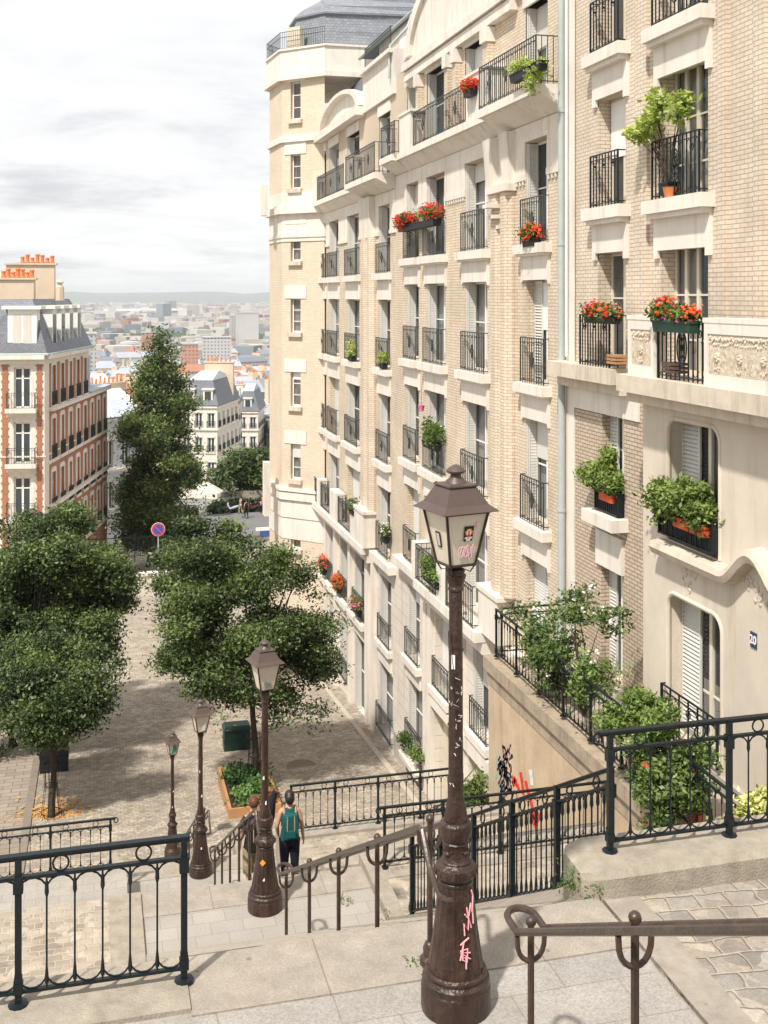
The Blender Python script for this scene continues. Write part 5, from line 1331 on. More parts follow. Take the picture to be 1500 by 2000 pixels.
for (xa, xb, yt, Dk, pots, ppx) in ((12, 106, 517, 76, 7, (38, 105)), (-40, 66, 546, 71.5, 7, (0, 64))):
    a = at(xa, 578, Dk); c = at(xb, 578, Dk+.6); a.z = c.z = 0; t_ = (c-a).normalized(); F_ = Fr(a, t_, Vector((t_.y,-t_.x,0))); W_ = (c-a).length; zt_ = -(yt-578)/2200*Dk
    mb = MB(); mb.fb(F_, 0, W_, -1.2, zt_, -.9, 0); mb.fb(F_, -.15, W_+.15, zt_, zt_+.13, -1.02, .12); ch = mb.build('chimney', mono, H1)
    pt = MB(); pt.smooth = True
    for q in range(pots):
        pxx = ppx[0]+(ppx[1]-ppx[0])*(q+.4)/pots; s_ = (at(pxx,578,Dk)-a).dot(t_); hh = [.42,.58,.36,.6,.55,.35,.5][q%7]
        pt.lathe([(.15,0),(.17,.06),(.13,.1),(.12,hh*.8),(.16,hh*.85),(.15,hh),(.09,hh+.02)], F_.P(s_, zt_+.13, -.45), 8)
    pt.build('chimney_pots', terra, ch)
mb = MB(); mb.smooth = True; p_ = at(117, 578, 74); p_.z = -.3; mb.lathe([(.28,0),(.26,.9),(.14,1.0),(.14,1.1),(.28,1.2),(.12,1.35)], p_, 8); mb.build('roof_vent', mono, H1)
simple_house('long beige street front stepping down towards the arched dormer house', 444, 158, 472, 180, 9, -16.6, -34, 8, [-19.4,-22.5,-25.6,-28.7], cream, 'mansard', 2.4, dorm=6)
lilac = M('pale_lilac_plaster', (.60,.60,.62), .9, .05, .5, dirt=.15, dirtc=(.4,.38,.36))
simple_house('tall plain white house between the brick corner house and the tall tree', 198, 92, 292, 97, 14, -10.0, -21, 3, [-14.2,-17.6,-20.6][:2]+[-12.9+.0][:0], lilac, 'pitch', 2.0, zinc, rail=False, ww=.9, wh=2.3, chim=[(1.0,-9,3.2,-7.4,6)])
simple_house('cream corner house with slate roof and red flowers behind the tall tree', 352, 147.6, 424, 147, 11, -14.3, -26.5, 3, [-17.2,-20.4,-23.6], cream, 'mansard', 3.2, side=(1,5), dorm=2, chim=[(1,-8,4,-9.2,6)])
simple_house('narrow cream house with arched dormer closing the descending street', 464, 186, 504, 186, 10, -19.0, -33, 2, [-21.9,-25.1,-28.3], cream2, 'mansard', 3.2, side=(1,4), dorm=1)
simple_house('long cream house with slate roof at the left edge of the tower', 500, 200, 560, 185, 12, -23.5, -36, 5, [-26,-28.8,-31.4], cream, 'mansard', 2.6, dorm=4)
simple_house('low white gabled house with dark chimney pots over the brick house', 196, 118, 262, 122, 10, -11.6, -23, 3, [-15,-18], white, 'pitch', 3.0, white, rail=False, chim=[(1,-2.5,5,-9.6,8)])
simple_house('wide house under a pale zinc roof just right of the tall tree', 392, 245, 470, 240, 12, -24, -42, 5, [-27,-30,-33], cream, 'mansard', 2.8, dorm=3, chim=[(1,-6,3,-19.2,6),(5,-6,2,-19.6,4)])
# ---------------------------------------------------------------- town below the hill: individual houses, then the far city
def Mcity(name, wall, win, bw=3.0, bh=3.0, ms=.9):
    m, n, b, o = newmat(name); uv = N_(n, 'ShaderNodeUVMap', uv_map='UVMap')
    bt = N_(n, 'ShaderNodeTexBrick', {'Vector': uv.outputs[0], 'Color1': c4(win), 'Color2': c4(sc(win, 1.7)), 'Mortar': c4(wall), 'Scale': 1, 'Mortar Size': ms, 'Mortar Smooth': .05, 'Brick Width': bw, 'Row Height': bh}, offset=0)
    res, _ = vary(n, bt.outputs['Color'], .12, .02); n.links.new(res, b.inputs['Base Color']); b.inputs['Roughness'].default_value = .8
    return m
cw = [Mcity('cream_windowed_wall', (.46,.41,.34), (.10,.10,.11)), Mcity('white_windowed_wall', (.52,.50,.48), (.12,.13,.15)), Mcity('pink_brick_windowed_wall', (.46,.24,.17), (.12,.11,.11)), Mcity('grey_windowed_wall', (.45,.44,.43), (.10,.11,.12))]
troof = M('orange_tile_roof', (.38,.18,.11), .8, .15, .5); zroof = M('pale_zinc_roof', (.36,.39,.43), .5, .1, .05); sroof = M('blue_slate_roof', (.20,.22,.26), .6, .1, .2); wroof = M('white_flat_roof', (.46,.45,.43), .8, .1, .1)
kinds = [('small cream town house with grey zinc roof far below the hill', 0, zroof, 'cream houses with zinc roofs below the hill'),
         ('white town house with flat roof far below the hill', 1, wroof, 'white flat roofed houses below the hill'),
         ('red brick town house with orange tiles far below the hill', 2, troof, 'red brick houses below the hill'),
         ('cream town house with dark slate roof far below the hill', 0, sroof, 'cream houses with slate roofs below the hill')]
def far_house(kind, x, y, w_, d_, h_, rz, proto={}):
    if kind not in proto:
        label, wi, rm, grp = kinds[kind]
        t = thing('town_house', label, 'house', (0,0,0), grp)
        mb = MB(); mb.box(-.5,.5,-.5,.5,-.6,1); wq = mb.build('wall', cw[wi], t)
        mb = MB()
        if kind == 1: mb.box(-.49,.49,-.49,.49,1,1.03)
        else: mb.hexa([(-.52,-.52,1),(.52,-.52,1),(.52,.52,1),(-.52,.52,1),(-.42,-.32,1.2),(.42,-.32,1.2),(.42,.32,1.2),(-.42,.32,1.2)]); mb.add([(-.42,-.32,1.2),(.42,-.32,1.2),(.42,.32,1.2),(-.42,.32,1.2),(-.42,0,1.27),(.42,0,1.27)],[(0,1,5,4),(2,3,4,5),(1,2,5),(3,0,4)])
        mb.build('roof', rm, t)
        mb = MB(); mb.box(.30,.36,-.3,.3,1.0,1.34); mb.box(-.4,-.34,-.2,.3,1.0,1.32); mb.build('chimney', mono, t)
        mb = MB()
        for q in range(6): mb.box(.32,.34,-.28+q*.1,-.255+q*.1,1.34,1.375)
        for q in range(5): mb.box(-.38,-.36,-.18+q*.1,-.155+q*.1,1.32,1.355)
        mb.build('chimney_pots', M('pale_terracotta', (.52,.22,.11), .8, .1, 1), t); proto[kind] = t; o = t
    else: o = copy_tree(proto[kind])
    o.location = (x, y, Zg(y)); o.rotation_euler.z = rz; o.scale = (w_, d_, h_)
    # windows keep their size on every house: UVs are in metres only for unit blocks, so give each wall its own mesh
    for ch in o.children:
        if ch.name.startswith('wall'):
            me = bpy.data.meshes.new('wall'); s_ = MB(); s_.box(-w_/2,w_/2,-d_/2,d_/2,-.6*h_,h_); me.from_pydata([(a/w_,b_/d_,c/h_) for a,b_,c in s_.v], [], s_.f); me.materials.append(ch.data.materials[0])
            tmp = bpy.data.meshes.new('t'); tmp.from_pydata(s_.v, [], s_.f); tmp.update(); set_uv(tmp)
            uvs = np.empty(len(tmp.loops)*2, dtype=np.float32); tmp.uv_layers[0].data.foreach_get('uv', uvs); u = me.uv_layers.new(name='UVMap'); u.data.foreach_set('uv', uvs); bpy.data.meshes.remove(tmp); ch.data = me
    return o
rd = random.Random(77); placed = []
row = 0; D = 215.0
while D < 1250:
    x0 = 60 if D > 300 else 180; px = x0+rd.uniform(0, 25)
    while px < 545:
        w_ = rd.uniform(12, 26)*(1 if D < 600 else 1.25); dp = rd.uniform(10, 16)*(1 if D < 600 else 1.3)
        p = at(px, 578, D*rd.uniform(.97, 1.03)); h_ = rd.uniform(11, 17.5)*(1 if D < 400 else 1.15)
        kk = rd.choices([0,1,2,3], [.46,.16,.13,.25])[0]
        if not (D < 240 and px > 385):
            fh = far_house(kk, p.x, p.y, w_, dp, h_, rd.uniform(-.5,.5))
            side_ = 'left of the tall tree' if px < 265 else ('behind the top of the tall tree' if px < 350 else 'between the tall tree and the tower')
            fh['label'] = kinds[kk][0].replace(' far below the hill', '').replace('small ', '')+', '+side_+(', near row' if D < 340 else (', middle distance' if D < 640 else ', far away'))
        px += (w_*rd.uniform(1.05, 1.6))/D*2200
    D *= 1.066
mid_n = 0
# landmarks of the plain
def slab_block(label, x0p, x1p, ytop, D, dp, mat_i, name='tower_block', cat='tower block'):
    p = at((x0p+x1p)/2, 578, D); w_ = (x1p-x0p)/2200*D; t = thing(name, label, cat, (p.x, p.y, Zg(p.y)))
    zt_ = -(ytop-578)/2200*D; mb = MB(); q = MB()
    mb.box(p.x-w_/2, p.x+w_/2, p.y-dp/2, p.y+dp/2, Zg(p.y)-2, zt_); mb.build('wall', cw[mat_i], t)
    mb = MB(); mb.box(p.x-w_/2-.5, p.x+w_/2+.5, p.y-dp/2-.5, p.y+dp/2+.5, zt_, zt_+1); mb.box(p.x-w_/5, p.x+w_/6, p.y-dp/4, p.y+dp/4, zt_+1, zt_+4); mb.build('roof', wroof, t)
    return t
slab_block('tallest white tower block at the edge of the corner tower', 462, 503, 611, 1350, 22, 1)
slab_block('narrower grey tower block touching the tallest white one', 449, 461, 618, 1380, 16, 3)
slab_block('wide pink and white block below the green belt', 397, 450, 659, 1000, 16, 1)
slab_block('red brick block beside the top of the tall tree', 277, 303, 650, 1150, 14, 2)
slab_block('low red brick block right of the tall tree', 355, 385, 672, 900, 16, 2)
slab_block('dark glass block beside the brick corner house', 168, 187, 652, 800, 18, 3)
p = at(290, 578, 4300); st = thing('stadium', 'long white roofed stadium across the plain', 'stadium', (p.x, p.y, -78))
mb = MB(); W_ = 170/2200*4300
mb.lathe([(.46,0),(.47,.62),(.30,.62)], (p.x, p.y, -78), 40) ; mb.v = [(p.x+(v[0]-p.x)*W_, p.y+(v[1]-p.y)*W_*.7, -78+(v[2]+78)*30) for v in mb.v]; mb.build('stand', cw[3], st)
mb = MB(); mb.lathe([(.50,.68),(.52,.75),(.50,.92),(.30,1.0)], (p.x, p.y, -78), 40); mb.v = [(p.x+(v[0]-p.x)*W_, p.y+(v[1]-p.y)*W_*.7, -78+(v[2]+78)*30) for v in mb.v]; mb.build('roof', wroof, st)
# far city: thousands of blocks that nobody could count
def many_boxes(name, n, Dr, mats, wt, hr, wr, px=(-150, 760), fy=None):
    mb = MB(); r_ = random.Random(n)
    for i in range(n):
        D = Dr[0]*(Dr[1]/Dr[0])**r_.random(); p = at(r_.uniform(*px), 578, D); w_ = r_.uniform(*wr)*(1+D/5000); d_ = r_.uniform(*wr)*(1+D/9000); h_ = r_.choice([hr[0], hr[0]*1.3, hr[1] if r_.random() < .25 else hr[0]*1.1])*r_.uniform(.7,1.2)
        if 1480 < D < 2250 and r_.random() < .8: continue
        z = Zg(p.y); mb.cur = r_.choices(range(len(mats)), wt)[0]; a = r_.uniform(-.6,.6); ca, sa = math.cos(a)/2, math.sin(a)/2
        q = [(-w_*ca+d_*sa, -w_*sa-d_*ca), (w_*ca+d_*sa, w_*sa-d_*ca), (w_*ca-d_*sa, w_*sa+d_*ca), (-w_*ca-d_*sa, -w_*sa+d_*ca)]
        mb.hexa([(p.x+x, p.y+y, z-1) for x, y in q]+[(p.x+x, p.y+y, z+h_) for x, y in q])
    return tag(mb.build(name, mats), kind='stuff')
fc = [M('far_white_wall', (.50,.48,.45), .9, .12, .01), M('far_cream_wall', (.42,.38,.33), .9, .12, .01), M('far_grey_roof', (.22,.24,.26), .9, .12, .01), M('far_red_roof', (.30,.17,.13), .9, .1, .01)]
tag(many_boxes('far_city', 26000, (1150, 9500), fc, [.40,.26,.22,.12], (7, 22), (9, 26)), 'pale sprawl of countless far buildings filling the plain')
tag(many_boxes('far_city_blocks', 150, (2600, 8500), fc, [.7,.2,.1,0], (28, 48), (12, 24)), 'scattered high blocks rising out of the far plain')
# green belt and park clumps
pts = []
r_ = random.Random(5)
for i in range(1100):
    D = r_.choice([r_.uniform(1450, 2300), r_.uniform(1250, 2100), r_.uniform(500, 3800)]); p = at(r_.uniform(-60, 700), 578, D)
    pts.append((p.x, p.y, Zg(p.y)+7, r_.uniform(10, 24), r_.uniform(10,24), r_.uniform(5, 11)))
mb = MB()
for x, y, z, a, b_, c in pts:
    for q in range(3):
        mb.ball((x+r_.uniform(-a,a)*.6, y+r_.uniform(-b_,b_)*.6, z+r_.uniform(-1,2)), a*r_.uniform(.35,.6), 8, 5, sz=r_.uniform(.5,.8))
woods = M('far_wood_green', (.055,.085,.045), .95, .35, .08)
tag(mb.build('far_woods', woods), 'dark green belt of far trees across the plain', kind='stuff')
b = MB(); vs = []; fs = []; nn = 80
for i in range(nn+1):
    x = -9000+18000*i/nn; h_ = -62+45*max(0, noise.noise(Vector((x*.0005, 3.1, 0)))+.5)+26*noise.noise(Vector((x*.0022, 8, 0)))+ (35 if -3600 < x < -2200 else 0)
    vs += [(x, 9800, -82), (x, 12200, h_+76), (x, 16000, -82)]
for i in range(nn):
    for k in range(2): fs.append((i*3+k, (i+1)*3+k, (i+1)*3+k+1, i*3+k+1))
b.add(vs, fs); ground('hills', b, M('far_hill_green', (.10,.13,.10), 1, .2, .002))
# ================================================================== TREES
def gp(x, y, D): p = at(x, y, D); return (p.x, p.y, sqz(p.y))
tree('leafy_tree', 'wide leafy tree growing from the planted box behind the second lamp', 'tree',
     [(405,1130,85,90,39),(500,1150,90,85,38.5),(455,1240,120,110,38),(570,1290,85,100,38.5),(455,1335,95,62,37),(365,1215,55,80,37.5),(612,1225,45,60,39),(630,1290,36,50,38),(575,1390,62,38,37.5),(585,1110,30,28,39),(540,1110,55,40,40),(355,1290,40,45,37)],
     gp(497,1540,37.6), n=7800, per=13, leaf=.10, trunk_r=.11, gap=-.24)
tree('leafy_tree', 'leafy tree standing behind the planter tree, its top near the round blue sign', 'tree',
     [(385,1075,72,62,50),(440,1060,55,45,51),(350,1120,48,60,49),(425,1130,70,60,50)], gp(392,1300,50), n=1300, per=14, leaf=.15, trunk_r=.13, gap=-.15)
tree('leafy_tree', 'lower left tree with orange fallen leaves round its caged trunk', 'tree',
     [(105,1375,95,72,36),(175,1345,60,45,36),(45,1335,62,60,37),(70,1425,60,38,35.5),(150,1400,50,42,36),(30,1385,45,45,36),(205,1330,36,20,36),(110,1290,75,50,38),(50,1300,60,60,38)], gp(100,1590,35.7), n=3600, per=13, leaf=.105, trunk_r=.09, gap=-.25)
tree('leafy_tree', 'biggest dark tree on the left, rising behind the caged one', 'tree',
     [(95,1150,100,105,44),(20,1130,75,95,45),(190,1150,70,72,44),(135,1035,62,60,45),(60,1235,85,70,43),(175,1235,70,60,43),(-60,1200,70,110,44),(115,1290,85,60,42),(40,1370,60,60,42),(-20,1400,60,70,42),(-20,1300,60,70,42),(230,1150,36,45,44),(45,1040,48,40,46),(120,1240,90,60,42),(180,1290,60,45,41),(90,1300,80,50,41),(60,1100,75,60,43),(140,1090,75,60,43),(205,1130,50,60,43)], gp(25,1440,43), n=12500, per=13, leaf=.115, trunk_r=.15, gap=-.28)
tree('poplar_tree', 'tall pointed tree with yellowing top in the middle distance', 'tree',
     [(300,1020,60,58,86),(305,930,72,68,86),(310,850,60,68,86),(300,785,46,56,86),(305,730,38,46,86),(318,690,26,34,86),(312,655,13,22,86),(345,790,38,60,87),(265,960,42,50,86),(360,930,40,70,86),(270,1050,40,30,85),(300,900,50,150,85.5),(340,980,55,60,86),(255,1000,35,60,86)], gp(290,1100,85), n=8200, per=11, leaf=.20, spread=.40, nsub=34, mat=leaff, trunk_r=.22, gap=-.25, gs=.45, extra=(leafo, .06), cz=(.15,.32))
for lab, sp, bx in (('round light green tree over the cafe terrace', [(470,905,45,35,120),(495,935,40,32,120),(445,940,35,28,118)], (468,1000,120)),
                    ('small bright tree against the corner tower', [(505,900,30,28,126),(520,930,30,40,125)], (512,1000,126))):
    p = at(bx[0], bx[1], bx[2]); tree('street_tree', lab, 'tree', sp, (p.x, p.y, Zg(p.y)), n=900, per=10, leaf=.42, spread=.5, mat=Mleaf('street_tree_leaves', (.035,.06,.02), (.17,.22,.07)), trunk_r=.2, gs=.3, gap=-.25)
# ================================================================== THINGS ON THE SQUARE
wood = M('planter_wood', (.42,.22,.10), .85, .15, 3, .2, 20)
soil = M('soil', (.05,.035,.025), .95, .3, 6)
pa, pb = at(441, 578, 36.2), at(560, 578, 36.2); gz = sqz(36)
t = thing('planter', 'square wooden tree planter full of green plants on the cobbles', 'planter', (5.2, 37.3, gz))
X0, X1, Y0, Y1 = 4.10, 5.75, 35.3, 38.6
mb = MB(); mb.box(X0,X1,Y0,Y0+.09,gz-.3,gz+.36); mb.box(X0,X0+.09,Y0+.09,Y1,gz-.5,gz+.36); mb.box(X1-.09,X1,Y0+.09,Y1,gz-.5,gz+.36); mb.box(X0+.09,X1-.09,Y1-.09,Y1,gz-.5,gz+.36)
mb.build('wooden_box', wood, t); mb = MB(); mb.box(X0+.09,X1-.09,Y0+.09,Y1-.09,gz-.3,gz+.27); mb.build('soil', soil, t)
P_, T_2 = sample_blobs([(4.65,36.1,gz+.4,.5,.7,.28),(5.2,36.5,gz+.4,.5,.8,.3),(5.0,37.6,gz+.4,.8,.9,.36),(4.55,37.8,gz+.4,.4,.7,.3)], 330, .9, -1, 2)
leaf_mesh(P_, 10, .09, .11, T_2, Mleaf('planter_leaves', (.02,.06,.015), (.16,.26,.07)), 'foliage', t)
P_, T_2 = sample_blobs([(5.45,35.8,gz+.45,.28,.3,.22)], 40, .9, -1, 2); leaf_mesh(P_, 10, .08, .10, T_2, Mleaf('rust_leaves', (.16,.05,.03), (.42,.18,.10)), 'foliage', t)
# tree guards
def guard(label, x, y, gz, h=1.7, r=.26):
    t = thing('tree_guard', label, 'tree guard', (x,y,gz)); mb = MB()
    for k in range(10):
        a = 2*math.pi*k/10; mb.tube([(x+(r+.06)*math.cos(a), y+(r+.06)*math.sin(a), gz), (x+r*.75*math.cos(a), y+r*.75*math.sin(a), gz+h*.6), (x+r*.95*math.cos(a), y+r*.95*math.sin(a), gz+h)], .011, 4)
    mb.build('bars', iron, t); mb = MB()
    for z, q in ((.1,1.2),(.6,.8),(.98,.95)): mb.tube([(x+r*q*math.cos(a), y+r*q*math.sin(a), gz+h*z) for a in [2*math.pi*i/14 for i in range(14)]], .014, 4, closed=True)
    mb.build('rings', iron, t)
g1 = Vector(gp(100,1590,35.7)); guard('round iron guard about the left tree trunk', g1.x, g1.y, g1.z); g2 = Vector(gp(497,1540,37.6)); guard('round iron guard about the trunk in the planter', g2.x, g2.y, g2.z+.2)
mb = MB(); rd = random.Random(5); vs = []
P_ = np.array([(g1.x+rng.normal(0,.55), g1.y+rng.normal(0,.6)+.1, sqz(g1.y)+.03) for _ in range(420)]); P_[:,2] = [sqz(p[1])+.025 for p in P_]
lv = leaf_mesh(P_, 4, .03, .09, np.full(len(P_), .5), Mleaf('fallen_orange_leaves', (.45,.20,.05), (.78,.46,.14), trans=.05), 'fallen_leaves', None, (g1.x, g1.y, g1.z)); lv.data.transform(Matrix.Diagonal((1,1,.3,1))); tag(lv, 'orange fallen leaves around the caged tree', kind='stuff')
def cabinet(label, px, py, D, w_, h_, d_, mat, name='street_box', cat='street box'):
    p = at(px, py, D); z = sqz(p.y); x, y = p.x, p.y; t = thing(name, label, cat, (x,y,z)); c_ = M(mat[0], mat[1], .45, .15, 6, spec=.5)
    mb = MB(); mb.box(x-w_/2,x+w_/2,y-d_/2,y+d_/2,z+.03,z+h_-.05); mb.box(x-w_/2-.02,x+w_/2+.02,y-d_/2-.02,y+d_/2+.02,z+h_*.42,z+h_*.42+.05); mb.build('body', c_, t)
    mb = MB(); mb.hexa([(x-w_/2-.04,y-d_/2-.05,z+h_-.05),(x+w_/2+.04,y-d_/2-.05,z+h_-.05),(x+w_/2+.04,y+d_/2+.04,z+h_-.05),(x-w_/2-.04,y+d_/2+.04,z+h_-.05),(x-w_/2+.05,y-d_/2+.05,z+h_+.08),(x+w_/2-.05,y-d_/2+.05,z+h_+.08),(x+w_/2-.05,y+d_/2-.05,z+h_+.08),(x-w_/2+.05,y+d_/2-.05,z+h_+.08)]); mb.build('lid', c_, t)
    mb = MB(); 
    for sx in (-1,1):
        for sy in (-1,1): mb.box(x+sx*(w_/2-.06)-.04, x+sx*(w_/2-.06)+.04, y+sy*(d_/2-.06)-.04, y+sy*(d_/2-.06)+.04, z-.05, z+.13)
    mb.build('feet', c_, t)
cabinet('dark green metal grit box under the planter tree', 462, 1445, 42.2, .98, .85, .6, ('green_box_paint', (.005,.030,.026)))
cabinet('black metal street cabinet behind the caged left tree', 106, 1500, 40.2, .98, 1.3, .6, ('black_box_paint', (.008,.012,.016)))
mb = MB(); p = at(588,1491,40.1); tag(mb.lathe([(.52,.002),(.52,.012),(.40,.014),(.40,.010),(.2,.010)], (p.x,p.y,sqz(p.y)+.0), 28).build('manhole_cover', M('manhole_iron', (.22,.17,.13), .8, .2, 9, .5, 30), None, (p.x,p.y,sqz(p.y))), 'round worn manhole cover in the cobbles right of the planter', 'manhole cover')
mb = MB(); p = at(707,1436,44); tag(mb.lathe([(.30,.002),(.30,.012),(.2,.012)], (p.x,p.y,sqz(p.y)+.01), 20).build('manhole_cover', M('rusty_iron', (.33,.19,.12), .8, .2, 9), None, (p.x,p.y,sqz(p.y))), 'small rusty cover in the cobbles near the house front', 'manhole cover')
def strip(name, x0, x1, y0, y1, mat, h_=.02):
    mb = MB(); ny = 10; vs = []; fs = []
    for i in range(ny+1): y = y0+(y1-y0)*i/ny; vs += [(x0,y,sqz(y)+.004),(x0,y,sqz(y)+h_),(x1,y,sqz(y)+h_),(x1,y,sqz(y)+.004)]
    for i in range(ny):
        for k in range(3): fs.append((i*4+k,i*4+k+1,(i+1)*4+k+1,(i+1)*4+k))
    fs += [(3,2,1,0)]; mb.add(vs, fs); ground(name, mb, mat)
dkerb = M('dark_kerb', (.24,.20,.16), .9, .2, 3, dirt=.4)
strip('kerb', -2.15, -1.9, 32, 74, dkerb, .05); strip('gutter', -3.3, -2.15, 32, 74, Mbrick('gutter_setts', (.36,.30,.24), (.28,.235,.19), (.20,.16,.12), .6, .35, .02, var=.15, dirt=.3), .01)
strip('house_kerb', 9.95, 10.15, 34, 53, M('house_kerb_stone', (.46,.40,.33), .9, .12, 2), .05)
# parapet at the end of the square, with the fence and the round sign
ya = 77; t = thing('parapet_wall', 'low pale parapet wall closing the square', 'wall', (0, ya, -20))
pl, pr_ = at(150,1,78), at(330,1,78)
mb = MB(); mb.box(pl.x, pr_.x, 75.8, 76.15, -20.4, -18.45); mb.build('wall', M('parapet_stone', (.60,.54,.46), .9, .1, .8, dirt=.3), t); mb = MB(); mb.box(pl.x-.1, pr_.x+.1, 75.7, 76.25, -18.45, -18.25); mb.build('coping', cream2, t)
t = thing('metal_fence', 'dark metal fence before the plain white house', 'fence', (pl.x, 80.2, -18.5)); 
for k in range(6):
    x = pl.x+k*1.3; mb = MB(); mb.box(x-.03,x+.03,80.1,80.16,-20.3,-16.7); mb.build('post', ironA, t)
mb = MB(); mb.box(pl.x, pl.x+6.5, 80.11,80.15,-16.8,-16.74); mb.box(pl.x, pl.x+6.5, 80.11,80.15,-18.1,-18.05)
for k in range(50): mb.box(pl.x+k*.13-.01, pl.x+k*.13+.01, 80.12,80.14,-18.1,-16.75)
mb.build('bars', ironA, t)
sp = at(309,1034,70); sg = thing('road_sign', 'round blue no parking sign with red border above the leaves', 'road sign', (sp.x, sp.y, sqz(sp.y)))
fd = Vector((-sp.x, -sp.y, 0)).normalized(); FG = Fr((sp.x, sp.y, sp.z), Vector((fd.y, -fd.x, 0))*-1, fd)
def disc(mb, r, d0, d1, n=32): mb.fprism(FG, [(r*math.cos(a), r*math.sin(a)) for a in [2*math.pi*i/n for i in range(n)]], d0, d1)
mb = MB(); disc(mb, .40, 0, .02); mb.build('border', M('sign_red', (.60,.05,.05), .4, .04, 5), sg)
mb = MB(); disc(mb, .425, -.015, .005); mb.build('rim', white, sg)
mb = MB(); disc(mb, .29, .02, .03); mb.build('face', M('sign_blue', (.03,.09,.42), .4, .04, 5), sg)
mb = MB(); mb.fprism(FG, [(-.225,.185),(-.185,.225),(.225,-.185),(.185,-.225)], .03, .036); mb.build('slash', MATS['sign_red'], sg)
mb = MB(); mb.smooth = True; mb.tube([(sp.x, sp.y, sqz(sp.y)-.2), (sp.x, sp.y, sp.z+.35)], .035, 8); mb.v = [tuple(Vector(v)-fd*.06) for v in mb.v]; mb.build('pole', zincp, sg)
# cafe parasol, tables' people and scooters under the trees
p = at(402, 975, 110); z = Zg(p.y); t = thing('parasol', 'large white cafe parasol below the trees', 'parasol', (p.x,p.y,z))
mb = MB(); mb.lathe([(1.75,2.35),(1.72,2.42),(.9,2.95),(.1,3.4)], (p.x,p.y,z), 8); mb.build('canopy', M('white_canvas', (.52,.48,.42), .9, .05, 2), t); mb = MB(); mb.tube([(p.x,p.y,z),(p.x,p.y,z+3.4)], .04, 6); mb.build('pole', zincp, t)
p0_ = at(432,1,118); p1_ = at(530,1,118); t = thing('park_fence', 'pale park railing behind the scooters', 'fence', (p0_.x,p0_.y,Zg(118)))
mb = MB(); n_ = 60
for k in range(n_): q = p0_.lerp(p1_, k/n_); mb.box(q.x-.03,q.x+.03,q.y-.03,q.y+.03,Zg(q.y),Zg(q.y)+2.0)
mb.build('bars', M('pale_fence_paint', (.40,.36,.28), .7, .1, 3), t)
hd = [p0_+Vector((-1,-1.6,0)), p1_+Vector((0,-1.6,0))]
P_, T_2 = sample_blobs([((hd[0].x*(1-k)+hd[1].x*k), hd[0].y, Zg(117)+.5, .8, .5, .75) for k in (0,.1,.2,.3,.4,.5,.6,.7,.8,.9,1)], 700, .8, -1, .8); hg = leaf_mesh(P_, 10, .2, .25, T_2*.15, leafm, 'shade_foliage', None, (hd[0].x, hd[0].y, Zg(120))); tag(hg, 'low added leaves, darkened to stand in for shade before the park railing', 'shade_foliage')  # added leaves, toned down to stand in for the shade under the trees
# ================================================================== PLANTS ON THE HOUSES AND THE TERRACE
def wb(x, y, rx, ry, X): # blob in front of a plane X from photo pixels
    D = onX(x, X); c = at(x, y, D); k = D/2200; return (c.x, c.y, c.z, max(.16, rx*k*.9), rx*k*1.9, ry*k)
greenb = M('green_plastic_box', (.02,.06,.04), .5, .1, 5); blackb = M('black_plastic_box', (.012,.014,.016), .5, .1, 5)
def fbox(label, cols, X, ybox, kind, n=90, per=9, leaf=.075, box=True, bm=None, mat=None, w_=.22, h_=.20, group='flower boxes on the house fronts'):
    bl = [wb(*c, X) for c in cols]
    ys = [b[1]-b[4]*.8 for b in bl]+[b[1]+b[4]*.8 for b in bl]; zc = Zs(cols[0][0], ybox, X)
    bx = (X-w_/2, X+w_/2, min(ys), max(ys), zc-h_/2, zc+h_/2) if box else None
    fl = {'red': [(150, redf, .028, 6)], 'orange': [(80, orgf, .026, 6)], 'redpink': [(20, orgf, .034, 5), (14, redf, .032, 5), (9, pinkf, .032, 4)], 'pink': [(16, pinkf, .034, 5), (5, redf, .03, 4)], 'white': [(14, whtf, .028, 4)], 'green': None}[kind]
    return plantbox(label, bl, n, per, leaf, mat or leafp, bx, bm or blackb, fl, group)
fbox('long box overflowing with red geraniums on two window rails', [(795,432,26,17),(842,415,26,16)], 10.45, 446, 'red', n=240, w_=.3)
fbox('orange red flowers at the foot of the window rail nearest the drainpipe', [(1038,455,20,16)], 10.50, 474, 'orange', n=70)
fbox('small box of red flowers on the upper balcony rail', [(918,168,14,11)], 10.1, 182, 'red', n=60)
fbox('trailing pale green plant on the upper balcony corner', [(1015,128,22,13),(1050,135,20,20),(1040,160,16,22)], 9.85, 150, 'green', n=120, mat=leafy)
fbox('red and pink flowers on the narrow balcony left of the carved panels', [(1165,605,26,12),(1190,612,20,10)], 10.25, 622, 'redpink', n=110, bm=blackb)
fbox('green box of red and pink flowers between the carved panels', [(1298,605,20,20),(1340,615,22,12)], 9.75, 637, 'redpink', n=160, bm=greenb)
fbox('yellow green plant on the third window rail from the tower', [(687,682,12,17)], 10.5, 700, 'green', n=70, mat=leafy)
fbox('yellow flowering plant tied to the middle window rail', [(749,698,9,16)], 10.5, 715, 'green', n=50, mat=leafy)
fbox('bushy green plant spilling over a rail behind the lantern', [(846,848,22,28),(835,826,12,12)], 10.45, 872, 'green', n=170)
fbox('bright green bush on the long balcony beside the lantern', [(838,1100,18,16),(848,1125,20,14)], 10.1, 1130, 'green', n=130)
fbox('green plants on the loggia rail of the stepped house', [(690,985,12,12)], 10.25, 1000, 'green', n=60)
fbox('white flowering plant on a rail above the loggia corner', [(753,1038,9,16)], 10.5, 1054, 'white', n=60)
fbox('red flowers at the lowest loggia nearest the tower', [(631,1098,10,14)], 10.45, 1116, 'redpink', n=60)
fbox('orange geraniums on the middle window of the loggia', [(659,1136,13,13)], 10.45, 1150, 'orange', n=70)
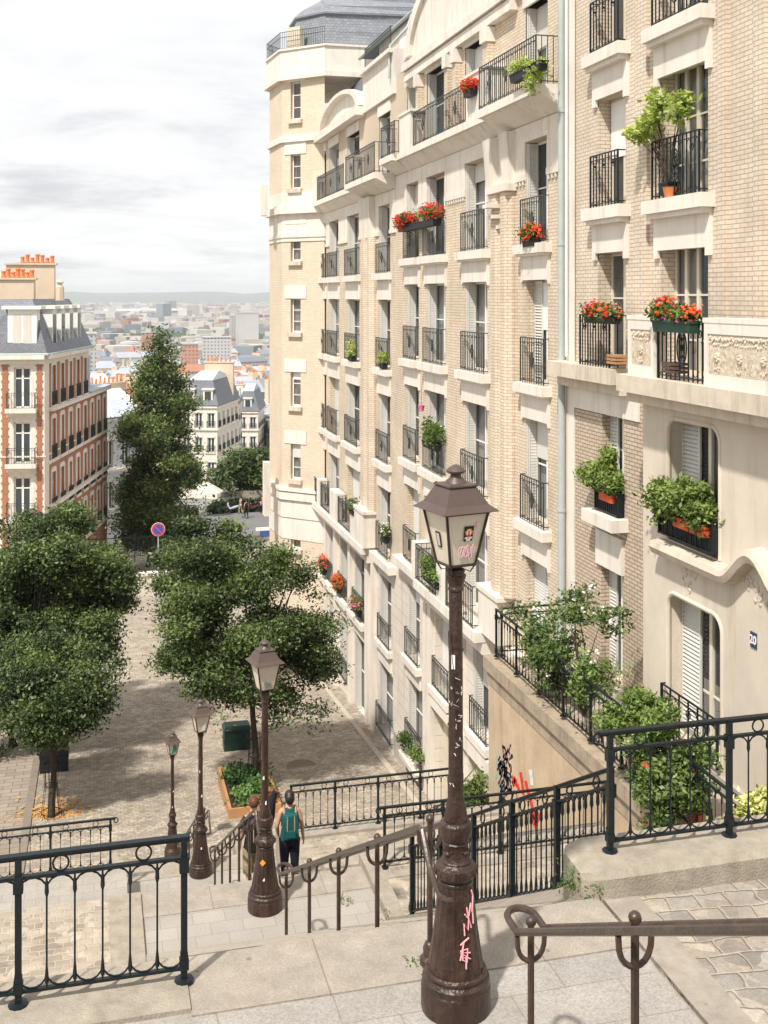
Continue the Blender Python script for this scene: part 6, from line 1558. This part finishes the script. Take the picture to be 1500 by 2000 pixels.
fbox('pink flowers on the right window of the loggia', [(697,1178,16,15)], 10.45, 1194, 'pink', n=80)
fbox('green plants in a long box over the dark cellar door', [(790,1445,14,16),(812,1470,14,14)], 10.35, 1478, 'green', n=150, bm=cream)
p = Vector((10.3, Y(846), Zs(846, 805, 10.3)))
t = thing('hanging_pot', 'small pink pot hanging in the window behind the lantern', 'plant pot', p); mb = MB(); mb.smooth = True; mb.lathe([(.07,-.1),(.11,.08),(.12,.1),(.10,.1)], p, 10); mb.build('pot', pinkf, t)
mb = MB(); mb.tube([p+Vector((0,0,.1)), p+Vector((0,0,.75))], .006, 4); mb.build('cord', ironA, t)
# window plants on the nearest house: rosemary-like bushes in orange boxes behind black guards
needle = Mleaf('rosemary_leaves', (.05,.09,.02), (.30,.38,.10), trans=.25)
def bigbox(label, F, s0, s1, z, blobs, boxes, n):
    t = thing('window_planter', label, 'window planter', F.P((s0+s1)/2, z, .1)); P_ = []
    mb = MB(); k = 11
    for q in range(k+1): s_ = s0+(s1-s0)*q/k; mb.fb(F, s_-.008, s_+.008, z, z+.52, .14, .16)
    mb.fb(F, s0, s1, z+.5, z+.53, .13, .17); mb.fb(F, s0, s1, z+.01, z+.04, .13, .17); mb.fb(F, s0, s0+.03, z, z+.5, .0, .16); mb.fb(F, s1-.03, s1, z, z+.5, .0, .16)
    mb.build('guard', iron, t); mb = MB(); mb.fb(F, s0+.03, s1-.03, z+.02, z+.30, -.06, .12); mb.build('trough', blackb, t)
    for a, c in boxes: mb = MB(); mb.fb(F, a, c, z+.26, z+.43, .0, .22); mb.fb(F, a-.02, c+.02, z+.41, z+.44, -.02, .24); mb.build('planter', M('orange_plastic', (.62,.10,.03), .5, .1, 4), t)
    bl = [tuple(F.P(s_, zz, d))+(rx, ry, rz) for s_, zz, d, rx, ry, rz in blobs]
    P_, T_ = sample_blobs(bl, n, .95, -.4, 2.5); lf = leaf_mesh(P_, 16, .075, .085, T_+.12, needle, 'foliage', t)
a, c, f, t_ = w1
bigbox('large window trough of feathery bushes in orange boxes over the wavy ledge', BF, a+.0, c+.05, f+.1, [(c-.1,f+.85,.12,.34,.36,.26),(c-.6,f+.80,.12,.36,.42,.30),(a+.85,f+.92,.08,.34,.40,.34),(a+.35,f+.70,.14,.30,.34,.26),(c+.15,f+.55,.10,.22,.22,.35)], [(a+.12,a+.62),(a+.66,a+1.2)], 420)
a, c, f, t_ = lowc[0]
bigbox('window trough of spiky bright bushes on the brown brick wall', RF, a-.02, c+.05, f+.02, [(c+.05,f+.78,.16,.32,.34,.28),(c-.4,f+.74,.16,.32,.34,.24),(a+.2,f+.72,.12,.26,.3,.24),(c-.2,f+1.1,-.02,.14,.2,.32)], [(a+.15,a+.75)], 300)
# lime leaved shrub on the upper right balcony
a, c = c2; t = plantbox('tall lime green shrub standing on the balcony with the oval ornament', [tuple(RF.P(c-.1,3.35,.3))+(.22,.34,.26), tuple(RF.P(c-.55,3.55,.3))+(.2,.36,.34), tuple(RF.P(c+.25,3.2,.35))+(.2,.25,.22), tuple(RF.P(a+.55,3.5,.25))+(.22,.34,.26), tuple(RF.P(c-.2,3.95,.25))+(.12,.16,.16)], 120, 7, .13, leafy, (10.45,10.68,c-.75,c-.4,1.9,2.15), blackb, None, None, 'potted_shrub', 'shrub', .08, stems=14)
for lab, px, py, X, m_ in (('small dark red pot on the oval balcony floor', 1308, 378, 10.5, terra), ('brown crate on the narrow carved balcony', 1205, 705, 10.4, wood), ('dark wooden crate below the oval ornament', 1318, 722, 9.95, M('dark_wood', (.10,.06,.045), .8, .2, 6))):
    y_ = Ys(px, X); z_ = Zs(px, py, X); t = thing('balcony_pot', lab, 'pot', (X, y_, z_)); mb = MB()
    if 'crate' in lab:
        for k in range(3): mb.box(X-.13,X+.13,y_-.22,y_+.22,z_-.06+k*.07,z_-.01+k*.07)
    else: mb.lathe([(.09,-.08),(.13,.10),(.14,.12),(.11,.12)], (X,y_,z_), 12)
    mb.build('body', m_, t)
# the terrace: climbing rose, bushes, pots
roseL = Mleaf('rose_leaves', (.035,.075,.02), (.24,.33,.09), trans=.3)
def shrub(name, label, specs, n, per, leaf, mat, base, fl=None, stems=20, spread=.09, shell=.95, pot=None, nsub=9, gap=-.3):
    bl = [(*at(x, y, D), rx*D/2200, rx*D/2200*.8, ry*D/2200) for x, y, rx, ry, D in specs]; base = Vector(base); t = thing(name, label, 'shrub', base)
    r0 = random.Random(n); sub = []
    for b in bl:
        for q in range(nsub):
            d = Vector((r0.gauss(0,1), r0.gauss(0,1), r0.gauss(0,1))).normalized(); k = r0.uniform(.4,1.05); z = r0.uniform(.22,.42)
            sub.append((b[0]+d.x*b[3]*k, b[1]+d.y*b[4]*k, b[2]+d.z*b[5]*k, b[3]*z*1.2, b[4]*z*1.2, b[5]*z))
    P_, T_ = sample_blobs(sub, n, shell, gap, 2.0, seed=n); leaf_mesh(P_, per, spread, leaf, T_+.08, mat, 'foliage', t)
    mb = MB(); mb.smooth = True
    for q in P_[::max(1, len(P_)//stems)]:
        q = Vector(q); m_ = base.lerp(q, .5)+Vector((r0.uniform(-.2,.2), r0.uniform(-.2,.2), .15)); mb.tube([base, base.lerp(m_,.5)+Vector((0,0,.15)), m_, q], [.022,.018,.012,.004], 5)
    mb.build('stem', bark, t)
    if fl:
        Pf, _ = sample_blobs(bl, fl[0], .3, -1, 3); mb = MB(); flowers(mb, Pf, fl[2], 5, fl[2]*.9); mb.build('blossom', fl[1], t)
    if pot: mb = MB(); mb.smooth = True; x,y,z,r = pot[:4]; mb.lathe([(r*.7,0),(r*.95,r*1.5),(r*1.08,r*1.5),(r*1.08,r*1.85),(r*.9,r*1.85)], (x,y,z), 18); mb.build('pot', pot[4], t)
    return t
shrub('climbing_rose', 'loose climbing rose with white flowers spilling over the terrace railing', [(1060,1235,55,50,24.2),(1130,1200,50,45,23),(1195,1215,40,32,22),(1100,1290,75,38,23),(1190,1300,50,45,21.5),(1030,1200,35,25,25),(1185,1360,30,30,21),(1140,1160,22,25,23),(1070,1300,50,40,23.5),(1150,1340,50,40,21.5)], 800, 9, .08, roseL, (9.4,20.6,-8.3), (26, whtf, .030), 26, .11, nsub=10, gap=-.2)
shrub('terrace_bush', 'bright round bush at the middle of the terrace steps', [(1240,1385,50,38,18.5),(1205,1410,30,30,19),(1290,1420,35,30,17.6)], 330, 12, .075, Mleaf('bush_leaves', (.05,.10,.02), (.30,.40,.10), trans=.3), (9.6,16.6,-8.3), None, 12, .08)
shrub('terrace_bush', 'dark glossy bush falling to the ground beside the orange pot', [(1300,1480,75,62,17.8),(1245,1450,45,48,18.3),(1335,1545,55,42,17.4),(1280,1570,48,50,17.4),(1350,1480,38,38,17.6),(1290,1620,40,28,17.0)], 900, 12, .080, Mleaf('glossy_bush_leaves', (.02,.05,.012), (.22,.30,.09), rough=.35), (9.25,16.2,-8.34), (14, redf, .02), 16, .09)
shrub('potted_plant', 'small plant in the orange pot behind the right railing', [(1362,1572,20,16,17.3)], 50, 8, .06, roseL, (9.45,15.9,-8.34), None, 8, .05, pot=(9.13,15.9,-8.34, .13, M('orange_plastic', (.62,.10,.03), .5, .1, 4)))
shrub('variegated_bush', 'yellow variegated bush behind the rightmost railing bay', [(1470,1600,40,30,15.8),(1425,1625,25,20,16),(1500,1580,36,34,15.6)], 300, 10, .085, Mleaf('variegated_leaves', (.30,.34,.06), (.80,.76,.34), trans=.2), (9.9,14.5,-8.34), None, 10, .08)
# ground that carries these bushes behind the right railing
# small weeds
def weeds(label, pts, n=10, mat=None, hgt=.10, name='weeds', lf=.05):
    P_ = []
    for p_ in pts:
        for _ in range(n): P_.append((p_[0]+rng.normal(0,p_[3]), p_[1]+rng.normal(0,.06), p_[2]+abs(rng.normal(0,hgt))))
    o = leaf_mesh(np.array(P_), 4, .02, lf, np.full(len(P_), .5), mat or leafp, name, None, pts[0][:3], up=.1); tag(o, label, kind='stuff')
weeds('weeds at the foot of the ochre wall', [(8.75, 13.2+k*.35, -9.5, .06) for k in range(14)], 7, leafy, .12)
weeds('weeds under the end of the rounded kerb', [(3.72, 8.35, Z1-.02, .07), (3.78, 8.2, Z1, .05)], 60, roseL, .09, lf=.028)
weeds('weeds at the handrail foot', [(2.2, 7.62, Z1, .05), (3.3,14.9,Z2,.05), (3.72,14.2,Z2+.1,.05)], 14, roseL, .035, lf=.026)
tree('leafy_tree', 'young green shrub tree by the far house door behind the railings', 'tree', [(935,1575,26,50,31),(925,1530,18,26,31)], (7.9, 29.0, sqz(29)), n=260, per=10, leaf=.10, spread=.12, mat=leafp, trunk_r=.04)
# ================================================================== PEOPLE
def skin(verts, edges, radii, sub=2):
    me = bpy.data.meshes.new('s'); me.from_pydata(verts, edges, []); o = bpy.data.objects.new('s', me); COL.objects.link(o)
    m_ = o.modifiers.new('k', 'SKIN'); m_.use_smooth_shade = True
    if not me.skin_vertices: return [], []
    for i, r_ in enumerate(radii): me.skin_vertices[0].data[i].radius = (r_, r_) if isinstance(r_, (int, float)) else r_
    me.skin_vertices[0].data[0].use_root = True
    s_ = o.modifiers.new('u', 'SUBSURF'); s_.levels = sub; s_.render_levels = sub
    dg = bpy.context.evaluated_depsgraph_get(); e_ = o.evaluated_get(dg); m2 = bpy.data.meshes.new_from_object(e_)
    vs = [tuple(v.co) for v in m2.vertices]; fs = [tuple(p.vertices) for p in m2.polygons]
    bpy.data.objects.remove(o); bpy.data.meshes.remove(me); bpy.data.meshes.remove(m2)
    return vs, fs
skinm = M('skin', (.55,.31,.20), .55, .06, 6); 
def person(label, loc, rz, k, shirt, pants, hair, bag, arms, legs, bun=True, shorts=False, shoe=None, pony=False):
    t = thing('person', label, 'person', loc, None, rz); t.scale = (k,k,k)
    # joints (facing +Y): pelvis root, spine, neck, head; arms; legs
    V = [(0,0,.93),(0,.01,1.08),(0,.0,1.25),(0,0,1.38),(0,.0,1.47),(0,.015,1.54),(0,.02,1.60),(0,.015,1.67)]; Rd = [(.15,.105),(.125,.09),(.14,.095),(.12,.08),(.052,.052),(.058,.062),(.078,.092),(.062,.075)]
    E = [(0,1),(1,2),(2,3),(3,4),(4,5),(5,6),(6,7)]
    hands = []
    for sg, (el, wr) in zip((-1, 1), arms):
        b_ = len(V); V += [(sg*.155,0,1.385), el, wr, tuple(Vector(wr)+(Vector(wr)-Vector(el)).normalized()*.075)]; Rd += [.055,.040,.027,(.036,.018)]; E += [(3,b_),(b_,b_+1),(b_+1,b_+2),(b_+2,b_+3)]; hands.append((Vector(el), Vector(wr), sg))
    for sg, (kn, an, toe) in zip((-1, 1), legs):
        b_ = len(V); V += [(sg*.085,0,.86), kn, an, toe]; Rd += [.088,.058,.040,(.042,.032)]; E += [(0,b_),(b_,b_+1),(b_+1,b_+2),(b_+2,b_+3)]
    vs, fs = skin(V, E, Rd)
    mb = MB(); mb.smooth = True; mb.add(vs, fs)
    for el, wr, sg in hands:      # five unequal, slightly curled fingers, thumb off the side of the palm
        d = (wr-el).normalized(); fw = Vector((0,1,0)); pal = wr+d*.075
        for q, ln in enumerate((.068,.078,.072,.056)):
            o_ = pal+fw*(.024-.016*q); inw = Vector((-sg*.35,0,0)); mb.tube([o_-d*.02, o_+d*ln*.5+inw*.012, o_+d*ln*.95+inw*.06], [.0095,.0085,.006], 6)
        th = wr+d*.02+fw*.028; mb.tube([th-fw*.01, th+fw*.025+d*.025, th+fw*.030+d*.06], [.011,.010,.007], 6)
    for sg in (-1,1): mb.ball((sg*.079,.01,1.605), .022, 8, 5, sx=.4)
    mb.ball((0,.105,1.60), .014, 8, 5); mb.ball((-.03,.092,1.625), .012, 6, 4); mb.ball((.03,.092,1.625), .012, 6, 4); mb.tube([(-.022,.097,1.565),(.022,.097,1.565)], .006, 5)
    mb.build('body', skinm, t)
    # clothes: lofted shells that follow the body
    def shell(secs, n=20):
        m2 = MB(); m2.smooth = True; vs = []; fs = []
        for (cx, cy, z, rx, ry) in secs: vs += [(cx+rx*math.cos(2*math.pi*i/n), cy+ry*math.sin(2*math.pi*i/n), z+.006*math.sin(5*2*math.pi*i/n)) for i in range(n)]
        for i in range(len(secs)-1):
            for q in range(n): fs.append((i*n+q, i*n+(q+1)%n, (i+1)*n+(q+1)%n, (i+1)*n+q))
        return m2.add(vs, fs)
    top = shell([(0,0,.86,.172,.125),(0,0,.95,.168,.125),(0,.005,1.08,.142,.108),(0,0,1.22,.158,.116),(0,0,1.34,.170,.108),(0,0,1.41,.145,.09),(0,0,1.455,.075,.065)])
    if shorts:
        for sg, (el, wr) in zip((-1,1), arms): e_ = Vector(el); s0_ = Vector((sg*.155,0,1.385)); m_ = s0_.lerp(e_, .6); top.tube([s0_-Vector((sg*.04,0,-.0)), s0_.lerp(m_,.5), m_], [.068,.066,.060], 12)
    top.build('shirt', shirt, t)
    pm = shell([(0,0,.80,.165,.125),(0,0,.88,.170,.128),(0,0,.97,.160,.118),(0,0,1.0,.152,.112)])
    for sg, (kn, an, toe) in zip((-1, 1), legs):
        h_ = Vector((sg*.085,0,.88)); kn = Vector(kn); an = Vector(an)
        if shorts: pm.tube([h_, h_.lerp(kn,.6), kn, kn.lerp(an,.12)], [.105,.100,.092,.090], 14)
        else: pm.tube([h_, h_.lerp(kn,.5), kn, kn.lerp(an,.5), an+Vector((0,0,.04))], [.105,.092,.076,.066,.062], 14)
    pm.build('trousers', pants, t)
    for sg, (kn, an, toe) in zip((-1, 1), legs):
        an = Vector(an); toe = Vector(toe); sh = MB(); sh.smooth = True; z_ = an.z-.065
        sh.tube([an+Vector((0,-.045,-.035)), an+Vector((0,.03,-.035)), toe+Vector((0,.03,-.012)), toe+Vector((0,.07,-.014))], [.040,.046,.042,.022], 12); sh.build('shoe', shoe or black, t)
    hb = MB(); hb.smooth = True; hb.ball((0,-.005,1.635), .100, 16, 10, sx=.92, sy=1.08, sz=1.02)
    if bun: hb.ball((0,-.07,1.60), .085, 12, 8, sx=1, sy=.7, sz=1.1)
    if pony: hb.ball((.0,-.09,1.53), .06, 10, 7, sx=.95, sy=.7, sz=1.5)
    hb.build('hair', hair, t)
    bg_ = MB(); bg_.smooth = True; col, strap, zb, zt_, w_, d_ = bag
    bg_.lathe([(.86,0),(.98,.06),(1,.25),(.99,.6),(.93,.85),(.75,.97),(.45,1)], (0,0,0), 24); h_ = zt_-zb
    bg_.v = [(max(-.74,min(.74,v[0]))*w_/.74, -.105-d_/2+max(-.74,min(.74,v[1]))*d_/2/.74, zb+v[2]*h_) for v in bg_.v]; bp = bg_.build('backpack', col, t)
    st = MB(); st.smooth = True
    for sg in (-1,1):
        st.tube([(sg*w_*.45,-.108-d_*.9,zt_-.02),(sg*w_*.47,-.115-d_,zt_-.14),(sg*w_*.47,-.112-d_,zb+.06)], .010, 6); st.tube([(sg*.10,-.11,zt_-.04),(sg*.105,-.03,1.47),(sg*.115,.09,1.38),(sg*.12,.11,1.22),(sg*.14,-.02,1.08)], .018, 6)
    st.build('strap', strap, bp)
    pk = MB(); pk.box(-w_*.55,w_*.55,-.125-d_-.03,-.12-d_+.02,zb+.05,zb+h_*.38); pk.build('pocket', col, bp)
    return t
teal = M('teal_fabric', (.006,.085,.080), .8, .2, 14); navy = M('navy_fabric', (.008,.010,.020), .85, .2, 10); khaki = M('khaki_camouflage', (.34,.27,.16), .9, .5, 16)
hairm = M('dark_hair', (.018,.011,.009), .45, .3, 30, spec=.5); redh = M('auburn_hair', (.11,.035,.02), .5, .3, 30); tan = M('tan_strap', (.42,.24,.16), .8, .1, 10); blk = M('black_fabric', (.012,.012,.015), .85, .2, 10); shoeb = M('blue_trainers', (.02,.09,.14), .6, .2, 12)
def stz(y): i = int((y-15.75)/(6.25/21)); return Z2-(Z2-Z3)/22*(i+1)
yw_ = 20.8; pz = stz(yw_); xw = 21.0*.00044014*(566-183)
person('woman from behind walking down the stairs in a teal top with a green backpack', (xw, yw_, pz), R(-4), 1.06, teal, navy, hairm, (teal, tan, .98, 1.40, .135, .16),
       (((-.225,-.02,1.13),(-.19,.10,.93)), ((.215,-.01,1.12),(.245,.03,.87))), (((-.085,.04,.48),(-.08,.03,.085),(-.08,.13,.045)), ((.09,-.01,.48),(.09,-.02,.085),(.09,.08,.045))))
ym = 20.3; pz = stz(ym); xm = 20.4*.00044014*(495-183)
person('man behind the second lamp in a black shirt and camouflage shorts with a black rucksack', (xm, ym, pz), R(6), 1.07, blk, khaki, redh, (blk, tan, .92, 1.42, .17, .2),
       (((-.235,-.03,1.12),(-.245,.02,.87)), ((.22,.02,1.13),(.20,.14,.95))), (((-.085,.05,.48),(-.06,.0,.085),(-.06,.10,.045)), ((.09,-.02,.48),(.09,-.04,.085),(.09,.06,.045))), bun=False, shorts=True, shoe=shoeb)
p = Vector((xw-.33, yw_+.1, stz(yw_)+1.45)); t = thing('instrument_case', 'black case slung beside the head of the woman', 'case', p)
mb = MB(); mb.smooth = True; mb.tube([p+Vector((-.10,0,-.35)), p+Vector((-.05,0,-.1)), p+Vector((.02,0,.18)), p+Vector((.07,0,.34))], [.10,.12,.07,.05], 12); mb.build('body', blk, t)
# walkers and scooters on the far street, each a small figure
for i, (px, D, c1q, c2q, lab) in enumerate(((481,108,blk,navy,'tiny walker in dark clothes on the far street'), (470,111,whtf,khaki,'tiny walker in a white top on the far street'), (512,112,redf,navy,'tiny walker in red under the far trees'))):
    p = at(px, 1, D); z = Zg(p.y)+.05
    person(lab, (p.x, p.y, z), R(40*i+20), 1.0, c1q, c2q, hairm, (blk, blk, 1.0, 1.3, .1, .1), (((-.225,-.02,1.13),(-.2,.1,.9)), ((.215,-.01,1.12),(.24,.03,.87))), (((-.085,.12,.48),(-.08,.12,.085),(-.08,.2,.045)), ((.09,-.05,.48),(.09,-.16,.1),(.09,-.06,.06))), bun=False)
def scooter(label, px, D, rz, col):
    p = at(px, 1, D); t = thing('scooter', label, 'scooter', (p.x, p.y, Zg(p.y)+.03), 'scooters parked along the far kerb', rz)
    for yy in (-.55,.6):
        mb = MB(); mb.smooth = True; mb.tube([(0, yy+.2*math.cos(a), .25+.2*math.sin(a)) for a in [2*math.pi*i/16 for i in range(16)]], .055, 6, closed=True); mb.build('wheel', blackb, t)
    mb = MB(); mb.smooth = True; mb.tube([(0,-.8,.55),(0,-.5,.6),(0,-.1,.45),(0,.3,.35),(0,.5,.7),(0,.52,.95)], [.12,.17,.15,.12,.12,.07], 8); mb.build('body', col, t)
    mb = MB(); mb.box(-.13,.13,-.7,.0,.70,.80); mb.build('seat', blackb, t); mb = MB(); mb.tube([(-.32,.42,1.02),(0,.5,1.0),(.32,.42,1.02)], .02, 6); mb.build('handlebar', ironA, t)
    return t
sc0 = scooter('dark scooter parked under the far trees', 440, 115, R(80), blackb)
for px, lab, col in ((455, 'grey scooter second in the far row', zinc), (495, 'dark red scooter third in the far row', M('dark_red_paint', (.08,.01,.01), .4, .1, 5)), (520, 'white scooter nearest the tower in the far row', white), (530, 'black scooter last in the far row', blackb)):
    p = at(px, 1, 115); s_ = copy_tree(sc0); s_.location = (p.x, p.y, Zg(p.y)+.03); s_['label'] = lab
    for ch in s_.children:
        if ch.name.startswith('body'): ch.data = ch.data.copy(); ch.data.materials[0] = col
p = at(515,1040,92); z = Zg(p.y); t = thing('street_banner', 'blue and white board standing beside the foot of the tower', 'board', (p.x,p.y,z)); dbl = M('faded_blue', (.05,.10,.24), .6, .1, 5); mb = MB(); mb.box(p.x-.3,p.x+.5,p.y-.04,p.y+.04,p.z-.35,p.z+.15); mb.build('panel', dbl, t)
mb = MB(); mb.box(p.x-.65,p.x+.6,p.y-.05,p.y+.05,p.z+.16,p.z+.42); mb.build('header', white, t); mb = MB(); mb.box(p.x-.03,p.x+.03,p.y+.05,p.y+.1,z,p.z+.3); mb.build('pole', zincp, t)
# drips of weathering under the coping of the ochre wall are in its material; far air
hz = bpy.data.materials.new('haze_air'); hz.use_nodes = True; n = hz.node_tree; n.nodes.clear(); o = n.nodes.new('ShaderNodeOutputMaterial'); v = n.nodes.new('ShaderNodeVolumePrincipled')
v.inputs['Color'].default_value = (.93,.965,1,1); v.inputs['Density'].default_value = .00010; v.inputs['Anisotropy'].default_value = 0; n.links.new(v.outputs[0], o.inputs['Volume'])
b = MB(); b.box(-9500, 9500, -350, 20500, -90, 120); h_ = b.build('haze', hz); tag(h_, 'thin pale haze over the plain', kind='stuff')
